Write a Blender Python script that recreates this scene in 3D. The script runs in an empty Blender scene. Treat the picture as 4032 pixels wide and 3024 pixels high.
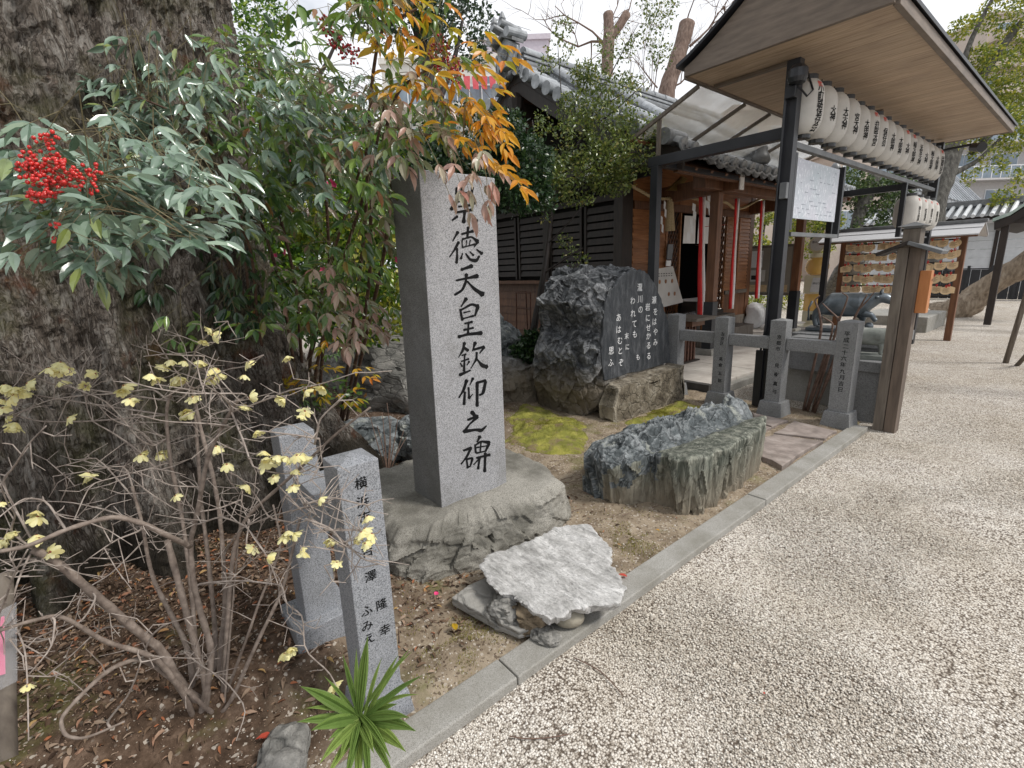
import bpy, math, random
import numpy as np
from mathutils import Vector, Matrix, Euler
random.seed(7)
RNG = np.random.default_rng(7)
SC = bpy.context.scene
COL = SC.collection
PI = math.pi
H = 1.55

# ------------------------------------------------------------------ camera
CR = np.array([0.638, 0.769, -0.034]); CU = np.array([-0.154, 0.171, 0.973]); CF = np.array([-0.754, 0.616, -0.228])
CF /= np.linalg.norm(CF); CR -= CF * CR.dot(CF); CR /= np.linalg.norm(CR); CU = np.cross(CR, CF)
cam = bpy.data.cameras.new('camera'); camo = bpy.data.objects.new('camera', cam); COL.objects.link(camo)
camo.matrix_world = Matrix(((CR[0], CU[0], -CF[0], 0), (CR[1], CU[1], -CF[1], 0), (CR[2], CU[2], -CF[2], H), (0, 0, 0, 1)))
cam.sensor_width = 36; cam.lens = 17.03; cam.clip_start = 0.05; cam.clip_end = 1000
SC.camera = camo

# ------------------------------------------------------------------ light
SUN_EL, SUN_AZ = math.radians(50), math.radians(30)      # azimuth from +X towards +Y
W = bpy.data.worlds.new('World'); SC.world = W; W.use_nodes = True
nt = W.node_tree; nt.nodes.clear()
wo = nt.nodes.new('ShaderNodeOutputWorld'); bg = nt.nodes.new('ShaderNodeBackground')
sky = nt.nodes.new('ShaderNodeTexSky'); sky.sky_type = 'NISHITA'; sky.sun_disc = False
sky.sun_elevation = SUN_EL; sky.sun_rotation = math.radians(90) - SUN_AZ
tc = nt.nodes.new('ShaderNodeTexCoord'); mp = nt.nodes.new('ShaderNodeMapping'); mp.inputs['Scale'].default_value = (1, 1, 2.2)
nz = nt.nodes.new('ShaderNodeTexNoise'); nz.inputs['Scale'].default_value = 1.6; nz.inputs['Detail'].default_value = 6; nz.inputs['Roughness'].default_value = .55
rp = nt.nodes.new('ShaderNodeValToRGB'); rp.color_ramp.elements[0].position = .30; rp.color_ramp.elements[1].position = .47
mx = nt.nodes.new('ShaderNodeMix'); mx.data_type = 'RGBA'
nt.links.new(tc.outputs['Generated'], mp.inputs['Vector']); nt.links.new(mp.outputs[0], nz.inputs['Vector']); nt.links.new(nz.outputs['Fac'], rp.inputs[0])
nt.links.new(rp.outputs[0], mx.inputs['Factor']); nt.links.new(sky.outputs[0], mx.inputs['A'])
mx.inputs['B'].default_value = (10.6, 10.8, 11.2, 1)
nt.links.new(mx.outputs['Result'], bg.inputs['Color']); bg.inputs['Strength'].default_value = 0.052
nt.links.new(bg.outputs[0], wo.inputs[0])
sl = bpy.data.lights.new('sun', 'SUN'); sl.energy = 1.5; sl.angle = math.radians(12); sl.color = (1, .96, .9)
slo = bpy.data.objects.new('sun', sl); COL.objects.link(slo)
sd = Vector((math.cos(SUN_EL) * math.cos(SUN_AZ), math.cos(SUN_EL) * math.sin(SUN_AZ), math.sin(SUN_EL)))
slo.rotation_euler = sd.to_track_quat('Z', 'Y').to_euler()
SC.view_settings.view_transform = 'Standard'; SC.view_settings.look = 'None'; SC.view_settings.exposure = 0.98; SC.view_settings.gamma = 1
SC.view_settings.use_curve_mapping = False

# ------------------------------------------------------------------ where things stand (sight lines met with real planes)
def ray(px, py):
    return CR * (px - 2016.) + CU * (1512. - py) + CF * 1907.
C0 = np.array([0, 0, H])
def G(px, py, z=0.):
    r = ray(px, py); return C0 + r * ((z - H) / r[2])
def PX(px, py, x):
    r = ray(px, py); return C0 + r * (x / r[0])
def PY(px, py, y):
    r = ray(px, py); return C0 + r * (y / r[1])
def AT(px, py, d):
    r = ray(px, py); return C0 + r * (d / 1907.)
S = 4032 / 2212.
def DD(x, y, d): return AT(x * S, y * S, d)

# ------------------------------------------------------------------ noise
def _h(ix, iy, iz, s):
    n = (ix * 374761393 + iy * 668265263 + iz * 2147483647 + s * 1274126177) & 0xffffffff
    n = ((n ^ (n >> 13)) * 1274126177) & 0xffffffff
    n = ((n ^ (n >> 15)) * 2246822519) & 0xffffffff
    return ((n ^ (n >> 16)) & 0xffff) / 65535.0
def vn(P, sc=1., s=0):
    P = np.asarray(P, float) * sc; I = np.floor(P).astype(np.int64); F = P - I; F = F * F * (3 - 2 * F)
    r = 0
    for a in (0, 1):
        wa = F[..., 0] if a else 1 - F[..., 0]
        for b in (0, 1):
            wb = F[..., 1] if b else 1 - F[..., 1]
            for c in (0, 1):
                wc = F[..., 2] if c else 1 - F[..., 2]
                r = r + wa * wb * wc * _h(I[..., 0] + a, I[..., 1] + b, I[..., 2] + c, s)
    return r * 2 - 1
def fbm(P, sc=1., o=4, s=0, g=.5):
    r = 0; a = 1
    for k in range(o): r = r + a * vn(P, sc * 2.03 ** k, s + k * 7); a *= g
    return r
def ridge(P, sc=1., o=4, s=0):
    r = 0; a = 1
    for k in range(o): r = r + a * (1 - 2 * np.abs(vn(P, sc * 2.03 ** k, s + k * 7))); a *= .5
    return r
def cell(P, sc=1., s=0):
    """flat-faceted noise: each voronoi cell has its own random height"""
    P = np.asarray(P, float) * sc; I = np.floor(P).astype(np.int64); best = np.full(P.shape[:-1], 9e9); val = np.zeros(P.shape[:-1])
    for a in (-1, 0, 1):
        for b in (-1, 0, 1):
            for c in (-1, 0, 1):
                J = I + np.array([a, b, c]); fx = _h(J[..., 0], J[..., 1], J[..., 2], s); fy = _h(J[..., 0], J[..., 1], J[..., 2], s + 11); fz = _h(J[..., 0], J[..., 1], J[..., 2], s + 23)
                D = J + np.stack([fx, fy, fz], -1) - P; d = (D ** 2).sum(-1); m = d < best
                g = _h(J[..., 0], J[..., 1], J[..., 2], s + 31)
                nx = _h(J[..., 0], J[..., 1], J[..., 2], s + 41) - .5; ny = _h(J[..., 0], J[..., 1], J[..., 2], s + 43) - .5
                v = g * 2 - 1 + 1.2 * (D[..., 0] * nx + D[..., 1] * ny + D[..., 2] * (g - .5))
                val = np.where(m, v, val); best = np.where(m, d, best)
    return val

# ------------------------------------------------------------------ materials
MATS = {}
def nodes_of(name):
    m = bpy.data.materials.new(name); m.use_nodes = True; t = m.node_tree; t.nodes.clear(); MATS[name] = m
    o = t.nodes.new('ShaderNodeOutputMaterial'); b = t.nodes.new('ShaderNodeBsdfPrincipled'); t.links.new(b.outputs[0], o.inputs[0])
    return m, t, b, o
def N(t, kind, **kw):
    n = t.nodes.new('ShaderNode' + kind)
    for k, v in kw.items():
        if k in n.inputs.keys() if hasattr(n.inputs, 'keys') else False: n.inputs[k].default_value = v
        else: setattr(n, k, v)
    return n
def ramp(t, fac, stops):
    r = t.nodes.new('ShaderNodeValToRGB'); e = r.color_ramp.elements
    while len(e) < len(stops): e.new(.5)
    for i, (p, c) in enumerate(stops): e[i].position = p; e[i].color = (c[0], c[1], c[2], 1) if not isinstance(c, (int, float)) else (c, c, c, 1)
    t.links.new(fac, r.inputs[0]); return r.outputs[0]
def mixc(t, f, a, b, mode='MIX'):
    m = t.nodes.new('ShaderNodeMix'); m.data_type = 'RGBA'; m.blend_type = mode
    for s, v in (('Factor', f), ('A', a), ('B', b)):
        if hasattr(v, 'links'): t.links.new(v, m.inputs[s])
        else: m.inputs[s].default_value = v if isinstance(v, (int, float)) else (v[0], v[1], v[2], 1)
    return m.outputs['Result']
def coords(t, stretch=(1, 1, 1), world=False, rot=(0, 0, 0)):
    c = t.nodes.new('ShaderNodeTexCoord'); m = t.nodes.new('ShaderNodeMapping'); m.inputs['Scale'].default_value = stretch; m.inputs['Rotation'].default_value = rot
    if world:
        g = t.nodes.new('ShaderNodeNewGeometry'); t.links.new(g.outputs['Position'], m.inputs['Vector'])
    else: t.links.new(c.outputs['Object'], m.inputs['Vector'])
    return m.outputs[0]
def noise(t, v, sc, det=5, ro=.55, dist=0):
    n = t.nodes.new('ShaderNodeTexNoise'); n.inputs['Scale'].default_value = sc; n.inputs['Detail'].default_value = det; n.inputs['Roughness'].default_value = ro; n.inputs['Distortion'].default_value = dist
    t.links.new(v, n.inputs['Vector']); return n.outputs['Fac']
def voro(t, v, sc, feat='F1', out='Distance'):
    n = t.nodes.new('ShaderNodeTexVoronoi'); n.feature = feat; n.inputs['Scale'].default_value = sc; t.links.new(v, n.inputs['Vector']); return n.outputs[out]
def bump(t, h, s, d, prev=None):
    b = t.nodes.new('ShaderNodeBump'); b.inputs['Strength'].default_value = s; b.inputs['Distance'].default_value = d; t.links.new(h, b.inputs['Height'])
    if prev is not None: t.links.new(prev, b.inputs['Normal'])
    return b.outputs[0]
def rnd(t, lo, hi):
    o = t.nodes.new('ShaderNodeObjectInfo'); m = t.nodes.new('ShaderNodeMapRange'); m.inputs['To Min'].default_value = lo; m.inputs['To Max'].default_value = hi
    t.links.new(o.outputs['Random'], m.inputs['Value']); return m.outputs[0]
def mat(name, stops, scale=6, rough=.7, bumps=((40, .3, .002),), stretch=(1, 1, 1), world=False, metal=0, var=0, det=6, spec=.5, speck=None, dirt=None, rot=(0, 0, 0), coat=0):
    """stops: ramp of colours over fbm noise; speck=(scale, col, lo, hi); dirt=(scale, col, lo, hi)"""
    m, t, b, o = nodes_of(name); v = coords(t, stretch, world, rot)
    c = ramp(t, noise(t, v, scale, det), stops)
    if speck: c = mixc(t, ramp(t, noise(t, v, speck[0], 3, .7), ((speck[2], 0), (speck[3], 1))), c, speck[1])
    if dirt:
        v2 = coords(t, (1, 1, 1), world); c = mixc(t, ramp(t, noise(t, v2, dirt[0], 5, .6), ((dirt[2], 0), (dirt[3], 1))), c, dirt[1])
    if var:
        cm = t.nodes.new('ShaderNodeCombineColor'); r = rnd(t, 1 - var, 1 + var)
        for i in range(3): t.links.new(r, cm.inputs[i])
        c = mixc(t, 1., c, cm.outputs[0], 'MULTIPLY')
    t.links.new(c, b.inputs['Base Color']); b.inputs['Roughness'].default_value = rough; b.inputs['Metallic'].default_value = metal; b.inputs['Specular IOR Level'].default_value = spec
    if coat: b.inputs['Coat Weight'].default_value = coat
    p = None
    for s, st, d in bumps: p = bump(t, noise(t, v, s, 6, .6), st, d, p)
    if p is not None: t.links.new(p, b.inputs['Normal'])
    return m
def leafmat(name, stops, rough=.35, trans=.3, spec=.5, back=None, coat=0):
    m, t, b, o = nodes_of(name)
    g = t.nodes.new('ShaderNodeNewGeometry'); oi = t.nodes.new('ShaderNodeObjectInfo'); a = t.nodes.new('ShaderNodeMath'); a.operation = 'ADD'; fr = t.nodes.new('ShaderNodeMath'); fr.operation = 'FRACT'
    t.links.new(g.outputs['Random Per Island'], a.inputs[0]); t.links.new(oi.outputs['Random'], a.inputs[1]); t.links.new(a.outputs[0], fr.inputs[0])
    c = ramp(t, fr.outputs[0], stops)
    v = coords(t); c = mixc(t, .35, c, ramp(t, noise(t, v, 60, 3), ((.3, .55), (.7, 1.0))), 'MULTIPLY')
    if back: c = mixc(t, g.outputs['Backfacing'], c, back)
    t.links.new(c, b.inputs['Base Color']); b.inputs['Roughness'].default_value = rough; b.inputs['Specular IOR Level'].default_value = spec
    if coat: b.inputs['Coat Weight'].default_value = coat; b.inputs['Coat Roughness'].default_value = .22
    if trans:
        tr = t.nodes.new('ShaderNodeBsdfTranslucent'); t.links.new(c, tr.inputs[0]); ms = t.nodes.new('ShaderNodeMixShader'); ms.inputs[0].default_value = trans
        t.links.new(b.outputs[0], ms.inputs[1]); t.links.new(tr.outputs[0], ms.inputs[2]); t.links.new(ms.outputs[0], o.inputs[0])
    return m

def granite(name, dark, mid, light, stain=(.16, .155, .14), slo=.55, shi=.8, rough=.6, sc=1.):
    m, t, b, o = nodes_of(name); v = coords(t)
    n1 = noise(t, v, 260 * sc, 4, .8); c = ramp(t, n1, ((.36, dark), (.47, mid), (.56, light), (.66, mid)))
    n2 = voro(t, v, 300 * sc, 'F1', 'Color'); sp = t.nodes.new('ShaderNodeSeparateColor'); t.links.new(n2, sp.inputs[0])
    c = mixc(t, ramp(t, sp.outputs[0], ((.80, 0), (.84, .5))), c, dark)
    c = mixc(t, ramp(t, sp.outputs[1], ((.80, 0), (.84, .5))), c, light)
    c = mixc(t, ramp(t, noise(t, v, 3.0, 6, .65), ((slo, 0), (shi, .75))), c, stain)
    t.links.new(c, b.inputs['Base Color']); b.inputs['Roughness'].default_value = rough
    t.links.new(bump(t, n1, .25, .0015), b.inputs['Normal']); return m
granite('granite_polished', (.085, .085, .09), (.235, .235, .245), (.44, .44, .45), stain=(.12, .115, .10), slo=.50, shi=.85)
granite('granite_weathered_shade', (.06, .06, .06), (.155, .155, .152), (.28, .28, .275), stain=(.08, .077, .066), slo=.42, shi=.75)  # darker copy for the pillar's sides: shade put into the colour, plus some weathering
granite('granite_post', (.06, .065, .075), (.20, .21, .23), (.37, .38, .40), stain=(.11, .11, .10), slo=.48, shi=.8)
granite('granite_far', (.08, .083, .085), (.17, .175, .18), (.27, .27, .27), stain=(.10, .10, .09), slo=.45, shi=.8, sc=.6)
granite('kerb_stone', (.14, .13, .115), (.29, .28, .255), (.38, .37, .345), stain=(.15, .14, .11), slo=.42, shi=.7, sc=1.3, rough=.85)
granite('base_boulder', (.10, .095, .08), (.24, .225, .19), (.36, .345, .31), stain=(.075, .07, .055), slo=.42, shi=.66, sc=.7, rough=.85)
mat('ink', ((.3, (.006, .006, .007)), (.7, (.014, .014, .014))), rough=.8, spec=.1, bumps=())
mat('steel_black', ((.3, (.012, .013, .016)), (.7, (.022, .023, .028))), rough=.42, bumps=((60, .05, .001),))
mat('steel_grey', ((.3, (.10, .105, .11)), (.7, (.16, .165, .17))), rough=.5)
mat('roof_tile', ((.3, (.17, .18, .19)), (.55, (.29, .305, .32)), (.75, (.42, .44, .46))), scale=9, rough=.27, var=.22, bumps=((50, .2, .002),), spec=.6)
mat('roof_tile_dark', ((.3, (.10, .105, .11)), (.7, (.20, .205, .21))), scale=9, rough=.4, var=.2)
mat('paper', ((.3, (.48, .46, .425)), (.7, (.60, .58, .54))), scale=4, rough=.6, bumps=(), var=.04)
mat('paper_white', ((.3, (.72, .72, .72)), (.7, (.82, .82, .82))), scale=20, rough=.5, bumps=())
mat('red_ink', ((.3, (.55, .07, .05)), (.7, (.65, .10, .08))), rough=.6)
mat('cloth_red', ((.3, (.55, .02, .02)), (.7, (.68, .03, .03))), rough=.8)
mat('cloth_white', ((.3, (.72, .70, .68)), (.7, (.82, .80, .78))), rough=.85)
mat('rope', ((.35, (.38, .28, .15)), (.65, (.58, .45, .27))), scale=70, rough=.9)
mat('wood_soffit', ((.25, (.33, .235, .16)), (.5, (.47, .35, .245)), (.75, (.58, .45, .33))), scale=5, rough=.6, stretch=(.7, 9, 9), var=.10, bumps=((30, .15, .002),), dirt=(1.3, (.25, .17, .12), .5, .9))
mat('wood_fascia', ((.3, (.12, .095, .075)), (.7, (.21, .165, .13))), scale=4, rough=.55, stretch=(1, 1, 6), bumps=((20, .2, .002),))
mat('wood_clapboard', ((.25, (.17, .065, .022)), (.55, (.30, .125, .045)), (.8, (.40, .19, .08))), scale=4, rough=.55, stretch=(5, .8, 8), var=.15)
mat('wood_brown', ((.3, (.085, .034, .014)), (.7, (.19, .080, .035))), scale=4, rough=.55, stretch=(7, 7, .8), var=.12)
mat('wood_dark', ((.3, (.012, .008, .006)), (.7, (.030, .019, .014))), scale=4, rough=.6, stretch=(6, 6, 1), var=.2)
mat('wood_grey', ((.3, (.085, .068, .055)), (.55, (.15, .125, .10)), (.8, (.21, .18, .15))), scale=4, rough=.75, stretch=(8, 8, .8), bumps=((14, .4, .003),), var=.08)
mat('wood_pale', ((.3, (.52, .36, .19)), (.7, (.72, .54, .33))), scale=5, rough=.65, stretch=(2, 2, 6), var=.15)
mat('wood_orange', ((.3, (.38, .14, .04)), (.7, (.50, .20, .07))), scale=5, rough=.5, stretch=(5, 5, 1))
mat('plaster', ((.3, (.60, .61, .62)), (.7, (.70, .71, .72))), rough=.9, var=.03)
mat('gold', ((.3, (.35, .24, .08)), (.7, (.55, .40, .15))), scale=40, rough=.35, metal=.8, bumps=((90, .8, .01),))
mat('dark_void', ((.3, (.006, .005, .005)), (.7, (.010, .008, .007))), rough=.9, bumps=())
mat('bronze', ((.3, (.075, .09, .10)), (.55, (.13, .15, .165)), (.8, (.20, .22, .235))), scale=8, rough=.33, metal=.55, bumps=((60, .25, .002),))
mat('stone_statue', ((.3, (.14, .155, .14)), (.7, (.27, .285, .26))), scale=12, rough=.8, bumps=((70, .5, .003),))
mat('plastic_cream', ((.3, (.76, .70, .50)), (.7, (.82, .76, .56))), rough=.35, bumps=())
mat('plastic_black', ((.3, (.02, .02, .02)), (.7, (.03, .03, .03))), rough=.35, bumps=())
mat('far_wall_pink', ((.3, (.52, .47, .53)), (.7, (.60, .55, .60))), rough=.9, var=.05, bumps=())
mat('far_wall_beige', ((.3, (.42, .36, .31)), (.7, (.48, .41, .36))), rough=.9, var=.05, bumps=())
mat('far_wall_grey', ((.3, (.44, .43, .43)), (.7, (.52, .51, .51))), rough=.9, var=.05, bumps=())
mat('far_wall_cream', ((.3, (.62, .60, .55)), (.7, (.68, .66, .61))), rough=.9, bumps=())
mat('far_glass', ((.3, (.10, .14, .18)), (.7, (.30, .36, .42))), scale=.6, rough=.12, bumps=())
mat('rail_white', ((.3, (.68, .70, .72)), (.7, (.74, .76, .78))), rough=.5, bumps=())
mat('laundry_red', ((.3, (.55, .08, .10)), (.7, (.68, .14, .16))), rough=.9, bumps=())
mat('copper_green', ((.3, (.26, .34, .30)), (.7, (.40, .48, .43))), scale=5, rough=.6)
mat('rust', ((.3, (.06, .028, .018)), (.7, (.14, .06, .035))), scale=20, rough=.8)

# glass / clear plastics
def glassy(name, col, alpha, rough=.15, tr=0.):
    m, t, b, o = nodes_of(name); b.inputs['Base Color'].default_value = (*col, 1); b.inputs['Roughness'].default_value = rough; b.inputs['Alpha'].default_value = alpha
    if tr:
        v = coords(t); f = ramp(t, noise(t, v, 1.1, 6, .6), ((.3, max(0, alpha - .22)), (.7, min(1, alpha + .22)))); t.links.new(f, b.inputs['Alpha'])
    return m
glassy('polycarbonate', (.86, .84, .79), .5, .25, tr=1)
glassy('clear_plastic', (.6, .6, .62), .16, .08)
glassy('amber_dome', (.92, .60, .16), .72, .1)

# ------------------------------------------------------------------ mesh helpers
class MB:
    def __init__(s): s.v = []; s.f = []
    def add(s, V, F):
        n = len(s.v); s.v += [tuple(map(float, p)) for p in V]; s.f += [tuple(i + n for i in f) for f in F]; return s
    def box(s, x0, y0, z0, x1, y1, z1, M=None):
        V = [(x, y, z) for z in (z0, z1) for y in (y0, y1) for x in (x0, x1)]
        if M is not None: V = [tuple(M @ Vector(p)) for p in V]
        return s.add(V, [(0, 2, 3, 1), (4, 5, 7, 6), (0, 1, 5, 4), (2, 6, 7, 3), (0, 4, 6, 2), (1, 3, 7, 5)])
    def frustum(s, cx, cy, z0, z1, a0, b0, a1, b1):
        V = [(cx + sx * a, cy + sy * b, z) for z, a, b in ((z0, a0, b0), (z1, a1, b1)) for sy in (-1, 1) for sx in (-1, 1)]
        return s.add(V, [(0, 2, 3, 1), (4, 5, 7, 6), (0, 1, 5, 4), (2, 6, 7, 3), (0, 4, 6, 2), (1, 3, 7, 5)])
    def beam(s, a, b, w, h, up=(0, 0, 1)):
        a = Vector(a); b = Vector(b); d = (b - a).normalized(); u = Vector(up); r = d.cross(u).normalized(); u = r.cross(d).normalized()
        V = [tuple(p + r * (w / 2 * i) + u * (h / 2 * j)) for p in (a, b) for i, j in ((-1, -1), (1, -1), (1, 1), (-1, 1))]
        return s.add(V, [(0, 3, 2, 1), (4, 5, 6, 7), (0, 1, 5, 4), (1, 2, 6, 5), (2, 3, 7, 6), (3, 0, 4, 7)])
    def prism(s, poly, z0, z1):
        n = len(poly); V = [(x, y, z0) for x, y in poly] + [(x, y, z1) for x, y in poly]
        return s.add(V, [tuple(range(n - 1, -1, -1)), tuple(range(n, 2 * n))] + [(i, (i + 1) % n, (i + 1) % n + n, i + n) for i in range(n)])
    def extr(s, poly3, d):
        n = len(poly3); d = np.array(d); V = [np.array(p, float) for p in poly3]; V += [p + d for p in V]
        return s.add(V, [tuple(range(n - 1, -1, -1)), tuple(range(n, 2 * n))] + [(i, (i + 1) % n, (i + 1) % n + n, i + n) for i in range(n)])
    def tube(s, pts, rad, n=8, cap=True):
        P = [np.array(p, float) for p in pts]; R = rad if hasattr(rad, '__len__') else [rad] * len(P); V = []; u = None
        for i, p in enumerate(P):
            d = P[min(i + 1, len(P) - 1)] - P[max(i - 1, 0)]; d = d / (np.linalg.norm(d) + 1e-9)
            if u is None: u = np.cross(d, (0, 0, 1.) if abs(d[2]) < .9 else (1., 0, 0))
            u = u - d * u.dot(d); u /= np.linalg.norm(u) + 1e-9; w = np.cross(d, u)
            for k in range(n): a = 2 * PI * k / n; V.append(p + R[i] * (math.cos(a) * u + math.sin(a) * w))
        F = [(i * n + k, i * n + (k + 1) % n, (i + 1) * n + (k + 1) % n, (i + 1) * n + k) for i in range(len(P) - 1) for k in range(n)]
        if cap: F += [tuple(range(n - 1, -1, -1)), tuple((len(P) - 1) * n + k for k in range(n))]
        return s.add(V, F)
    def lathe(s, prof, c=(0, 0, 0), n=24, cap=True):
        V = [(c[0] + r * math.cos(2 * PI * k / n), c[1] + r * math.sin(2 * PI * k / n), c[2] + z) for r, z in prof for k in range(n)]
        F = [(i * n + k, i * n + (k + 1) % n, (i + 1) * n + (k + 1) % n, (i + 1) * n + k) for i in range(len(prof) - 1) for k in range(n)]
        if cap: F += [tuple(range(n - 1, -1, -1)), tuple((len(prof) - 1) * n + k for k in range(n))]
        return s.add(V, F)
    def grid(s, A):
        a, b = A.shape[:2]; return s.add(A.reshape(-1, 3), [(i * b + j, i * b + j + 1, (i + 1) * b + j + 1, (i + 1) * b + j) for i in range(a - 1) for j in range(b - 1)])
    def ball(s, c, r, n=10, m=6):
        rr = r if hasattr(r, '__len__') else (r, r, r)
        V = [(c[0], c[1], c[2] - rr[2])]
        for i in range(1, m):
            a = -PI / 2 + PI * i / m
            V += [(c[0] + rr[0] * math.cos(a) * math.cos(2 * PI * k / n), c[1] + rr[1] * math.cos(a) * math.sin(2 * PI * k / n), c[2] + rr[2] * math.sin(a)) for k in range(n)]
        V.append((c[0], c[1], c[2] + rr[2])); L = len(V) - 1
        F = [(0, 1 + (k + 1) % n, 1 + k) for k in range(n)] + [(1 + i * n + k, 1 + i * n + (k + 1) % n, 1 + (i + 1) * n + (k + 1) % n, 1 + (i + 1) * n + k) for i in range(m - 2) for k in range(n)]
        F += [(L, 1 + (m - 2) * n + k, 1 + (m - 2) * n + (k + 1) % n) for k in range(n)]
        return s.add(V, F)

def newmesh(name, V, F, smooth=False):
    me = bpy.data.meshes.new(name)
    if isinstance(F, np.ndarray):
        V = np.asarray(V, np.float32); nf, k = F.shape
        me.vertices.add(len(V)); me.vertices.foreach_set('co', V.ravel()); me.loops.add(nf * k); me.loops.foreach_set('vertex_index', F.astype(np.int32).ravel())
        me.polygons.add(nf); me.polygons.foreach_set('loop_start', np.arange(0, nf * k, k, dtype=np.int32)); me.update(calc_edges=True)
    else: me.from_pydata([tuple(map(float, p)) for p in V], [], F); me.update()
    if smooth: me.polygons.foreach_set('use_smooth', [True] * len(me.polygons))
    return me
def base_of(o):
    return np.array(o.location) if o is not None else np.zeros(3)
def world_base(p):
    r = np.zeros(3)
    while p is not None: r = r + np.array(p.location); p = p.parent
    return r
def obj(name, mesh, m=None, parent=None, loc=None):
    o = bpy.data.objects.new(name, mesh); COL.objects.link(o)
    if m and not mesh.materials: mesh.materials.append(MATS[m] if isinstance(m, str) else m)
    if parent is not None: o.parent = parent
    if loc is not None: o.location = loc
    return o
def tag(o, label, cat, group=None):
    o['label'] = label; o['category'] = cat
    if group: o['group'] = group
    return o
def thing(name, label, cat, loc=(0, 0, 0), rotz=0, group=None):
    o = bpy.data.objects.new(name, None); COL.objects.link(o); o.location = [float(v) for v in loc]; o.rotation_euler = (0, 0, rotz); o.empty_display_size = .1
    return tag(o, label, cat, group)
def part(name, mb, m, parent, smooth=False, local=False, bev=0):
    """mesh given in world metres unless local; child of parent (unrotated)"""
    V = np.array(mb.v, float)
    if not local: V = V - world_base(parent)
    o = obj(name, newmesh(name, V, mb.f, smooth), m, parent)
    if bev: bevel(o, bev)
    return o
def bevel(o, w, seg=2):
    b = o.modifiers.new('bevel', 'BEVEL'); b.width = w; b.segments = seg; b.limit_method = 'ANGLE'; b.angle_limit = .6; return o
def solo(name, mb, m, label, cat, loc=(0, 0, 0), group=None, smooth=False, bev=0):
    V = np.array(mb.v, float) - np.array(loc)
    o = obj(name, newmesh(name, V, mb.f, smooth), m, None, [float(v) for v in loc]); tag(o, label, cat, group)
    if bev: bevel(o, bev)
    return o
def struct(name, V, F, m, smooth=False, kind='structure'):
    o = obj(name, newmesh(name, V, F, smooth), m); o['kind'] = kind; return o
def copy_part(o, parent, loc=None, rot=None, scale=None):
    c = o.copy(); COL.objects.link(c); c.parent = parent
    if loc is not None: c.location = loc
    if rot is not None: c.rotation_euler = rot
    if scale is not None: c.scale = scale
    return c
def copy_tree(o, parent=None, loc=None):
    c = o.copy(); COL.objects.link(c); c.parent = parent
    if loc is not None: c.location = loc
    for ch in list(o.children): copy_tree(ch, c)
    return c
def autosmooth(o, ang=.6):
    me = o.data; me.polygons.foreach_set('use_smooth', [True] * len(me.polygons)); me.set_sharp_from_angle(angle=ang); return o

_tx = {}
def glyphs(body, size=1., offset=0., extrude=0., space=1.):
    """text as mesh arrays, centred, lines top-down"""
    k = (body, offset, extrude, space)
    if k not in _tx:
        c = bpy.data.curves.new('t', 'FONT'); c.body = body; c.size = 1; c.align_x = 'CENTER'; c.align_y = 'CENTER'; c.offset = offset; c.extrude = extrude; c.space_line = space; c.resolution_u = 3
        o = bpy.data.objects.new('t', c); COL.objects.link(o); dg = bpy.context.evaluated_depsgraph_get()
        me = bpy.data.meshes.new_from_object(o.evaluated_get(dg)); V = np.array([v.co[:] for v in me.vertices]) if len(me.vertices) else np.zeros((0, 3)); F = [tuple(p.vertices) for p in me.polygons]
        bpy.data.objects.remove(o); bpy.data.curves.remove(c); bpy.data.meshes.remove(me)
        if len(V): V[:, :2] -= (V[:, :2].max(0) + V[:, :2].min(0)) / 2
        _tx[k] = (V, F)
    V, F = _tx[k]; return V * size, F
def lettering(mb, body, size, o, ex, ey, nrm=.0015, **kw):
    """put text on a plane: o centre, ex right, ey up"""
    V, F = glyphs(body, size, **kw); ex = np.array(ex, float); ey = np.array(ey, float); nn = np.cross(ex, ey)
    if len(V): mb.add([np.array(o) + p[0] * ex + p[1] * ey + nn * (nrm + p[2]) for p in V], F)
    return mb
def vert(s): return '\n'.join(s)

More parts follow.
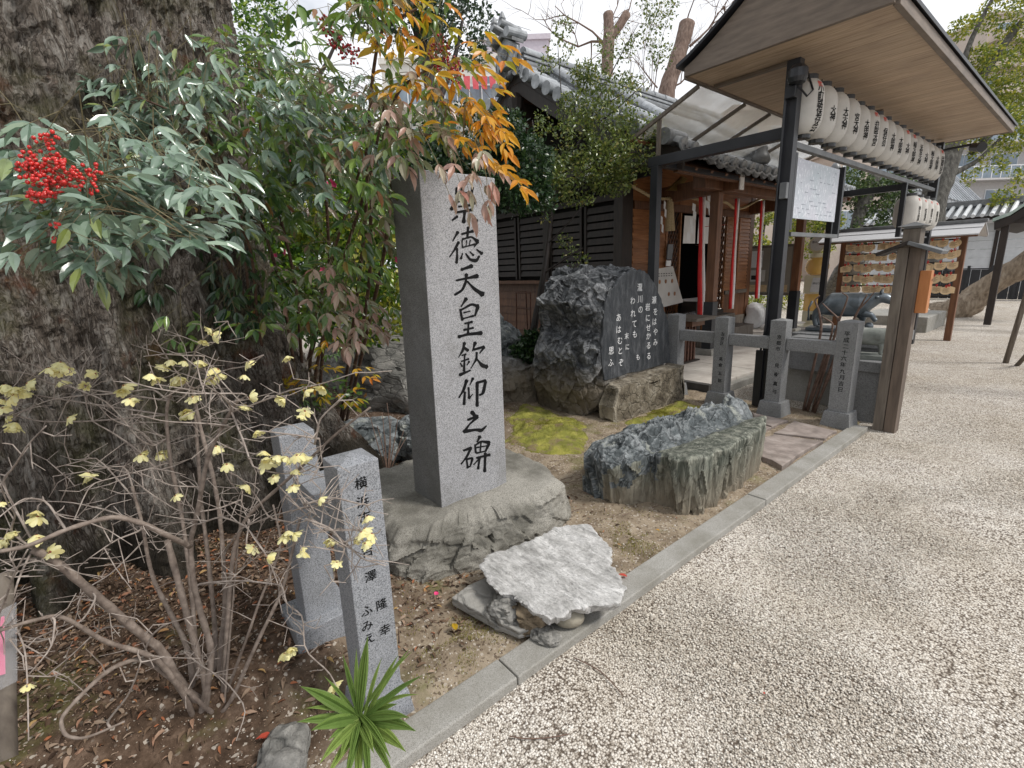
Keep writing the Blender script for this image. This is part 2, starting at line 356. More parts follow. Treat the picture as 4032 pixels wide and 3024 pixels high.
# ================================================================== GROUND
def soil_z(x, y):
    P = np.stack([x, y, 0 * x], -1)
    h = .012 * fbm(P, 1.7, 4, 3) + .006 * fbm(P, 9, 3, 5)
    up = np.clip((-1.62 - x) / .35, 0, 1) * np.clip((1.1 - y) / .6, 0, 1); h += .13 * up * up * (3 - 2 * up)
    return h - .006 - .012 * np.clip(1 - (-1.35 - x) / .08, 0, 1)
def sheet(name, xs, ys, zf, m, **k):
    X, Y = np.meshgrid(xs, ys, indexing='ij'); Z = zf(X, Y); a, b = X.shape; V = np.stack([X, Y, Z], -1).reshape(-1, 3)
    I = (np.arange(a - 1)[:, None] * b + np.arange(b - 1)[None, :]).ravel(); F = np.stack([I, I + b, I + b + 1, I + 1], -1)
    return struct(name, V, F, m, True, **k)
def gravelmat():
    m, t, b, o = nodes_of('gravel'); v = coords(t, world=True)
    c1 = voro(t, v, 120, 'F1', 'Color'); s = t.nodes.new('ShaderNodeSeparateColor'); t.links.new(c1, s.inputs[0])
    col = ramp(t, s.outputs[0], ((0, (.26, .225, .185)), (.25, (.50, .455, .40)), (.6, (.68, .635, .57)), (.92, (.82, .785, .73))))
    d = voro(t, v, 120, 'F1', 'Distance'); col = mixc(t, ramp(t, d, ((.45, 0), (.75, 1))), col, (.12, .095, .075))
    big = ramp(t, noise(t, v, .9, 6, .6), ((.36, (.86, .835, .79)), (.62, (1, 1, 1)))); col = mixc(t, 1., col, big, 'MULTIPLY')
    g2 = ramp(t, noise(t, v, 14, 4, .7), ((.3, (.82, .80, .78)), (.6, (1, 1, 1)))); col = mixc(t, 1., col, g2, 'MULTIPLY')
    t.links.new(col, b.inputs['Base Color']); b.inputs['Roughness'].default_value = .9; b.inputs['Specular IOR Level'].default_value = .25
    t.links.new(bump(t, d, .8, -.006, bump(t, noise(t, v, 7, 5, .6), .5, .03)), b.inputs['Normal']); return m
gravelmat()
def soilmat():
    m, t, b, o = nodes_of('soil'); v = coords(t, world=True)
    n = noise(t, v, 6, 7, .65); sand = ramp(t, n, ((.3, (.13, .10, .07)), (.48, (.24, .19, .135)), (.7, (.38, .315, .235))))
    hum = ramp(t, noise(t, v, 16, 7, .7), ((.3, (.03, .019, .012)), (.5, (.085, .055, .037)), (.7, (.18, .125, .09))))
    x = t.nodes.new('ShaderNodeSeparateXYZ'); t.links.new(v, x.inputs[0])
    # leaf mould lies thick towards the trees, bare sand by the kerb
    a = t.nodes.new('ShaderNodeMath'); a.operation = 'MULTIPLY_ADD'; a.inputs[1].default_value = -.62; a.inputs[2].default_value = -.74; t.links.new(x.outputs[0], a.inputs[0])
    a2 = t.nodes.new('ShaderNodeMath'); a2.operation = 'MULTIPLY_ADD'; a2.inputs[1].default_value = -.55; t.links.new(x.outputs[1], a2.inputs[0]); t.links.new(a.outputs[0], a2.inputs[2])
    a3 = t.nodes.new('ShaderNodeMath'); a3.operation = 'MULTIPLY_ADD'; a3.inputs[1].default_value = 1.1; t.links.new(noise(t, v, 2.3, 5, .6), a3.inputs[0]); t.links.new(a2.outputs[0], a3.inputs[2])
    f = ramp(t, a3.outputs[0], ((.35, 0), (.75, 1))); c = mixc(t, f, sand, hum)
    pb = voro(t, v, 95, 'F1', 'Color'); s = t.nodes.new('ShaderNodeSeparateColor'); t.links.new(pb, s.inputs[0])
    c = mixc(t, ramp(t, s.outputs[0], ((.93, 0), (.96, .8))), c, (.46, .41, .35)); c = mixc(t, ramp(t, s.outputs[1], ((.88, 0), (.92, .7))), c, (.07, .045, .03))
    mo = ramp(t, noise(t, v, 2.1, 6, .65), ((.56, 0), (.68, .7))); c = mixc(t, mo, c, (.13, .135, .035))
    t.links.new(c, b.inputs['Base Color']); b.inputs['Roughness'].default_value = .95; b.inputs['Specular IOR Level'].default_value = .2
    t.links.new(bump(t, noise(t, v, 90, 6, .7), .9, .006, bump(t, n, .5, .02)), b.inputs['Normal']); return m
soilmat()
sheet('gravel_ground', np.concatenate([[-150, -60, -20], np.arange(-9.5, 4, .1), [6, 12, 30, 150]]), np.concatenate([[-80, -20, -6], np.arange(-3, 14, .1), [16, 20, 30, 60, 200]]),
      lambda x, y: -.03 + .007 * fbm(np.stack([x, y, 0 * x], -1), 1.3, 3, 9) - .12 * ((x < -1.4) & (y < 5.5) & (x > -9.2) & (y > -3.2)), 'gravel')
sheet('garden_soil', np.arange(-9.4, -1.335, .035), np.arange(-3.2, 5.56, .035), soil_z, 'soil')

# loose stones of the gravel yard (nobody could count them)
def scatter_stones(name, n, xf, yf, dens, smin, smax, z, m, seed):
    r = np.random.default_rng(seed); x = r.uniform(*xf, n); y = r.uniform(*yf, n); k = r.uniform(0, 1, n) < dens(x, y); x = x[k]; y = y[k]; n = len(x)
    sz = r.uniform(smin, smax, n) * r.uniform(.7, 1.2, n); T = np.array([[1, 0, 0], [0, 1, 0], [-1, 0, 0], [0, -1, 0], [0, 0, .75], [0, 0, -.6]], float)
    V = T[None] * sz[:, None, None] * r.uniform(.6, 1.3, (n, 6, 1)); a = r.uniform(0, 2 * PI, n); ca, sa = np.cos(a), np.sin(a)
    X = V[..., 0] * ca[:, None] - V[..., 1] * sa[:, None]; Y = V[..., 0] * sa[:, None] + V[..., 1] * ca[:, None]
    zz = z(x, y) if callable(z) else np.full(n, z)
    V = np.stack([X + x[:, None], Y + y[:, None], V[..., 2] + (zz + sz * .3)[:, None]], -1).reshape(-1, 3)
    F = np.array([[0, 1, 4], [1, 2, 4], [2, 3, 4], [3, 0, 4], [1, 0, 5], [2, 1, 5], [3, 2, 5], [0, 3, 5]])
    F = (F[None] + 6 * np.arange(n)[:, None, None]).reshape(-1, 3)
    o = obj(name, newmesh(name, V, F), m); o['kind'] = 'stuff'; return o
def pebmat(name, st):
    m, t, b, o = nodes_of(name); g = t.nodes.new('ShaderNodeNewGeometry'); c = ramp(t, g.outputs['Random Per Island'], st)
    v = coords(t, world=True); c = mixc(t, 1., c, ramp(t, noise(t, v, .9, 6, .6), ((.36, (.86, .835, .79)), (.62, (1, 1, 1)))), 'MULTIPLY')
    t.links.new(c, b.inputs['Base Color']); b.inputs['Roughness'].default_value = .85; b.inputs['Specular IOR Level'].default_value = .3
pebmat('pebble', ((0, (.15, .125, .10)), (.08, (.40, .36, .31)), (.35, (.60, .555, .495)), (.75, (.75, .71, .645)), (1, (.86, .83, .78))))
pebmat('pebble_soil', ((0, (.10, .07, .05)), (.45, (.22, .15, .11)), (.8, (.34, .24, .18)), (.93, (.46, .40, .33)), (1, (.66, .62, .56))))
scatter_stones('gravel_stones', 260000, (-1.22, 1.4), (.1, 6.5), lambda x, y: np.clip(1.15 - (np.hypot(x + .2, y) - .9) * .21, .10, 1) * (y > .3 + 0 * x), .0025, .0054, -.030, 'pebble', 5)
scatter_stones('gravel_spill', 9000, (-2.6, -1.35), (-.6, 5.0), lambda x, y: np.clip(1.0 - (-1.35 - x) * 1.8, .05, 1) * .8, .0022, .0048, soil_z, 'pebble', 6)
scatter_stones('soil_pebbles', 20000, (-3.6, -1.36), (-1.0, 2.0), lambda x, y: .25 + .75 * (y < .6), .0018, .0040, soil_z, 'pebble_soil', 8)

# kerb: separate granite lengths, tight joints
kt = thing('kerb', 'long low granite kerb between the gravel yard and the planted bed', 'kerb', (-1.29, 2.5, 0)); kt['kind'] = 'structure'
for i, (y0, y1) in enumerate([(-2.6, -.9), (-.9, .98), (.98, 3.14), (3.14, 5.28)]):
    b = MB().box(-1.352, y0 + .003, -.12, -1.226, y1 - .003, .014 + .002 * (i % 2)); part('kerb_stone', b, 'kerb_stone', kt, bev=.006)

# flagstones of the little path
FL = [[(870, 935), (1245, 1020), (1090, 1082), (905, 1020)], [(1290, 1018), (1720, 1122), (1620, 1200), (1095, 1140)], [(905, 1030), (1085, 1085), (950, 1175), (760, 1110)], [(1090, 1150), (1600, 1215), (1330, 1500), (860, 1320), (950, 1190)]]
ft = thing('stone_path', 'short path of brownish flagstones beside the kerb', 'stone path', (-1.8, 4.6, 0)); ft['kind'] = 'structure'
mat('flagstone', ((.3, (.17, .14, .125)), (.5, (.27, .225, .20)), (.72, (.36, .31, .28))), scale=9, rough=.85, bumps=((35, .7, .006), (6, .5, .01)), var=.08, dirt=(4, (.10, .08, .065), .52, .8))
for q in FL:
    P = [G(2600 + x / 2.458, 1240 + y / 2.458, .02) for x, y in q]; P = [(max(min(p[0], -1.375), -2.6), p[1]) for p in P]
    if sum((P[i][0] * P[(i + 1) % len(P)][1] - P[(i + 1) % len(P)][0] * P[i][1]) for i in range(len(P))) < 0: P = P[::-1]
    R = []
    for i in range(len(P)):      # slightly wandering edges
        a = np.array(P[i]); c = np.array(P[(i + 1) % len(P)]); L = np.linalg.norm(c - a); nrm = np.array([a[1] - c[1], c[0] - a[0]]) / L
        for k in range(5): R.append(tuple(a + (c - a) * k / 5 + nrm * (.012 + RNG.uniform(-.006, .010)) * (1 if k else .6)))
    part('flagstone', MB().prism(R, -.05, .02), 'flagstone', ft, bev=.006)

# shrine paving: light stone slabs, low dark riser towards the bed
mat('paving', ((.3, (.36, .325, .29)), (.7, (.52, .485, .44))), scale=5, rough=.85, bumps=((60, .3, .002),), var=.1, dirt=(2, (.26, .22, .19), .55, .85))
mat('paving_dark', ((.3, (.04, .038, .035)), (.7, (.09, .085, .08))), rough=.85)
pv = thing('paving', 'pale stone slab paving in front of the shrine hall', 'paving', (-4.5, 8, 0)); pv['kind'] = 'structure'
struct('paving_bed', [(-9.5, 5.62, .03), (-2.93, 5.62, .03), (-2.93, 14, .03), (-9.5, 14, .03), (-9.5, 5.62, -.2), (-2.93, 5.62, -.2), (-2.93, 14, -.2), (-9.5, 14, -.2)], [(0, 1, 2, 3), (4, 5, 1, 0), (5, 6, 2, 1)], 'paving_dark')
yy = 5.62
for j in range(14):
    x = -2.93; y1 = yy + .6
    while x > -5.1:
        w = [.62, .9, .75][(j + int(-x * 3)) % 3]; part('slab', MB().box(x - w + .004, yy + .004, .028, x - .004, y1 - .004, .09 + RNG.uniform(0, .003)), 'paving', pv, bev=.004); x -= w
    yy = y1
for k in range(5):
    part('riser_stone', MB().box(-2.96 - k * .62 - .615, 5.56, -.08, -2.96 - k * .62, 5.618, .085), 'paving_dark', pv, bev=.004)
part('edge_stone', MB().box(-2.925, 5.62, -.08, -2.83, 11, .06), 'kerb_stone', pv, bev=.006)

# ================================================================== MONUMENTS
# ---- tall inscribed granite pillar
st = thing('stone_pillar', 'tall square grey granite pillar with a column of large dark carved characters', 'stone monument', (-2.33, 1.47, .2))
SX0, SX1, SY0, SY1 = -2.50, -2.19, 1.25, 1.72
b = MB().add([(SX0, SY0, .2), (SX1, SY0, .2), (SX1, SY1, .2), (SX0, SY1, .2), (SX0 + .01, SY0 + .01, 2.035), (SX1, SY0 + .01, 2.035), (SX1, SY1, 2.035), (SX0 + .01, SY1, 2.035), ((SX0 + SX1) / 2, (SY0 + SY1) / 2, 2.075)],
             [(3, 2, 1, 0), (0, 1, 5, 4), (1, 2, 6, 5), (2, 3, 7, 6), (3, 0, 4, 7), (4, 5, 8), (5, 6, 8), (6, 7, 8), (7, 4, 8)])
o = part('shaft', b, 'granite_polished', st, bev=.004); o.data.materials.append(MATS['granite_weathered_shade']); o.data.polygons.foreach_set('material_index', [0, 1, 0, 0, 1, 0, 0, 0, 0])  # the two sides turned from the sun take the darker granite copy
A = 0; Bq = 1564     # stroke tracing: points in a 2.37x drawing of the inscribed face, widths last
KANJI = [
 [[(425,190),(430,290),28,30],[(376,235),(370,292),24,18],[(365,288),(505,284),20,22],[(522,230),(516,290),24,22],[(432,308),(438,340),22,18],[(350,372),(326,440),20,30],[(340,376),(480,347),(545,362),14,16,24],[(548,366),(520,415),26,8],[(392,412),(500,398),16,20],[(370,466),(522,440),20,26],[(452,450),(446,500),(440,560),24,24,32],[(382,502),(332,540),26,14],[(500,488),(562,548),14,32]],
 [[(386,648),(338,735),30,8],[(394,742),(355,815),(308,882),28,20,10],[(378,800),(380,870),(374,938),18,22,26],[(422,668),(530,640),16,28],[(482,602),(474,708),26,18],[(432,705),(424,740),(430,795),12,14,12],[(432,716),(512,690),(572,738),16,18,32],[(467,728),(462,782),12,8],[(502,722),(492,778),12,8],[(430,792),(545,762),12,16],[(572,738),(538,790),26,10],[(430,848),(414,898),12,22],[(458,848),(500,908),(560,918),(586,872),12,26,34,16],[(498,832),(532,866),10,22],[(562,812),(612,850),14,28]],
 [[(418,1000),(520,964),26,32],[(370,1100),(470,1080),(572,1058),16,22,36],[(466,1042),(462,1110),(430,1190),(356,1236),28,24,26,18],[(474,1108),(540,1180),(620,1232),16,28,48]],
 [[(466,1268),(416,1346),30,12],[(408,1368),(428,1472),18,24],[(412,1378),(515,1320),(576,1342),18,22,34],[(572,1348),(545,1432),30,18],[(440,1402),(502,1386),14,12],[(430,1458),(532,1430),14,18],[(450,1502),(522,1486),18,20],[(440,1562),(532,1542),18,20],[(486,1490),(480,1600),18,22],[(392,1626),(480,1602),(608,1590),28,22,38]],
 [[(448,Bq+118),(432,Bq+190),(392,Bq+255),26,24,8],[(440,Bq+160),(482,Bq+190),20,32],[(424,Bq+236),(462,Bq+224),14,16],[(418,Bq+292),(488,Bq+268),14,16],[(450,Bq+226),(444,Bq+384),16,20],[(410,Bq+308),(426,Bq+338),12,18],[(492,Bq+292),(470,Bq+328),20,8],[(402,Bq+418),(505,Bq+374),28,14],[(548,Bq+116),(522,Bq+196),30,10],[(534,Bq+182),(632,Bq+154),18,26],[(632,Bq+158),(588,Bq+218),28,8],[(562,Bq+208),(560,Bq+270),(506,Bq+358),20,22,8],[(562,Bq+268),(612,Bq+330),(658,Bq+342),12,34,40]],
 [[(468,Bq+468),(440,Bq+560),(396,Bq+630),32,24,14],[(452,Bq+576),(444,Bq+694),18,28],[(528,Bq+448),(498,Bq+512),24,8],[(486,Bq+536),(492,Bq+638),18,22],[(492,Bq+638),(524,Bq+596),18,8],[(560,Bq+492),(645,Bq+470),18,30],[(645,Bq+478),(622,Bq+590),(588,Bq+606),28,28,16],[(566,Bq+488),(566,Bq+708),24,30]],
 [[(515,Bq+762),(548,Bq+802),36,32],[(478,Bq+838),(572,Bq+800),18,28],[(572,Bq+808),(492,Bq+880),(452,Bq+940),24,18,24],[(440,Bq+946),(560,Bq+928),(606,Bq+938),(654,Bq+892),30,26,36,8]],
 [[(438,Bq+1124),(512,Bq+1098),20,26],[(506,Bq+1104),(470,Bq+1182),(416,Bq+1250),26,20,14],[(466,Bq+1196),(478,Bq+1280),16,20],[(466,Bq+1206),(526,Bq+1190),(504,Bq+1262),16,24,16],[(470,Bq+1284),(506,Bq+1268),20,12],[(592,Bq+992),(566,Bq+1044),30,14],[(546,Bq+1068),(554,Bq+1146),16,20],[(552,Bq+1072),(602,Bq+1036),(682,Bq+1050),14,20,30],[(678,Bq+1058),(644,Bq+1130),26,18],[(602,Bq+1046),(594,Bq+1132),14,14],[(560,Bq+1096),(662,Bq+1078),12,12],[(560,Bq+1148),(652,Bq+1126),14,14],[(586,Bq+1200),(532,Bq+1256),18,10],[(592,Bq+1180),(574,Bq+1294),18,22],[(560,Bq+1192),(684,Bq+1162),16,26],[(642,Bq+1146),(636,Bq+1320),22,26]]]
def brush(mb, s, mp, k):
    n = sum(isinstance(p, tuple) for p in s); P = np.array(s[:n], float); w = np.array(s[n:], float)
    t = np.linspace(0, n - 1, 4 * n + 1); P2 = np.stack([np.interp(t, range(n), P[:, 0]), np.interp(t, range(n), P[:, 1])], -1); W2 = np.interp(t, range(n), w)
    for _ in range(2 if n > 2 else 0): P2[1:-1] = (P2[:-2] + 2 * P2[1:-1] + P2[2:]) / 4
    W2 = W2 * (1 + .10 * np.sin(t * 5 + P[0, 0])); W2 *= np.where((t > .2) & (t < n - 1.2), .88, 1.)
    d = np.gradient(P2, axis=0); d /= np.linalg.norm(d, axis=1)[:, None] + 1e-9; nn = np.stack([-d[:, 1], d[:, 0]], -1)
    W2 = W2 * 1.16; L = P2 + nn * W2[:, None] / 2; R = P2 - nn * W2[:, None] / 2; a = P2[0] - d[0] * W2[0] * .32; z = P2[-1] + d[-1] * W2[-1] * .30
    poly = [a] + list(L) + [z] + list(R[::-1]); m = len(L)
    V = [mp(p) for p in poly]; F = [(0, 1, 2 * m + 1), (m, m + 1, m + 2)] + [(1 + i, 2 + i, 2 * m - i, 2 * m + 1 - i) for i in range(m - 1)]
    mb.add([(v[0] + k * .00004, v[1], v[2]) for v in V], F)
for i, ch in enumerate(KANJI):
    mb = MB()
    for j, s in enumerate(ch): brush(mb, s, lambda p: PX(1640 + p[0] / 2.37, 640 + p[1] / 2.37, SX1 + .0012), j)
    part('carved_character', mb, 'ink', st)

# ---- lettered granite fence posts
def stone_post(name_lab, cx, cy, w, top, z0, label, grp, ftop, fh, fw, fw2=None):
    t = thing('granite_post', label, 'stone post', (cx, cy, z0), 0, grp)
    b = MB(); h = w / 2; b.add([(cx - h, cy - h, ftop - .02), (cx + h, cy - h, ftop - .02), (cx + h, cy + h, ftop - .02), (cx - h, cy + h, ftop - .02), (cx - h, cy - h, top - .012), (cx + h, cy - h, top - .012), (cx + h, cy + h, top - .012), (cx - h, cy + h, top - .012), (cx, cy, top + .008)],
        [(3, 2, 1, 0), (0, 1, 5, 4), (1, 2, 6, 5), (2, 3, 7, 6), (3, 0, 4, 7), (4, 5, 8), (5, 6, 8), (6, 7, 8), (7, 4, 8)])
    part('shaft', b, name_lab, t, bev=.003)
    part('footing', MB().frustum(cx, cy, z0 - .08, ftop, fw2 or fw, fw2 or fw, fw, fw), name_lab, t, bev=.004)
    return t
pa = stone_post('granite_post', -1.49, .525, .135, .985, 0, 'nearest granite post with a name carved down its side, behind the spiky green plant', 'granite fence posts by the big tree', .075, .1, .085, .105)
pb_ = stone_post('granite_post', -1.955, .475, .13, .985, .08, 'granite post standing deeper in the bed among the bare yellow-flowered twigs', 'granite fence posts by the big tree', .175, .1, .12, .125)
rl = MB().box(-1.888, .445, .70, -1.560, .555, .80); solo('granite_rail', rl, 'granite_post', 'granite rail joining the two posts beside the bare yellow-flowered shrub', 'fence rail', (-1.72, .5, .7), 'granite fence rails', bev=.003)
def carve(par, chars, X=None, Yp=None, size=.04, m='ink', off=.012, name='carved_text'):
    for c, px, py in chars:
        mb = MB()
        if X is not None: lettering(mb, c, size, PX(px, py, X), (0, 1, 0), (0, 0, 1), nrm=.0012, offset=off)
        else: lettering(mb, c, size, PY(px, py, Yp), (1, 0, 0), (0, 0, 1), nrm=.0012, offset=off)
        part('carved_character', mb, m, par)
carve(pa, [(c, 1250 + x / 1.5075, 1750 + y / 1.5075) for c, x, y in [('横', 258, 228), ('浜', 268, 338), ('市', 280, 430), ('吉', 296, 630), ('澤', 315, 780), ('隆', 382, 945), ('幸', 400, 1098), ('ふ', 292, 985), ('み', 296, 1075), ('え', 308, 1150)]], X=-1.4225, size=.043)
# far fence by the flagstones
FP = [(-3.22, 5.20, 'half hidden behind the dark poem boulder'), (-2.62, 5.19, 'between the poem boulder and the black shelter post'), (-2.04, 5.20, 'just in front of the black shelter post'), (-1.455, 5.24, 'at the kerb end, beside the brown wooden post')]
fps = []
for i, (x, y, l) in enumerate(FP):
    fps.append(stone_post('granite_far', x, y, .15 if i < 3 else .165, .985 if i < 3 else 1.0, 0, 'lettered grey granite post ' + l, 'granite fence posts by the path', .14, .1, .105, .135))
for i in range(3):
    y = FP[i][1]; a = FP[i][0] + .08; c = FP[i + 1][0] - .08
    solo('granite_rail', MB().box(a, y - .05, .68, c, y + .05, .80), 'granite_far', ['granite rail beside the dark poem boulder', 'granite rail in front of the slatted stand and paving', 'granite rail below the bronze ox, ending at the last post'][i], 'fence rail', ((a + c) / 2, y, .68), 'granite fence rails', bev=.003)
def q4(x, y): return 2600 + x / 2.458, 1240 + y / 2.458
carve(fps[3], [(c, *q4(x, y)) for c, x, y in [('平', 1808, 185), ('成', 1800, 243), ('二', 1795, 305), ('十', 1785, 360), ('六', 1775, 420), ('年', 1768, 480), ('九', 1762, 545), ('月', 1755, 605), ('吉', 1748, 665), ('日', 1742, 722)]], Yp=5.1575, size=.05)
carve(fps[2], [(c, *q4(x, y)) for c, x, y in [('京', 1152, 215), ('都', 1146, 272), ('市', 1138, 328), ('見', 1128, 490), ('樹', 1122, 575), ('真', 1112, 665), ('弓', 1105, 745)]], Yp=5.125, size=.048)
carve(fps[1], [(c, *q4(x, y)) for c, x, y in [('左', 606, 185), ('京', 600, 232), ('区', 597, 275), ('高', 586, 425), ('倉', 582, 485), ('五', 578, 565), ('郎', 574, 635)]], Yp=5.115, size=.046)

# ================================================================== LANTERN SHELTER
BX = -2.2
sh = thing('lantern_shelter', 'black steel frame with broad plank roof, hung with a row of white lanterns', 'shelter', (BX, 8.3, 0))
def sb(name, x0, y0, z0, x1, y1, z1, m='steel_black', bev=.003): return part(name, MB().box(x0, y0, z0, x1, y1, z1), m, sh, bev=bev)
sb('post', BX - .075, 5.37, 0, BX + .045, 5.47, 3.40)
sb('post', BX - .06, 11.35, -.03, BX + .06, 11.47, 3.42)
sb('post', -3.79, 5.40, -.02, -3.69, 5.50, 2.72)
sb('post', -3.79, 11.35, .05, -3.69, 11.45, 2.72)
sb('top_beam', BX - .06, 5.475, 3.32, BX + .05, 11.345, 3.44)
sb('lower_rail', BX - .02, 5.475, 2.63, BX + .04, 11.345, 2.685, 'steel_grey')
for y in (5.45, 11.41): sb('cross_beam', -3.83, y - .05, 2.72, BX - .08, y + .05, 2.83)
sb('side_beam', -3.79, 5.505, 2.725, -3.70, 11.345, 2.80)
part('light_fitting', MB().lathe([(.0, -.07), (.07, -.06), (.085, -.02), (.085, .05), (.05, .09), (0, .09)], (BX + .06, 5.30, 3.22), 16), 'steel_black', sh)
part('junction_box', MB().box(BX - .04, 5.30, 3.05, BX + .05, 5.366, 3.15), 'steel_black', sh, bev=.004); part('junction_box', MB().box(BX - .02, 5.31, 2.15, BX + .045, 5.366, 2.30), 'steel_grey', sh, bev=.004)
part('conduit', MB().tube([(BX - .09, 5.36, .0), (BX - .09, 5.36, .62), (BX - .055, 5.345, .85), (BX - .05, 5.345, 3.1)], .012, 8), 'steel_black', sh)
part('conduit_cover', MB().box(BX - .13, 5.335, 0, BX - .05, 5.368, .62), 'steel_black', sh, bev=.004)
part('cable', MB().tube([(BX + .03, 5.33, 3.18), (BX + .12, 5.40, 3.05), (BX + .13, 5.5, 3.12), (BX + .05, 5.55, 3.3)], .009, 6), 'steel_black', sh)
# plank ceiling, each plank its own piece
RX0, RX1, RY0, RY1, RZ = -3.17, -1.385, 5.10, 11.78, 3.47
n = 38
for i in range(n):
    y0 = RY0 + (RY1 - RY0) * i / n; y1 = RY0 + (RY1 - RY0) * (i + 1) / n
    o = part('ceiling_plank', MB().box(RX0 + .02, y0 + .0025, RZ, RX1 - .02, y1 - .0025, RZ + .02), 'wood_soffit', sh)
# curved gable boards and sheet roof
def gable_prof(k=16):
    P = []
    for i in range(k + 1):
        u = i / k; x = RX0 + (RX1 - RX0) * u; z = RZ + .07 + .62 * (1 - abs(2 * u - 1)) ** 1.18; P.append((x, z))
    return P
gp = gable_prof()
for y0, y1 in ((RY0 - .045, RY0 - .003), (RY1 + .003, RY1 + .045)):
    poly = [(x, y0, z) for x, z in gp] + [(x, y0, RZ - .01) for x, z in gp[::-1]]
    part('gable_board', MB().extr(poly[::-1], (0, y1 - y0, 0)), 'wood_fascia', sh, bev=.004)
A_ = np.array([[(x * 1.0 + (.05 if x > BX else -.05), y, z + .012) for x, z in gp] for y in (RY0 - .09, RY1 + .09)])
b = MB().grid(A_); b.grid(A_[::-1] + np.array([0, 0, .03])); k = len(gp)
for r in (0, 1):
    for j in range(k - 1): pass
ro = part('roof_sheet', MB().extr([(x + (.06 * (x - BX) / .9), RY0 - .10, z + .006) for x, z in gp] + [(x + (.06 * (x - BX) / .9), RY0 - .10, z + .040) for x, z in gp[::-1]], (0, RY1 - RY0 + .2, 0)), 'steel_black', sh)
for x0, x1 in ((RX0 - .03, RX0 + .018), (RX1 - .018, RX1 + .03)): part('eave_board', MB().box(x0, RY0, RZ - .02, x1, RY1, RZ + .075), 'wood_fascia', sh, bev=.004)
for y in (5.6, 8.4, 11.3): part('purlin', MB().box(RX0 + .05, y - .03, RZ - .032, BX - .07, y + .03, RZ - .002), 'wood_fascia', sh)
# spotlight at the far end
part('spotlight', MB().tube([(BX + .06, 11.45, 3.30), (BX + .45, 11.5, 3.33)], .02, 8).tube([(BX + .42, 11.46, 3.27), (BX + .56, 11.30, 3.23)], [.06, .075], 12), 'steel_black', sh)
part('spotlight_lens', MB().lathe([(0, 0), (.055, 0), (.055, .006), (0, .006)], (0, 0, 0), 14), 'plastic_cream', sh, local=True)
o = sh.children[-1]; o.location = Vector((BX + .565, 11.292, 3.229)) - sh.location; o.rotation_euler = (1.45, 0, .72)
# polycarbonate lean-to towards the hall
pc = thing('polycarbonate_awning', 'translucent weathered plastic awning on brown wooden battens beside the plank roof', 'awning', (-3.7, 6.3, 2.9))
for y0, y1 in ((5.42, 6.45), (6.50, 7.15), (7.20, 8.4), (8.45, 9.8)):
    part('plastic_sheet', MB().extr([(-3.22, y0, 3.46), (-4.05, y0, 3.12), (-4.05, y0, 3.126), (-3.22, y0, 3.466)], (0, y1 - y0, 0)), 'polycarbonate', pc)
for y in (5.40, 6.475, 7.175, 8.425, 9.82): part('batten', MB().beam((-3.20, y, 3.445), (-4.08, y, 3.09), .035, .04), 'wood_grey', pc)
part('edge_rail', MB().box(-4.09, 5.38, 3.06, -4.05, 9.85, 3.10), 'wood_brown', pc)
part('prop', MB().box(-3.72, 5.40, 2.835, -3.68, 5.44, 3.26), 'wood_grey', pc)

# notice panel hung in the frame
mat('faded_ink', ((.3, (.28, .31, .36)), (.7, (.36, .39, .44))), bumps=())
nb = thing('hanging_notice', 'weathered translucent notice sheet with flaking print hung in the black frame', 'notice board', (BX, 6.3, 2.0))
m, t, bb, o_ = nodes_of('notice'); v = coords(t); c = ramp(t, noise(t, v, 3, 5), ((.3, (.40, .46, .50)), (.7, (.50, .50, .56))))
vv = coords(t, (1, 6, 1.6)); fl = ramp(t, noise(t, vv, 9, 5, .7), ((.56, 0), (.60, 1))); c = mixc(t, fl, c, (.74, .76, .80)); t.links.new(c, bb.inputs['Base Color']); bb.inputs['Roughness'].default_value = .4
part('sheet', MB().box(BX - .006, 5.60, 1.98, BX + .006, 6.82, 2.56), 'notice', nb)
b = MB()
for k in range(12):
    z = 2.50 - k * .042; y = 5.66 + RNG.uniform(0, .1)
    while y < 6.72:
        w = RNG.uniform(.02, .10)
        if RNG.uniform() < .55 and (k > 7 or RNG.uniform() < .5): b.box(BX + .0075, y, z, BX + .0085, min(y + w, 6.78), z + .008)
        y += w + RNG.uniform(.02, .09)
part('faded_print', b, 'faded_ink', nb)
for y in (5.51, 6.90): part('hanger', MB().box(BX - .03, y, 1.80 if y > 6 else 1.86, BX + .03, y + .05, 2.595), 'steel_black', nb)
part('bottom_bar', MB().box(BX - .03, 5.56, 1.80, BX + .03, 6.90, 1.84), 'steel_grey', nb)

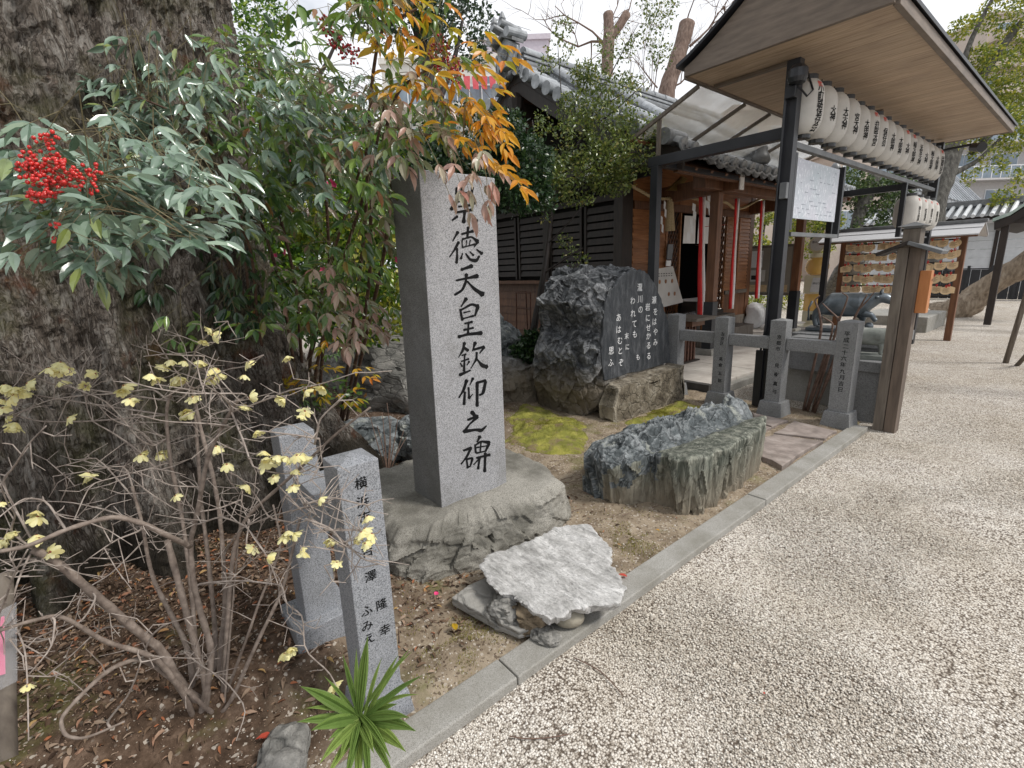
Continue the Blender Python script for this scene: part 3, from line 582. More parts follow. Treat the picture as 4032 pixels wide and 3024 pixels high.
# ---- paper lanterns
def lantern(par, cx, cy, z0, r, h, body, red=True, fs=.075):
    prof = []; k = 44
    for i in range(k + 1):
        u = i / k; rr = r * (1 - (abs(2 * u - 1)) ** 4.2 * .50); prof.append((rr + (.0026 if i % 2 else 0), z0 + .035 + h * u))
    o = part('paper_shade', MB().lathe(prof, (cx, cy, 0), 28), 'paper', par, smooth=True)
    part('lower_ring', MB().lathe([(r * .42, z0), (r * .44, z0), (r * .44, z0 + .042), (r * .40, z0 + .042)], (cx, cy, 0), 20), 'plastic_black', par)
    part('upper_ring', MB().lathe([(r * .56, z0 + h + .028), (r * .58, z0 + h + .028), (r * .58, z0 + h + .07), (r * .3, z0 + h + .075)], (cx, cy, 0), 20), 'plastic_black', par)
    def wrap(txt, size, zc, m, ang, off=.015, name='lettering'):
        V, F = glyphs(vert(txt), size, offset=off, space=.80); mb = MB(); W = []
        for p in V:
            z = zc + p[1]; u = min(max((z - z0 - .035) / h, 0), 1); rr = r * (1 - (abs(2 * u - 1)) ** 4.2 * .50) + .0048; a = ang + p[0] / rr
            W.append((cx + rr * math.cos(a), cy + rr * math.sin(a), z))
        if len(V): mb.add(W, F); part(name, mb, m, par)
    wrap(body, fs, z0 + .035 + h * .43, 'ink', LANG)
    if red: wrap('献', fs * .72, z0 + .035 + h * .86, 'red_ink', LANG, .02, 'red_lettering')
LANG = math.radians(-18)
txts = ['小町路保存会', '大神', '大天神', '宮大神', '大明神', '弁財天宮', '保存会', '大明神', '大明神', '大神', '稲大明神', '天宮大神', '大神', '稲大明神', '大明神', '田商店会']
reds = [1, 0, 0, 0, 0, 1, 1, 0, 0, 1, 1, 0, 0, 0, 0, 1]
ordn = ['nearest the camera, beside the black post', 'second from the black post', 'third from the black post', 'fourth from the black post', 'fifth from the black post', 'sixth from the black post', 'seventh from the black post', 'eighth from the black post', 'eighth from the far end', 'seventh from the far end', 'sixth from the far end', 'fifth from the far end', 'fourth from the far end', 'third from the far end', 'last but one at the far end', 'last in the row at the far end']
for i, s in enumerate(txts):
    y = 5.64 + i * .352; t = thing('paper_lantern', 'white paper lantern with brushed characters, ' + ordn[i], 'lantern', (BX + .02, y, 2.735), 0, 'paper lanterns in the long upper row')
    lantern(t, BX + .02, y, 2.735 + RNG.uniform(-.008, .008), .158, .49, s, reds[i], .082)
    part('hook', MB().tube([(BX + .02, y, 3.31), (BX + .02, y, 3.335)], .006, 6), 'steel_black', t)
for i in range(4):
    y = 9.86 + i * .40; t = thing('paper_lantern', 'white paper lantern in the lower group, ' + ['nearest of the four', 'second of the four', 'third of the four', 'last of the four'][i], 'lantern', (BX, y, 2.0), 0, 'paper lanterns in the short lower row')
    lantern(t, BX + .02, y, 1.94, .172, .49, ['稲荷大明神', '町会有志', '商店会一同', '崇敬会中'][i], 1, .055)
part('upright', MB().box(BX - .01, 9.50, 1.85, BX + .05, 9.57, 2.628), 'steel_black', sh)
part('lantern_bar', MB().box(BX - .025, 9.575, 1.86, BX + .025, 11.34, 1.89), 'steel_grey', sh)

# ---- brown wooden post with a small gabled cap and an orange box
mat('wood_post', ((.3, (.075, .055, .042)), (.7, (.15, .112, .085))), scale=4, rough=.75, stretch=(8, 8, .8), bumps=((14, .4, .003),))
wp = thing('wooden_post', 'thick weathered wooden post with a small gabled cap and orange wooden box on its side', 'wooden post', (-1.13, 5.44, -.03))
part('shaft', MB().box(-1.215, 5.36, -.04, -1.135, 5.50, 1.63), 'wood_grey', wp, bev=.004)
part('shaft', MB().box(-1.130, 5.365, -.04, -1.045, 5.50, 1.63), 'wood_post', wp, bev=.004)
part('cap_block', MB().box(-1.19, 5.35, 1.632, -1.07, 5.51, 1.78), 'wood_grey', wp, bev=.004)
for sx in (-1, 1):
    part('cap_board', MB().beam((-1.13 - sx * .01 * sx, 5.43, 1.665), (-1.13 + sx * .225, 5.43, 1.575), .25, .03), 'steel_grey' if sx > 0 else 'wood_dark', wp, bev=.003)
part('finial', MB().frustum(-1.13, 5.43, 1.782, 1.80, .05, .09, .08, .10).frustum(-1.13, 5.43, 1.80, 1.835, .10, .11, .01, .02), 'steel_grey', wp)
part('orange_box', MB().box(-1.043, 5.40, 1.07, -.965, 5.49, 1.43), 'wood_orange', wp, bev=.004)
part('keyhole', MB().box(-.964, 5.44, 1.34, -.962, 5.455, 1.36), 'ink', wp)

# ================================================================== ROCKS
def rockmat(name, a, b_, c_, sc=5, stretch=(1, 1, 1), vein=None, crack=.9, rough=.85, lich=None, dirt=None, wear=.45):
    m, t, b, o = nodes_of(name); v = coords(t, stretch)
    n = noise(t, v, sc, 9, .68, .4); c = ramp(t, n, ((.33, a), (.5, b_), (.66, c_)))
    n2 = noise(t, v, sc * 5, 8, .7); c = mixc(t, .6, c, ramp(t, n2, ((.3, (.45, .45, .45)), (.7, (1.25, 1.25, 1.25)))), 'MULTIPLY')
    # warped fracture lines, pale worn edges
    wv = t.nodes.new('ShaderNodeMix'); wv.data_type = 'VECTOR'; wv.inputs['Factor'].default_value = .16; nn_ = t.nodes.new('ShaderNodeTexNoise'); nn_.inputs['Scale'].default_value = sc * 1.3; nn_.inputs['Detail'].default_value = 6
    t.links.new(v, nn_.inputs['Vector']); t.links.new(v, wv.inputs['A']); t.links.new(nn_.outputs['Color'], wv.inputs['B'])
    e1 = voro(t, wv.outputs['Result'], sc * 1.7, 'DISTANCE_TO_EDGE'); e2 = voro(t, wv.outputs['Result'], sc * 5.5, 'DISTANCE_TO_EDGE')
    if wear: c = mixc(t, ramp(t, e1, ((0, .75), (.025, .25), (.06, 0))), c, tuple(q * .35 for q in a)); c = mixc(t, ramp(t, e2, ((0, .3), (.05, 0))), c, tuple(q * .5 for q in a))
    g_ = t.nodes.new('ShaderNodeNewGeometry')
    if wear: c = mixc(t, ramp(t, g_.outputs['Pointiness'], ((.505, 0), (.56, wear))), c, tuple(min(.8, q * 1.55) for q in c_))
    if vein: c = mixc(t, ramp(t, voro(t, v, sc * 1.3, 'DISTANCE_TO_EDGE'), ((0, .8), (.03, 0))), c, vein)
    if lich: c = mixc(t, ramp(t, noise(t, coords(t), 7, 6, .65), ((.56, 0), (.64, .75))), c, lich)
    if dirt:
        x = t.nodes.new('ShaderNodeSeparateXYZ'); t.links.new(coords(t), x.inputs[0]); ad = t.nodes.new('ShaderNodeMath'); ad.operation = 'MULTIPLY_ADD'; ad.inputs[1].default_value = .25
        t.links.new(noise(t, coords(t), 6, 5), ad.inputs[0]); t.links.new(x.outputs[2], ad.inputs[2]); c = mixc(t, ramp(t, ad.outputs[0], ((dirt[1], .85), (dirt[1] + .3, 0))), c, dirt[0])
    t.links.new(c, b.inputs['Base Color']); b.inputs['Roughness'].default_value = rough; b.inputs['Specular IOR Level'].default_value = .35
    t.links.new(bump(t, n2, crack, .012, bump(t, ramp(t, e1, ((0, 0), (.10, 1))), .5 if wear else 0, .02, bump(t, n, .6, .03))), b.inputs['Normal']); return m
rockmat('rock_dark', (.028, .030, .033), (.085, .09, .095), (.26, .265, .27), 5, dirt=((.17, .14, .10), .40))
rockmat('rock_face', (.028, .032, .037), (.055, .06, .066), (.115, .12, .128), 7, (2.2, 2.2, .7), crack=.25, rough=.55, wear=0)
rockmat('rock_ledge', (.07, .055, .038), (.20, .17, .125), (.40, .36, .29), 6)
rockmat('rock_green', (.045, .055, .042), (.15, .16, .13), (.34, .345, .29), 6, (3.2, 3.2, .42), lich=(.34, .34, .28), dirt=((.28, .235, .175), .12))
rockmat('rock_blue', (.035, .043, .046), (.11, .125, .13), (.27, .285, .29), 6, lich=(.34, .35, .31))
rockmat('rock_grey', (.08, .08, .075), (.20, .195, .18), (.34, .325, .30), 4, (1, 1, 2.2))
rockmat('rock_slab', (.30, .295, .28), (.54, .53, .515), (.74, .73, .715), 4.5, (1.3, 3.2, 1), crack=.9, wear=0)
rockmat('rock_river', (.22, .20, .15), (.32, .29, .23), (.42, .39, .32), 3, crack=.1, rough=.6, wear=0)
rockmat('rock_brown', (.09, .065, .04), (.17, .13, .085), (.28, .22, .15), 5)

t_ = MATS['rock_slab'].node_tree; b_s = [n_ for n_ in t_.nodes if n_.type == 'BSDF_PRINCIPLED'][0]; wv_ = t_.nodes.new('ShaderNodeTexWave'); wv_.inputs['Scale'].default_value = 5.5; wv_.inputs['Distortion'].default_value = 11; wv_.inputs['Detail'].default_value = 5; wv_.inputs['Detail Scale'].default_value = 1.6
t_.links.new(coords(t_, (1, 1.6, 1), rot=(0, 0, .5)), wv_.inputs['Vector']); t_.links.new(mixc(t_, ramp(t_, wv_.outputs['Fac'], ((.40, 0), (.49, .65), (.53, .65), (.60, 0))), b_s.inputs['Base Color'].links[0].from_socket, (.20, .19, .18)), b_s.inputs['Base Color'])
def outline_R(poly, n):
    P = np.array(poly, float); c = P.mean(0); Q = P - c; out = []
    for k in range(n):
        a = 2 * PI * k / n; d = np.array([math.cos(a), math.sin(a)]); best = .01
        for i in range(len(Q)):
            p, q = Q[i], Q[(i + 1) % len(Q)]; e = q - p; den = d[0] * e[1] - d[1] * e[0]
            if abs(den) < 1e-9: continue
            t = (p[0] * e[1] - p[1] * e[0]) / den; s = (p[0] * d[1] - p[1] * d[0]) / den
            if -1e-6 <= s <= 1.000001 and t > best: best = t
        out.append(best)
    R = np.array(out)
    return c, R
def stump(poly, topf, z0, n=220, nr=46, ns=26, smooth_out=3, side=None, edge=.04, edge_drop=.02, lean=0.0):
    """solid standing on its outline: fluted sides below, height-field top above"""
    c, R = outline_R(poly, n)
    for _ in range(smooth_out): R = (np.roll(R, 1) + 2 * R + np.roll(R, -1)) / 4
    a = 2 * PI * np.arange(n) / n; ca, sa = np.cos(a), np.sin(a); rows = []
    zt = topf(c[0] + R * ca, c[1] + R * sa)
    for j in range(ns):                       # sides
        u = j / (ns - 1); z = z0 + (zt - edge_drop - z0) * u; r = R * (1 + lean * (1 - u))
        P = np.stack([c[0] + r * ca, c[1] + r * sa, z], -1); d = side(P, u) if side else 0
        rows.append(np.stack([c[0] + (r + d) * ca, c[1] + (r + d) * sa, z], -1))
    last = rows[-1]; rl = np.hypot(last[:, 0] - c[0], last[:, 1] - c[1])
    for i in range(1, nr):                    # top
        f = 1 - i / (nr - 1); f = f ** .8; r = rl * f; x = c[0] + r * ca; y = c[1] + r * sa
        z = topf(x, y) - edge_drop * np.clip(1 - (rl - r) / edge, 0, 1) ** 2
        rows.append(np.stack([x, y, z], -1))
    V = np.concatenate(rows); m = len(rows); I = (np.arange(m - 1)[:, None] * n + np.arange(n)[None, :]); J = (np.arange(m - 1)[:, None] * n + (np.arange(n)[None, :] + 1) % n)
    F = np.stack([I, J, J + n, I + n], -1).reshape(-1, 4); return V, F
def vrock(name, V, F, m, label, cat, smooth=True, parent=None, group=None, ang=.7):
    lo = V.min(0); hi = V.max(0); loc = np.array([(lo[0] + hi[0]) / 2, (lo[1] + hi[1]) / 2, max(lo[2], 0)])
    if parent is not None: loc = world_base(parent)
    o = obj(name, newmesh(name, V - loc, F, smooth), m, parent, None if parent is not None else loc)
    if parent is None: tag(o, label, cat, group)
    if smooth: o.data.set_sharp_from_angle(angle=ang)
    return o
def sphere_np(sub):
    import bmesh
    bm = bmesh.new(); bmesh.ops.create_icosphere(bm, subdivisions=sub, radius=1); V = np.array([v.co[:] for v in bm.verts]); F = np.array([[v.index for v in f.verts] for f in bm.faces]); bm.free(); return V, F
ICO = {}
def boulder(c, dims, seed, e=.75, sub=5, amp=.12, fac=.10, planes=(), fine=.02, sc=1.3, fsc=2.0, rot=0, outline=None):
    if sub not in ICO: ICO[sub] = sphere_np(sub)
    V, F = ICO[sub]; D = np.array(dims, float)
    Q = np.sign(V) * np.abs(V) ** e; Q = Q * D
    if outline is not None:       # outline in the y-z plane, seen along x
        cc, R = outline; a = np.arctan2(Q[:, 2], Q[:, 1]) % (2 * PI); rr = np.interp(a, np.linspace(0, 2 * PI, len(R) + 1), np.append(R, R[0])); s = np.hypot(V[:, 1], V[:, 2]) ** .6
        Q = np.stack([Q[:, 0], np.cos(a) * rr * s, np.sin(a) * rr * s], -1)
    dn = Q / (np.linalg.norm(Q, axis=1)[:, None] + 1e-9); S_ = Q / max(dims)
    Q = Q + dn * (amp * fbm(S_ + seed * 3.1, sc, 4, seed) + fac * cell(S_ + seed, fsc, seed) + fac * .45 * cell(S_, fsc * 2.6, seed + 5) + fine * ridge(S_, 9, 3, seed))[:, None] * max(dims)
    if rot: ca, sa = math.cos(rot), math.sin(rot); Q = np.stack([Q[:, 0] * ca - Q[:, 1] * sa, Q[:, 0] * sa + Q[:, 1] * ca, Q[:, 2]], -1)
    Q = Q + np.array(c)
    for pp, nn in planes:
        nn = np.array(nn, float); nn /= np.linalg.norm(nn); d = (Q - np.array(pp)) @ nn; Q = Q - np.where(d > 0, d, 0)[:, None] * nn
    return Q, F

# poem boulder -----------------------------------------------------------
pr = thing('poem_boulder', 'large dark craggy boulder with a smooth slanting face carrying white brushed verse', 'inscribed rock', (-3.7, 4.4, 0))
FX = -3.2
oy = [(3.70, .95), (3.62, 1.22), (3.80, 1.45), (4.10, 1.56), (4.48, 1.60), (4.80, 1.38), (5.02, 1.05), (5.14, .45), (5.10, -.1), (3.72, -.1), (3.62, .35), (3.58, .7)]
cy_, R_ = outline_R(oy, 180)
cc = (-3.78, cy_[0], cy_[1])
V, F = boulder(cc, (.68, .75, .75), 3, e=.8, sub=7, amp=.05, fac=.075, fine=.010, sc=2.0, fsc=2.3, outline=(cy_, R_), planes=[((FX - .004, 4.4, .9), (1, 0, 0)), ((-4.25, 4.2, .9), (-1, -.5, .1))])
rk = vrock('rough_rock', V, F, 'rock_dark', '', '', parent=pr, ang=.5)
fp = [(3.86, .40), (3.80, .70), (3.83, 1.02), (3.88, 1.24), (4.06, 1.42), (4.28, 1.52), (4.5, 1.50), (4.72, 1.33), (4.88, 1.10), (5.0, .86), (5.05, .43)]
jf = []
for i in range(len(fp)):
    a = np.array(fp[i]); c = np.array(fp[(i + 1) % len(fp)])
    for k in range(6): q = a + (c - a) * k / 6 + (RNG.uniform(-.012, .012, 2) if k else 0); jf.append((q[0], q[1]))
part('inscribed_face', MB().extr([(FX + .004 + .02 * 0, y, z) for y, z in jf], (-.03, 0, 0)), 'rock_face', pr, bev=.004)
ld = [(3.84, -.1), (5.12, -.1), (5.10, .2), (5.06, .42), (3.86, .38), (3.80, .15)]
c2, R2 = outline_R(ld, 120)
V, F = boulder((-3.10, c2[0], c2[1]), (.16, .6, .3), 9, e=.35, sub=5, amp=.03, fac=.04, fine=.012, fsc=3, outline=(c2, R2), planes=[((0, 3.85, .36), (0, -.04, 1)), ((-3.0, 4, 0), (1, 0, .0))])
vrock('ledge', V, F, 'rock_ledge', '', '', parent=pr, ang=.5)
def poem(cs, size=.090, off=.005):
    for c, x, y in cs: part('verse_character', lettering(MB(), c, size, PX(2050 + x * .3617, 950 + y * .3617, FX + .005), (0, 1, 0), (0, 0, 1), nrm=.003, offset=off), 'paper_white', pr)
poem([('瀬', 1450, 640), ('を', 1465, 765), ('は', 1455, 875), ('や', 1465, 985), ('み', 1465, 1100)])
poem([('岩', 1380, 715), ('に', 1382, 835), ('せ', 1388, 940), ('か', 1390, 1030), ('る', 1390, 1135), ('る', 1392, 1250)])
poem([('瀧', 1295, 500), ('川', 1297, 630), ('の', 1302, 745)])
poem([('わ', 1218, 645), ('れ', 1222, 785), ('て', 1235, 900), ('も', 1240, 1010)])
poem([('末', 1152, 1030), ('に', 1160, 1150), ('も', 1275, 1260)], .075, .006)
poem([('あ', 1065, 830), ('は', 1065, 960), ('む', 1078, 1080), ('と', 1083, 1190), ('ぞ', 1090, 1320)])
poem([('思', 985, 1190), ('ふ', 980, 1320)])

# pedestal boulder under the pillar --------------------------------------
bo = [(-3.02, 1.2), (-2.75, 1.0), (-2.35, .94), (-2.14, .95), (-2.05, 1.12), (-2.01, 1.35), (-1.95, 1.60), (-1.92, 1.80), (-2.02, 2.02), (-2.25, 2.12), (-2.7, 2.15), (-3.05, 1.8)]
top = lambda x, y: .265 + .010 * fbm(np.stack([x, y, 0 * x], -1), 4, 4, 4) - .05 * np.clip((x + 2.02) / .28, 0, 1) ** 2
V, F = stump(bo, top, -.08, side=lambda P, u: .028 * fbm(P, 4, 4, 12) + .034 * cell(P, 5, 3) + .012 * cell(P, 13, 6) + .006 * ridge(P, 22, 3, 1) + .022 * math.sin(PI * min(u * 1.1, 1)) + .03 * (1 - u), edge=.085, edge_drop=.05, n=420, ns=70, nr=60)
vrock('base_boulder', V, F, 'base_boulder', 'rough flat-topped boulder carrying the tall square inscribed pillar', 'pedestal rock', ang=.9)
# pale flat slab on small stones ------------------------------------------
so = [G(x * S, y * S, .135)[:2] for x, y in [(1035, 1215), (1060, 1190), (1105, 1176), (1150, 1163), (1200, 1132), (1275, 1126), (1292, 1150), (1322, 1180), (1322, 1215), (1350, 1270), (1338, 1308), (1240, 1318), (1226, 1332), (1190, 1342), (1130, 1310), (1118, 1290), (1080, 1280), (1050, 1250)]]
sc_ = np.mean(so, 0)
topS = lambda x, y: .135 + .03 * (x - sc_[0]) - .02 * (y - sc_[1]) + .0045 * ridge(np.stack([x * 1.2, y * 3.4, 0 * x], -1), 5, 4, 6) + .002 * fbm(np.stack([x, y, 0 * x], -1), 30, 3, 7)
V, F = stump(so, topS, .10, n=340, nr=70, ns=5, smooth_out=1, side=lambda P, u: .009 * fbm(P, 38, 3, 3) + .006 * cell(P, 24, 4) - .02 * (1 - u), edge=.02, edge_drop=.006)
V[:340, 2] += .0
vrock('pale_slab', V, F, 'rock_slab', 'flat pale grey slab with wavy edges propped on small stones beside the kerb', 'stone slab', ang=.8)
def small(name, px, py, z, dims, m, label, seed, rot=0, sub=4, **k):
    p = G(px * S, py * S, z); V, F = boulder((p[0], p[1], z + dims[2] * .8), dims, seed, sub=sub, rot=rot, **k); return vrock(name, V, F, m, label, 'stone', ang=.45 if k.get('fac', .1) > .03 else 1.2)
small('stone', 1088, 1345, 0, (.075, .06, .06), 'rock_grey', 'angular grey stone under the left edge of the pale slab', 5, .5)
small('stone', 1143, 1366, 0, (.045, .035, .04), 'rock_brown', 'brown stone between the grey block and the round cobble below the pale slab', 6, .9)
small('stone', 1226, 1345, .02, (.075, .055, .045), 'rock_river', 'smooth rounded beige cobble under the pale slab', 8, .7, amp=.02, fac=0, fine=0, e=1)
small('stone', 1182, 1380, .012, (.062, .045, .022), 'rock_grey', 'small flat jagged grey stone lying in front of the pale slab on the kerb', 11, .3)
small('stone', 1150, 1330, .03, (.10, .10, .045), 'rock_brown', 'low stone hidden in the shade beneath the pale slab', 15, .3)
b = MB(); P = [G(x * S, y * S, .05)[:2] for x, y in [(975, 1288), (1010, 1262), (1070, 1235), (1190, 1345), (1120, 1360), (1060, 1335)]]
solo('stone', MB().prism([tuple(p) for p in P[::-1]], .0, .045), 'rock_grey', 'thin flat stone plate lying on the soil at the left of the pale slab', 'stone', (-1.7, 1.1, 0), bev=.006)
# long fluted green rock ---------------------------------------------------
to = [(-2.20, 2.45), (-2.05, 2.36), (-1.88, 2.36), (-1.78, 2.50), (-1.68, 2.58), (-1.55, 2.58), (-1.45, 2.70), (-1.42, 2.95), (-1.45, 3.25), (-1.50, 3.6), (-1.58, 3.9), (-1.80, 4.02), (-2.05, 3.85), (-2.22, 3.5), (-2.28, 3.0), (-2.26, 2.65)]
def topT(x, y):
    P = np.stack([x, y, 0 * x], -1); u = np.clip((y - 2.35) / 1.6, 0, 1)
    edge = .30 + .10 * np.clip((x + 2.2) / .8, 0, 1) * (1 - .25 * u) - .10 * np.clip((2.55 - y) / .25, 0, 1)
    cr = np.exp(-((x + 2.02 - .16 * u) / .13) ** 2); dip = np.exp(-((x + 1.83 - .12 * u) / .085) ** 2) * np.clip(u * 4, 0, 1)
    z = edge + cr * (.035 + .045 * u + .022 * ridge(P * np.array([2.2, 1, 1]), 4, 4, 3)) - .06 * dip
    return z + .028 * ridge(P * np.array([2.4, .9, 1]), 7, 4, 9) * (1.2 * np.exp(-((x + 1.98) / .17) ** 2) + .12) + .010 * cell(P * np.array([1.6, .8, 1]), 9, 4) * (.3 + np.exp(-((x + 1.98) / .2) ** 2))
def sideT(P, u):
    Q = P * np.array([1, 1, .18]); return .016 * ridge(Q, 5, 4, 5) + .030 * cell(P * np.array([1, 1, .22]), 5, 3) + .014 * cell(P * np.array([1, 1, .35]), 13, 6) + .010 * fbm(Q, 22, 3, 8) - .075 * np.exp(-(((P[:, 1] - 2.545) + (P[:, 0] + 1.80) * .2) / .035) ** 2) * (P[:, 0] > -1.95) - .03 * (1 - u)
V, F = stump(to, topT, -.08, n=420, nr=80, ns=40, smooth_out=2, side=sideT, edge=.03, edge_drop=.015)
o = vrock('fluted_rock', V, F, 'rock_green', 'long low greenish rock with fluted sides and a jagged blue-grey crest, beside the flagstones', 'garden rock', ang=.6)
o.data.materials.append(MATS['rock_blue'])
cen = V[F].mean(1); top_ = (cen[:, 2] > .20 + .09 * fbm(cen, 8, 4, 5)) & ((cen[:, 0] < -1.80 + .16 * (cen[:, 1] - 2.35) / 1.6 + .10 * fbm(cen, 7, 4, 3))) | (cen[:, 1] < 2.42) & (cen[:, 0] < -1.98)
o.data.polygons.foreach_set('material_index', top_.astype(np.int32))
# other garden rocks --------------------------------------------------------
def grock(c, dims, seed, m, label, sub=5, **k):
    V, F = boulder(c, dims, seed, sub=sub, **k); return vrock('garden_rock', V, F, m, label, 'garden rock', ang=.5, group=None)
grock((-5.35, 2.75, .35), (1.0, .55, .75), 21, 'rock_grey', 'big slanting layered grey rock behind the tall pillar, under the red-tinged leaves', rot=.5, fac=.07, planes=[((-5.2, 2.5, .75), (.6, -.5, .55))])
grock((-6.9, 2.9, .25), (.7, .6, .6), 22, 'rock_grey', 'grey rock at the far left of the layered rock, behind the shrub stems', rot=.2, fac=.08)
grock((-3.98, 1.62, .06), (.34, .30, .24), 23, 'rock_blue', 'low smooth grey rock behind the lettered post, left of the tall pillar', rot=.6, fac=.05)
grock((-3.62, 1.95, .10), (.28, .25, .26), 24, 'rock_blue', 'blue-grey rock touching the left side of the tall pillar', rot=.1, fac=.06)
grock((-4.75, 3.75, .12), (.50, .40, .34), 25, 'rock_dark', 'dark low rock between the tall pillar and the poem boulder', rot=.3, fac=.07)
grock((-5.45, 4.0, .40), (.38, .40, .62), 26, 'rock_blue', 'upright rounded dark rock just behind the right edge of the tall pillar', rot=.3, fac=.05)
for x, y, d, s_, l in [(610, 1640, .10, 31, 'pale grey angular stone lying left of the spiky plant at the bottom'), (270, 1442, .085, 32, 'small rounded grey stone behind the shrub base'), (180, 1570, .07, 33, 'dark grey stone in the leaf litter left of the shrub base'), (370, 1460, .05, 34, 'small stone leaning against the shrub stems'), (45, 1590, .09, 35, 'dark stone at the lower left corner'), (240, 1530, .08, 36, 'flat grey stone half buried in the litter left of the shrub')]:
    p = G(x * S, y * S, .02); V, F = boulder((p[0], p[1], .02), (d, d * .75, d * .5), s_, sub=4, rot=s_, fac=.08); vrock('stone', V, F, 'rock_grey', l, 'stone', ang=.5)

# ---- moss cushions
mat('moss', ((.3, (.10, .10, .02)), (.5, (.215, .215, .035)), (.7, (.37, .34, .075))), scale=7, rough=.95, bumps=((120, 1., .006), (30, .6, .01)), world=True, dirt=(8, (.20, .15, .08), .50, .62))
leafmat('moss_blade', ((0, (.13, .13, .02)), (.5, (.27, .27, .04)), (1, (.44, .39, .09))), rough=.8, trans=.3, spec=.1)
def mossbed(pts, h, seed, label):
    c, R = outline_R(pts, 160); R = R * (1 + .09 * fbm(np.stack([np.cos(np.arange(160) * PI / 80) * 2, np.sin(np.arange(160) * PI / 80) * 2, 0 * np.arange(160)], -1), 2.2, 4, seed)); an_ = 2 * PI * np.arange(160) / 160; pts = [(c[0] + R[k] * math.cos(an_[k]), c[1] + R[k] * math.sin(an_[k])) for k in range(160)]; f = lambda x, y: h * (.6 + .5 * fbm(np.stack([x, y, 0 * x], -1), 2.5, 3, seed)) + .012 * fbm(np.stack([x, y, 0 * x], -1), 16, 3, seed) + .01
    V, F = stump(pts, f, -.05, n=160, nr=40, ns=4, edge=.30, edge_drop=h * .95 + .012); n1 = len(V)
    o = obj('moss_cushion', newmesh('moss_cushion', V - np.array([c[0], c[1], 0]), F, True), 'moss', None, (c[0], c[1], 0)); tag(o, label, 'moss'); o['kind'] = 'stuff'
    r = np.random.default_rng(seed); A = V[4 * 160:]; k = r.integers(0, len(A), 9000); P = A[k] + np.stack([r.uniform(-.012, .012, 9000), r.uniform(-.012, .012, 9000), np.zeros(9000)], -1)
    return o, P
MOSSP = []
for i, (q, h, l) in enumerate([([(-4.3, 3.62), (-3.97, 3.15), (-3.35, 2.6), (-2.95, 2.62), (-2.64, 2.9), (-2.72, 3.25), (-3.3, 3.62), (-3.9, 3.75)], .05, 'wide yellow-green moss cushion between the pillar and the poem boulder'),
                      ([(-2.95, 3.75), (-2.6, 3.8), (-2.55, 4.3), (-2.62, 4.9), (-2.95, 4.95), (-3.0, 4.4)], .03, 'narrow bright moss patch between the poem boulder and the fluted rock'),
                      ]):
    o, P = mossbed(q, h, 40 + i, l); MOSSP.append(P)
r = np.random.default_rng(14)
for cx_, cy_2, sx_, sy_, k in ((-1.52, 2.12, .09, .10, 1800), (-1.60, .92, .14, .10, 3000), (-3.0, 3.0, .55, .30, 5200), (-2.75, 4.3, .16, .45, 3000), (-1.7, 2.3, .12, .1, 500), (-3.5, 3.2, .5, .4, 2500)):
    A_ = np.stack([cx_ + r.normal(0, sx_, k), cy_2 + r.normal(0, sy_, k)], -1); A_ = A_[A_[:, 0] < -1.37]; f_ = fbm(np.stack([A_[:, 0], A_[:, 1], 0 * A_[:, 0]], -1), 9, 3, 4) > -.1; A_ = A_[f_]; MOSSP.append(np.stack([A_[:, 0], A_[:, 1], soil_z(A_[:, 0], A_[:, 1]) + .001], -1))
P = np.concatenate(MOSSP); n = len(P); r = np.random.default_rng(3); a = r.uniform(0, 2 * PI, n); w = .0016; L = r.uniform(.006, .013, n)
D_ = np.stack([np.cos(a), np.sin(a), 0 * a], -1); T_ = P + np.stack([r.uniform(-.005, .005, n), r.uniform(-.005, .005, n), L], -1)
V = np.stack([P - D_ * w - [0, 0, .003], P + D_ * w - [0, 0, .003], T_], 1).reshape(-1, 3); F = np.arange(3 * n).reshape(-1, 3)
o = obj('moss_tufts', newmesh('moss_tufts', V, F), 'moss_blade'); o['kind'] = 'stuff'

# ================================================================== SHRINE HALL
WX = -5.2            # front wall (towards the yard); side wall at y = 6.8
sr = thing('shrine_hall', 'dark wooden shrine hall with grey tiled roof and open lattice doorway', 'shrine', (-7, 9, .1))
def hb(name, x0, y0, z0, x1, y1, z1, m='wood_dark', bev=0, mb=None): return part(name, MB().box(x0, y0, z0, x1, y1, z1), m, sr, bev=bev)
# side wall (faces the garden)
for x in (-5.26, -7.05, -8.85): hb('post', x - .07, 6.72, .1, x + .07, 6.86, 3.3)
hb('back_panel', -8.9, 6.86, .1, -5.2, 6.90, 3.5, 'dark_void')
hb('ledge', -8.9, 6.60, 1.28, -5.35, 6.80, 1.34, 'wood_brown')
hb('sill', -8.9, 6.70, 2.62, -5.3, 6.80, 2.72)
for x0, x1 in ((-6.98, -6.16), (-6.10, -5.34), (-8.78, -7.98), (-7.92, -7.12)):
    for s_ in (x0, x1 - .05): hb('shutter_stile', s_, 6.76, 1.36, s_ + .05, 6.80, 2.60)
    k = 9
    for i in range(k):
        z = 1.42 + i * .13; b = MB().box(x0 + .05, 6.785, z, x1 - .05, 6.80, z + .10); b.v = [(x, y - (.018 if zz < z + .05 else 0), zz) for x, y, zz in b.v]; part('louvre', b, 'wood_dark', sr)
for i in range(7):
    z = .16 + i * .16; b = MB().box(-8.9, 6.78, z, -5.33, 6.80, z + .17); b.v = [(x, y - (.02 if zz < z + .05 else 0), zz) for x, y, zz in b.v]; part('side_board', b, 'wood_brown', sr)
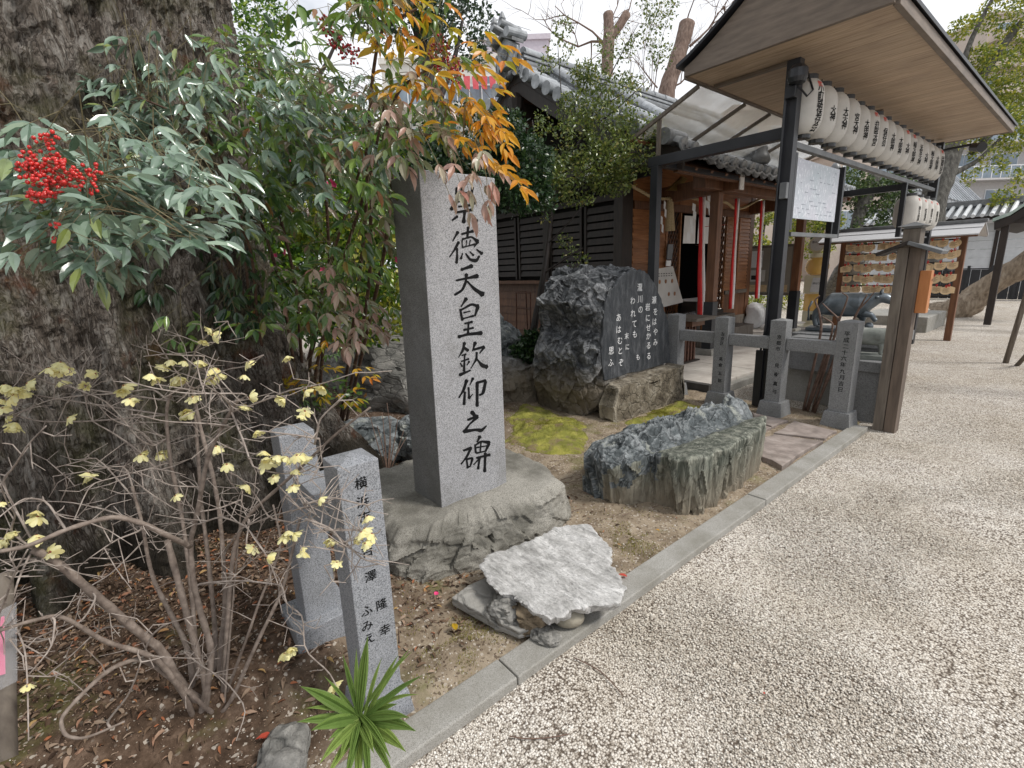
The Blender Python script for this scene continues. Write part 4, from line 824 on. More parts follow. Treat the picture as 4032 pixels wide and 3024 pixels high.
# front wall
for y0, y1 in ((6.66, 6.93), (11.10, 11.28)): hb('corner_post', WX - .16, y0, .1, WX + .02, y1, 3.3, 'wood_dark' if y0 < 8 else 'wood_brown', bev=.004)
def boards(y0, y1, z0, z1, n, m='wood_clapboard'):
    for i in range(n):
        za = z0 + (z1 - z0) * i / n; zb = z0 + (z1 - z0) * (i + 1) / n
        b = MB().add([(WX + .030, y0, za), (WX + .030, y1, za), (WX + .008, y0, zb + .004), (WX + .008, y1, zb + .004), (WX - .02, y0, za), (WX - .02, y1, za), (WX - .02, y0, zb), (WX - .02, y1, zb)], [(0, 1, 3, 2), (4, 6, 7, 5), (0, 4, 5, 1), (2, 3, 7, 6), (0, 2, 6, 4), (1, 5, 7, 3)])
        part('clapboard', b, m, sr)
boards(6.94, 7.88, .35, 2.47, 17); boards(10.12, 11.09, .98, 2.47, 20)
for y0, y1 in ((6.94, 7.88), (10.12, 11.09)): hb('batten', WX + .031, (y0 + y1) / 2 - .025, .98, WX + .046, (y0 + y1) / 2 + .025, 2.46, 'wood_clapboard')
hb('lintel', WX - .04, 6.94, 2.475, WX + .05, 11.09, 2.60, 'wood_brown', bev=.004)
for y0, y1 in ((6.94, 8.3), (8.31, 9.7), (9.71, 11.09)): hb('upper_panel', WX - .02, y0, 2.602, WX + .01, y1, 3.25, 'wood_clapboard')
hb('lower_rail', WX - .03, 10.12, .90, WX + .05, 11.09, .975, 'wood_grey')
for i in range(4): hb('lower_board', WX - .02, 10.13 + i * .24, .42, WX + .01, 10.365 + i * .24, .898, 'wood_brown')
hb('base_board', WX - .02, 10.13, .17, WX + .04, 11.09, .415, 'wood_grey', bev=.004)
hb('plinth', WX - .3, 10.0, .092, WX + .22, 11.5, .168, 'kerb_stone', bev=.006)
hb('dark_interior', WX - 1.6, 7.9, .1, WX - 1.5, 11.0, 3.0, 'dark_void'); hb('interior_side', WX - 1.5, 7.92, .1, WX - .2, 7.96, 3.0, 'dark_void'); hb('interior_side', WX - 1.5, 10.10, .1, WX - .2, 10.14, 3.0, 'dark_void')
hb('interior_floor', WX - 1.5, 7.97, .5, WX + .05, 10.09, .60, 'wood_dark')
def lattice(y0, y1, z0, z1):
    for y in (y0, y1 - .04): hb('door_stile', WX - .02, y, z0, WX + .03, y + .04, z1, 'wood_clapboard')
    w = y1 - y0 - .08; n = int((z1 - z0) / .16)
    mb = MB()
    for d in (-1, 1):
        for k in range(-3, n + 3):
            a = z0 + k * .16; c = a + d * w * 1.9; P = []
            A0, C0_ = np.array([y0 + .04, a]), np.array([y1 - .04, c])
            zl, zh = z0, z1
            t0, t1 = 0., 1.
            for lim, s_ in ((zl, 1), (zh, -1)):
                fa, fc = s_ * (A0[1] - lim), s_ * (C0_[1] - lim)
                if fa < 0 and fc < 0: t1 = -1; break
                if fa < 0: t0 = max(t0, fa / (fa - fc))
                if fc < 0: t1 = min(t1, fa / (fa - fc))
            if t1 <= t0: continue
            p = A0 + (C0_ - A0) * t0; q = A0 + (C0_ - A0) * t1
            if np.linalg.norm(q - p) < .03: continue
            mb.beam((WX + (.008 if d > 0 else -.006), p[0], p[1]), (WX + (.008 if d > 0 else -.006), q[0], q[1]), .012, .016, up=(1, 0, 0))
    o = part('lattice', mb, 'wood_brown', sr); o['kind'] = 'stuff'
    hb('lattice_backing', WX - .06, y0 + .02, z0, WX - .045, y1 - .02, z1, 'wood_dark')
lattice(7.90, 8.38, .62, 2.47); lattice(9.72, 10.10, .62, 2.47)
# steps and offering platform
hb('step', -5.1, 8.0, .095, -4.45, 10.0, .34, 'wood_grey', bev=.006); hb('step', -5.15, 8.1, .345, -4.8, 9.9, .55, 'wood_grey', bev=.006)
# porch pillars
for y in (7.53, 10.85):
    hb('pillar_stone', -4.20, y - .15, .092, -3.92, y + .13, .19, 'kerb_stone', bev=.008)
    hb('pillar_foot', -4.14, y - .085, .192, -3.98, y + .075, .95, 'steel_black', bev=.004)
    hb('pillar', -4.13, y - .075, .952, -3.99, y + .065, 2.62, 'wood_brown', bev=.006)
hb('porch_beam', -4.14, 6.95, 2.622, -3.94, 11.6, 2.88, 'wood_brown', bev=.01)
for y in (7.53, 11.05):
    b = MB().box(-5.18, y - .06, 2.55, -3.70, y + .06, 2.80); b.v = [(x, yy, z + (.0 if x < -4 else .06)) for x, yy, z in b.v]; part('tie_beam', b, 'wood_brown', sr)
hb('beam_end', -3.698, 7.47, 2.60, -3.68, 7.59, 2.86, 'cloth_white')
b = MB().add([tuple(PX(x, y, -4.75)) for x, y in [(2620, 750), (2680, 695), (2700, 705), (2665, 752)]], [(0, 1, 2, 3)]); V0 = np.array(b.v); part('gilt_plaque', MB().extr(list(V0), (.03, .01, 0)), 'gold', sr)

# ---- roof
RR = (-6.75, 4.74)     # ridge x, z
EX = -3.62
def roof_z(x):
    u = np.abs(x - RR[0]) / (EX - RR[0]); return RR[1] - (RR[1] - 2.86) * (u * 1.22 - .22 * u * u) if np.isscalar(x) else RR[1] - (RR[1] - 2.86) * (u * 1.22 - .22 * u * u)
Y0, Y1 = 5.78, 12.2
xs = np.linspace(RR[0], EX, 15)
def lift(x, y): return .10 * math.exp(-((y - Y0) / .7) ** 2) * (abs(x - RR[0]) / 3.1) ** 2
m_t = None; ncol = 24; dy = (Y1 - Y0) / ncol; tile_me = None
# one round cover tile: half pipe, tapered, its local x runs down the slope
def half_tile(L, r0, r1, n=7):
    mb = MB()
    for (a, r) in ((0, r0), (L, r1)):
        for k in range(n): t_ = PI * k / (n - 1); mb.v.append((a, r * math.cos(t_), r * math.sin(t_) * .95))
    mb.f += [(k, k + 1, n + k + 1, n + k) for k in range(n - 1)]; mb.f.append(tuple(range(n, 2 * n)))
    return mb
HT = newmesh('round_tile', *(lambda m_: (m_.v, m_.f))(half_tile(.34, .072, .080)), True); HT.materials.append(MATS['roof_tile'])
HT.set_sharp_from_angle(angle=.9)
def place_tile(name, me, x, y, z, slope, sx=1):
    o = bpy.data.objects.new(name, me); COL.objects.link(o); o.parent = sr; o.location = Vector((x, y, z)) - sr.location; o.rotation_euler = (0, slope, 0 if sx > 0 else PI); return o
# sloping length split into courses
NX = 11; xc = np.linspace(RR[0] + .10, EX, NX + 1)
for j in range(ncol + 1):
    y = Y0 + .06 + (Y1 - Y0 - .12) * j / ncol
    for i in range(NX):
        xa, xb = xc[i], xc[i + 1]; za, zb = roof_z(xa) + lift(xa, y), roof_z(xb) + lift(xb, y); L = math.hypot(xb - xa, zb - za)
        o = place_tile('round_tile', HT, xa, y, za + .035 + .006, math.atan2(za - zb, xb - xa)); o.scale = (L / .34 * 1.0, 1, 1)
# pan tiles: one stepped strip of dished tiles per valley
for j in range(ncol):
    ya = Y0 + .06 + (Y1 - Y0 - .12) * j / ncol; w = (Y1 - Y0 - .12) / ncol; mb = MB()
    for i in range(NX * 2):
        t0, t1 = i / (NX * 2), (i + 1) / (NX * 2); xa = xc[0] + (xc[-1] - xc[0]) * t0; xb = xc[0] + (xc[-1] - xc[0]) * t1 + .03
        A_ = np.array([[(x, ya + w * k / 4, roof_z(x) + lift(x, ya) - .035 * math.sin(PI * k / 4) + (.024 if x == xb else .0) + .012) for k in range(5)] for x in (xa, xb)])
        mb.grid(A_); e = A_[1]; mb.add(list(e) + [p - np.array([0, 0, .025]) for p in e], [(k, k + 1, k + 6, k + 5) for k in range(4)])
    part('pan_tile_course', mb, 'roof_tile', sr, smooth=False)
# eave ends: round discs and curved drip tiles
DISC = newmesh('eave_disc', *(lambda m_: (m_.v, m_.f))(MB().lathe([(0, 0), (.082, 0), (.082, .03), (.066, .032), (.066, .022), (0, .022)], n=18)), False); DISC.materials.append(MATS['roof_tile'])
for j in range(ncol + 1):
    y = Y0 + .06 + (Y1 - Y0 - .12) * j / ncol; o = place_tile('eave_disc', DISC, EX - .02, y, roof_z(EX) + lift(EX, y) + .045, 0); o.rotation_euler = (0, PI / 2, 0)
    if j < ncol:
        w = (Y1 - Y0 - .12) / ncol; mb = MB(); z = roof_z(EX) + lift(EX, y) + .03
        up_ = [(EX + .01, y + w * k / 8, z - .040 * math.sin(PI * k / 8)) for k in range(9)]; lo_ = [(EX + .01, p[1], p[2] - .035 - .035 * math.sin(PI * k / 8)) for k, p in enumerate(up_)]
        mb.extr(up_ + lo_[::-1], (-.03, 0, 0)); part('drip_tile', mb, 'roof_tile_dark', sr)
# back slope
part('back_slope', MB().grid(np.array([[(2 * RR[0] - x, y, roof_z(x)) for x in xs] for y in (Y0, Y1)])), 'roof_tile', sr)
part('roof_underside', MB().grid(np.array([[(x, y, roof_z(x) - .10) for x in np.linspace(2 * RR[0] - EX, EX, 24)] for y in (Y0 + .04, Y1 - .02)])), 'wood_brown', sr)
for i in range(16):       # rafters showing under the eave
    y = Y0 + .5 + i * .40; part('rafter', MB().beam((-5.1, y, roof_z(-5.1) - .16), (EX - .08, y, roof_z(EX - .08) - .145), .06, .07), 'wood_brown', sr)
part('eave_beam', MB().box(EX - .16, Y0 + .1, 2.70, EX - .10, Y1 - .05, 2.78), 'wood_brown', sr)
# gable facing the garden: barge boards, dark gable wall, verge tiles pointing outwards
for sx in (1, -1):
    P = [(RR[0] + sx * (x - RR[0]), Y0 + .05, roof_z(x) - .02 + lift(x, Y0)) for x in xs]; Q = [(p[0], p[1], p[2] - .30 + .06 * (i / 14)) for i, p in enumerate(P)]
    poly = P + Q[::-1]; part('barge_board', MB().extr(poly if sx < 0 else poly[::-1], (0, .05, 0)), 'wood_dark', sr)
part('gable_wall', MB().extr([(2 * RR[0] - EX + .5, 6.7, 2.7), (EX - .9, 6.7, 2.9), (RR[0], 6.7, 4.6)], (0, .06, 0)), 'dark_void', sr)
part('gable_beam', MB().box(-8.9, 6.2, 2.95, -4.4, 6.34, 3.15).box(-5.35, 5.95, 2.9, -5.2, 6.9, 3.1), 'wood_dark', sr)
part('gable_beam', MB().box(-6.83, 5.9, 4.05, -6.67, 6.9, 4.25), 'wood_dark', sr)
part('gable_pendant', MB().lathe([(0, -.25), (.05, -.2), (.12, -.05), (.14, .1), (.05, .2), (0, .22)], (RR[0], Y0 + .03, 4.2), 10), 'wood_dark', sr)
part('white_beam_end', MB().box(-5.36, 5.935, 2.90, -5.20, 5.948, 3.08), 'cloth_white', sr)
VT = newmesh('verge_tile', *(lambda m_: (m_.v, m_.f))(MB().tube([(0, 0, 0), (0, .42, .01)], [.098, .082], 16)), True); VT.set_sharp_from_angle(angle=.8); VT.materials.append(MATS['roof_tile'])
for i in range(13):
    x = RR[0] + .16 + i * .232; place_tile('verge_tile', VT, x, Y0 - .10, roof_z(x) + lift(x, Y0) + .075, 0)
    x2 = 2 * RR[0] - x
    if i < 4: place_tile('verge_tile', VT, x2, Y0 - .10, roof_z(x) + .075, 0)
# main ridge: stacked courses
for k, (w, z0, z1) in enumerate([(.20, 4.76, 4.82), (.17, 4.824, 4.87), (.185, 4.874, 4.90), (.15, 4.904, 4.95), (.17, 4.954, 4.98)]):
    part('ridge_course', MB().box(RR[0] - w, Y0 + .16 - .02 * k, z0, RR[0] + w, Y1 + .1, z1), 'roof_tile' if k % 2 else 'roof_tile_dark', sr, bev=.006)
for i in range(16): o = place_tile('ridge_cap', VT, RR[0], Y0 + .2 + i * .40, 5.02, 0); o.scale = (1.05, .97, 1.05)
# descending ridges
for yr in (6.55, 8.2, 11.4):
    xe = {6.55: -4.7, 8.2: -3.85, 11.4: -3.85}[yr]; xr_ = np.linspace(RR[0] + .1, xe, 14)
    for k, (w, h0, h1) in enumerate([(.13, .08, .15), (.10, .155, .20), (.115, .205, .235)]):
        b = MB()
        for a, c in zip(xr_[:-1], xr_[1:]): b.beam((a, yr, roof_z(a) + (h0 + h1) / 2), (c + .01, yr, roof_z(c) + (h0 + h1) / 2), w * 2, h1 - h0)
        part('hip_course', b, 'roof_tile_dark' if k == 1 else 'roof_tile', sr)
    for a, c in zip(xr_[:-1], xr_[1:]):
        o = place_tile('hip_cap', HT, a, yr, roof_z(a) + .235, math.atan2(roof_z(a) - roof_z(c), c - a)); o.scale = (1, 1.2, 1.2)
    fb = MB().box(xe - .02, yr - .11, roof_z(xe) + .05, xe + .05, yr + .11, roof_z(xe) + .27)
    part('hip_end_tile', fb, 'roof_tile_dark', sr, bev=.02)
    if yr > 7: part('roof_finial', MB().lathe([(.12, 0), (.15, .05), (.13, .12), (.09, .18), (.10, .22), (.08, .28), (.04, .34), (0, .36)], (xe + .1, yr, roof_z(xe) + .06), 14), 'roof_tile_dark', sr, smooth=True)
# onigawara, the carved ridge-end tile
og = PY(2045, 250, 5.55); ox, oz = RR[0] + .05, 4.72
b = MB().extr([(ox - .17, 5.56, oz), (ox + .17, 5.56, oz), (ox + .20, 5.56, oz + .30), (ox, 5.56, oz + .42), (ox - .20, 5.56, oz + .30)], (0, .16, 0)); part('ridge_end_tile', b, 'roof_tile', sr, bev=.012)
part('ridge_end_hood', MB().extr([(ox - .26, 5.50, oz + .29), (ox, 5.50, oz + .41), (ox + .26, 5.50, oz + .29), (ox + .26, 5.50, oz + .34), (ox, 5.50, oz + .47), (ox - .26, 5.50, oz + .34)], (0, .24, 0)), 'roof_tile_dark', sr, bev=.006)
part('crest', MB().tube([(ox, 5.552, oz + .17), (ox, 5.535, oz + .17)], .085, 20), 'roof_tile_dark', sr)
b = MB()
for k in range(6): a = PI * k / 6; b.beam((ox - .075 * math.cos(a), 5.531, oz + .17 - .075 * math.sin(a)), (ox + .075 * math.cos(a), 5.531, oz + .17 + .075 * math.sin(a)), .008, .014, up=(0, 1, 0))
part('crest_spokes', b, 'roof_tile', sr)
for sx in (-1, 1):        # scrolls beside the tile
    for q in range(3):
        P = [(ox + sx * (.24 + .11 * (1 - math.exp(-.35 * t_)) * math.cos(t_) + q * .035), 5.60 + q * .02, oz + .12 - q * .10 + (.13 - .012 * t_) * math.sin(t_)) for t_ in np.linspace(-1.5, 4.6, 22)]
        part('scroll', MB().tube(P, .022, 7), 'roof_tile_dark' if q % 2 else 'roof_tile', sr, smooth=True)
for x, y, r in ((ox - .22, 5.45, .07), (ox + .22, 5.45, .07)): part('hood_roll', MB().tube([(x, 5.42, oz + .40), (x, 5.80, oz + .42)], r, 14), 'roof_tile', sr)
for x in (ox - .10, ox + .10): part('top_roll', MB().tube([(x, 5.40, oz + .56), (x, 5.78, oz + .50)], [.055, .075], 14), 'roof_tile', sr)
part('top_roll', MB().lathe([(.05, 0), (.06, .03), (.02, .12), (0, .14)], (ox - .10, 5.45, oz + .58), 10).lathe([(.05, 0), (.06, .03), (.02, .12), (0, .14)], (ox + .10, 5.45, oz + .58), 10), 'roof_tile', sr)

# ---- things at the doorway
cu = thing('door_curtain', 'white door curtain with a dark crest and red band over the shrine doorway', 'curtain', (WX + .06, 9, 1.9))
def wav(y0, y1, z0, z1, x, m, nm, am=.015):
    Y = np.linspace(y0, y1, 24); A_ = np.array([[(x + am * math.sin(yy * 26) * (z1 - z) * 1.6, yy, z) for yy in Y] for z in np.linspace(z0, z1, 8)]); b = MB().grid(A_); b.grid(A_[:, ::-1] + np.array([-.003, 0, 0])); return part(nm, b, m, cu, smooth=True)
wav(8.40, 8.78, 1.93, 2.42, WX + .07, 'cloth_white', 'panel'); wav(8.79, 8.88, 1.90, 2.42, WX + .075, 'cloth_red', 'red_band'); wav(8.89, 9.66, 1.93, 2.42, WX + .07, 'cloth_white', 'panel')
part('crest_print', MB().lathe([(0, 0), (.09, 0), (.09, .004), (0, .004)], (0, 0, 0), 18), 'wood_brown', cu, local=True); o = cu.children[-1]; o.location = Vector((WX + .095, 9.05, 2.24)) - cu.location; o.rotation_euler = (0, PI / 2, 0)
# sacred rope
def rope(pts, r, nm='twist'):
    P = np.array(pts); t = np.linspace(0, len(P) - 1, 60); Q = np.stack([np.interp(t, range(len(P)), P[:, k]) for k in range(3)], -1)
    for _ in range(6): Q[1:-1] = (Q[:-2] + 2 * Q[1:-1] + Q[2:]) / 4
    L = np.concatenate([[0], np.cumsum(np.linalg.norm(np.diff(Q, axis=0), axis=1))]); return [[tuple(q + r * .62 * np.array([math.cos(l * 38 + ph), 0, math.sin(l * 38 + ph)])) for q, l in zip(Q, L)] for ph in (0, 2.1, 4.2)], Q
rp_ = thing('sacred_rope', 'twisted straw rope with white paper zigzags hung across the porch', 'rope', (-4.9, 8, 2.4))
ks, Q = rope([PX(2478, 727, -4.95), PX(2520, 750, -4.95), PX(2560, 775, -4.9), PX(2605, 785, -4.85), PX(2650, 780, -4.85), PX(2690, 763, -4.85), PX(2720, 778, -4.85), PX(2760, 790, -4.85), PX(2820, 800, -4.8), PX(2858, 790, -4.8), PX(2880, 815, -4.8), PX(2905, 825, -4.8), PX(2940, 815, -4.8), PX(2990, 783, -4.8)], .022)
for k in ks: part('strand', MB().tube(k, .017, 6), 'rope', rp_, smooth=True)
def shide(px, py, X, w=.10, h=.12, n=4, flip=1):
    p = PX(px, py, X); mb = MB(); y = p[1]; z = p[2]
    for i in range(n):
        yo = flip * .055 * (1 if i % 2 else -.2); mb.extr([(X, y + yo - w / 2, z - h * i), (X, y + yo + w / 2, z - h * i - .02), (X + .01, y + yo + w / 2 - .02 * flip, z - h * (i + 1) - .03), (X + .01, y + yo - w / 2 - .02 * flip, z - h * (i + 1))], (-.002, 0, 0)); y -= flip * .035
    part('paper_zigzag', mb, 'paper_white', rp_)
shide(2735, 800, -4.75, n=5); shide(2790, 760, -4.6, w=.13, n=3, flip=-1); shide(2620, 790, -4.8, w=.05, n=4)
part('straw_tassel', MB().tube([PX(2638, 785, -4.85), PX(2637, 910, -4.85)], [.05, .085], 12), 'rope', rp_)
# bell cords
for i, (xa, ya, xb, yb, X, w, l) in enumerate([(2765, 765, 2760, 1250, -4.35, .11, 'broad red and white bell cord hanging before the doorway'), (2903, 782, 2878, 1215, -4.3, .075, 'second red and white bell cord, right of the porch pillar'), (3003, 790, 2980, 1175, -4.3, .075, 'thin red and white bell cord beside the outer notice board')]):
    p = PX(xa, ya, X); q = PX(xb, yb, X); t = thing('bell_cord', l, 'bell cord', (p[0], p[1], q[2]), 0, 'bell cords on the porch')
    for s_, m in ((-1, 'cloth_red'), (1, 'cloth_white')):
        P = [(p[0] + (q[0] - p[0]) * u + s_ * .01, p[1] + (q[1] - p[1]) * u + s_ * w * .24 + .01 * math.sin(9 * u + s_), p[2] + (q[2] - p[2]) * u) for u in np.linspace(0, 1, 14)]
        b = MB().tube(P, [w * (.26 + .16 * u ** 3) for u in np.linspace(0, 1, 14)], 9); part('cloth_strip', b, m, t, smooth=True)
# small dark table with slatted stand
tb = thing('offering_stand', 'grey-topped wooden stand with dark slatted legs on the paving', 'stand', (-3.55, 6.3, .09))
TP = [G(x, y, .80) for x, y in [(2630, 1235), (2753, 1250), (2812, 1227), (2680, 1212)]]
tx0, tx1, ty0, ty1 = -4.35, -3.62, 6.55, 7.0
part('top', MB().box(-4.45, 6.42, .745, -3.66, 7.0, .79), 'wood_grey', tb, bev=.004)
part('apron', MB().box(-4.30, 6.55, .655, -3.80, 6.9, .74), 'wood_brown', tb)
for i in range(5): part('slat', MB().box(-4.0 + .0 * i, 6.52 + i * .085, .115, -3.93, 6.555 + i * .085, .65), 'rust', tb); part('slat', MB().box(-4.22, 6.52 + i * .085, .115, -4.16, 6.555 + i * .085, .65), 'rust', tb)
part('foot', MB().box(-4.26, 6.48, .092, -3.88, 6.96, .113), 'wood_dark', tb)
# fortune board leaning at the door, ladle box etc
lb = thing('sign_easel', 'pale printed sign with small round pictures leaning at the doorway', 'sign', (-4.7, 7.7, .8))
P = [PX(x, y, -4.72) for x, y in [(2582, 1060), (2650, 1048), (2690, 1190), (2590, 1215)]]
part('panel', MB().extr(P, (-.02, 0, 0)), 'paper', lb)
b = MB()
for x, y in [(2598, 1110), (2622, 1108), (2647, 1106), (2634, 1158), (2657, 1156)]:
    p = PX(x, y, -4.712); r_ = .035; o = part('round_picture', MB().extr([(p[0], p[1] + r_ * math.cos(a) * .8, p[2] + r_ * math.sin(a)) for a in np.linspace(0, 2 * PI, 13)[:-1]], (-.004, 0, 0)), 'wood_clapboard', lb)
for k in range(2):
    for x in range(6): p = PX(2592 + x * 10, 1080 + k * 9 - x * .5, -4.712); b.box(p[0], p[1], p[2], p[0] + .002, p[1] + .035, p[2] + .012)
part('print_line', b, 'ink', lb)['kind'] = 'stuff'
bx = thing('offertory_box', 'black box with white lid inside the dark doorway', 'box', (-4.95, 8.6, .6)); part('body', MB().box(-5.05, 8.3, .60, -4.75, 9.0, .88), 'plastic_black', bx); part('lid', MB().box(-5.07, 8.28, .884, -4.73, 9.02, .92), 'paper_white', bx)
wb = thing('water_bag', 'crumpled clear plastic bag at the foot of the leaning sign', 'bag', (-4.62, 7.85, .6)); V, F = boulder((-4.62, 7.85, .66), (.10, .10, .08), 4, sub=3, amp=.2, fac=.15); obj('bag_skin', newmesh('bag_skin', V - np.array([-4.62, 7.85, .6]), F), 'clear_plastic', wb)
wsg = thing('wall_plaque', 'narrow grey wooden plaque fixed beside the lattice door', 'plaque', (WX + .05, 7.9, 1.4)); part('board', MB().extr([PX(2628, 962, -5.13), PX(2648, 962, -5.13), PX(2642, 1022, -5.13), PX(2622, 1022, -5.13)][::-1], (.02, 0, 0)), 'steel_grey', wsg); part('paper_slip', MB().extr([PX(2622, 1026, -5.13), PX(2640, 1026, -5.13), PX(2638, 1048, -5.13), PX(2620, 1048, -5.13)][::-1], (.015, 0, 0)), 'paper_white', wsg)
# wooden box beside the pillar
wbx = solo('wooden_board', MB().box(-4.6, 8.2, .1, -4.55, 8.55, .92).box(-4.62, 8.17, .925, -4.53, 8.58, .96), 'wood_clapboard', 'short upright wooden board right of the near porch pillar', 'board', (-4.57, 8.4, .1))
# rusty folding frames by the side wall
for i, (x, y, l) in enumerate([(-6.9, 6.1, 'rusty metal stool frame by the dark side wall, nearest the pillar'), (-6.35, 6.2, 'rusty metal stool frame by the dark side wall, behind the slim tree'), (-5.9, 6.25, 'rusty metal stool frame by the dark side wall, next to the poem boulder')]):
    t = thing('stool_frame', l, 'stool frame', (x, y, 0), 0, 'rusty frames by the side wall')
    for a, c in [((-.2, -.15), (-.2, .15)), ((.2, -.15), (.2, .15))]:
        part('side_frame', MB().tube([(x + a[0], y + a[1], 0), (x + a[0], y + a[1] * .8, 1.15), (x + c[0], y + c[1] * .8, 1.15), (x + c[0], y + c[1], 0)], .014, 6), 'rust', t)
    for z in (.45, .85, 1.14): part('crossbar', MB().tube([(x - .2, y - .13, z), (x + .2, y - .13, z)], .012, 6), 'rust', t)

# ================================================================== THINGS IN THE YARD
# stone pedestals and planter by the fence end
pd = thing('statue_pedestal', 'grey granite pedestal blocks carrying the bronze ox and small stone ox', 'pedestal', (-1.7, 6.2, -.03))
part('front_block', MB().box(-1.60, 5.60, -.06, -1.20, 6.05, .47), 'granite_far', pd, bev=.006)
part('front_cap', MB().box(-1.63, 5.57, .472, -1.17, 6.08, .575), 'granite_far', pd, bev=.006)
part('rear_block', MB().box(-2.25, 6.15, -.06, -1.36, 7.0, .62), 'granite_far', pd, bev=.006)
part('rear_cap', MB().box(-2.28, 6.12, .622, -1.33, 7.05, .735), 'granite_far', pd, bev=.006)
part('side_block', MB().box(-2.45, 5.95, -.06, -1.66, 6.11, .35), 'kerb_stone', pd, bev=.006)
part('side_cap', MB().box(-2.2, 5.88, .352, -1.66, 6.10, .72), 'granite_far', pd, bev=.006)
def skin(name, nodes, edges, m, parent, sub=2):
    me = bpy.data.meshes.new(name); me.from_pydata([n_[:3] for n_ in nodes], edges, []); me.update(); o = obj(name, me, m, parent)
    sk = o.modifiers.new('skin', 'SKIN'); sk.use_smooth_shade = True; lay = me.skin_vertices[0].data if me.skin_vertices else None
    if lay is None: me.attributes; 
    for i, n_ in enumerate(nodes): r = n_[3]; lay[i].radius = (r, r) if not isinstance(r, tuple) else r
    lay[0].use_root = True
    s2 = o.modifiers.new('sub', 'SUBSURF'); s2.levels = sub; s2.render_levels = sub; return o
def ox(t, s, m, raised=True):
    n = [(-.05, 0, .27, .115), (-.20, 0, .27, .118), (-.31, 0, .265, .085), (.09, 0, .275, .112), (.18, 0, .31, .078), (.255, 0, .355, .055), (.31, 0, .345, .048), (.375, 0, .31, .034), (.405, 0, .30, .030)]
    e = [(0, 1), (1, 2), (0, 3), (3, 4), (4, 5), (5, 6), (6, 7), (7, 8)]
    def chain(a, P):
        k = a
        for p in P: n.append(p); e.append((k, len(n) - 1)); k = len(n) - 1
    for sy in (-1, 1):
        chain(2, [(-.30, sy * .075, .18, .052), (-.335, sy * .078, .115, .028), (-.315, sy * .078, .05, .022), (-.305, sy * .078, .012, .028)])
        if sy > 0 or not raised: chain(3, [(.11, sy * .072, .17, .042), (.12, sy * .072, .10, .026), (.118, sy * .072, .04, .021), (.125, sy * .072, .012, .027)])
        else: chain(3, [(.13, sy * .072, .18, .044), (.215, sy * .075, .165, .027), (.245, sy * .075, .115, .021), (.265, sy * .075, .10, .026)])
    body = skin('body', [(a * s, b_ * s, c * s, r * s * (1.22 if c > .24 else 1.12)) for a, b_, c, r in n], e, m, t)
    for sy in (-1, 1):
        part('ear', MB().ball((.245 * s, sy * .085 * s, .36 * s), (.022 * s, .04 * s, .016 * s), 8, 5), m, t, smooth=True, local=True)
        part('horn', MB().tube([(.27 * s, sy * .035 * s, .395 * s), (.265 * s, sy * .065 * s, .415 * s), (.275 * s, sy * .085 * s, .445 * s)], [.014 * s, .010 * s, .003 * s], 7), m, t, smooth=True, local=True)
    part('tail', MB().tube([(-.385 * s, 0, .30 * s), (-.415 * s, 0, .22 * s), (-.41 * s, 0, .12 * s), (-.405 * s, 0, .07 * s)], [.014 * s, .010 * s, .010 * s, .02 * s], 7), m, t, smooth=True, local=True)
    part('collar', MB().tube([(.13 * s + .02 * s * math.sin(a), .088 * s * math.cos(a), .285 * s + .088 * s * math.sin(a)) for a in np.linspace(0, 2 * PI, 20)], .006 * s, 6), m, t, smooth=True, local=True)
    part('ball', MB().ball((.20 * s, -.05 * s, .04 * s), .042 * s, 14, 9), m, t, smooth=True, local=True)
    return t
t1 = thing('ox_statue', 'larger dark bronze ox standing on the rear pedestal, head to the right', 'statue', (-1.83, 6.50, .775), .12); ox(t1, 1.0, 'bronze')
part('plinth', MB().box(-.40, -.13, -.03, .36, .13, .004), 'bronze', t1, local=True)
t2 = thing('ox_statue', 'small pale stone ox on the front pedestal, below the bronze ox', 'statue', (-1.41, 5.78, .615), .25); ox(t2, .66, 'stone_statue', False)
part('plinth', MB().box(-.27, -.11, -.04, .26, .11, .004), 'stone_statue', t2, local=True, bev=.004)
# cut-back plum stems in front
def branchy(name, label, cat, base, stems, m, group=None, smooth=True):
    t = thing(name, label, cat, base, 0, group)
    for pts, r0, r1 in stems:
        P = np.array(pts, float); k = max(2, len(P) * 4); tt = np.linspace(0, len(P) - 1, k); Q = np.stack([np.interp(tt, range(len(P)), P[:, i]) for i in range(3)], -1)
        Q[1:-1] = (Q[:-2] + 2 * Q[1:-1] + Q[2:]) / 4; part('stem', MB().tube(Q, np.linspace(r0, r1, k), 6), m, t, smooth)
    return t
mat('twig_brown', ((.3, (.085, .05, .035)), (.7, (.19, .12, .09))), scale=30, rough=.75)
mat('twig_grey', ((.3, (.17, .135, .115)), (.55, (.32, .27, .235)), (.75, (.46, .405, .36))), scale=40, rough=.7, bumps=((90, .5, .002),))
c6 = lambda x, y, Y: tuple(PY(2900 + x * .3617, 900 + y * .3617, Y))
Yp = 5.52
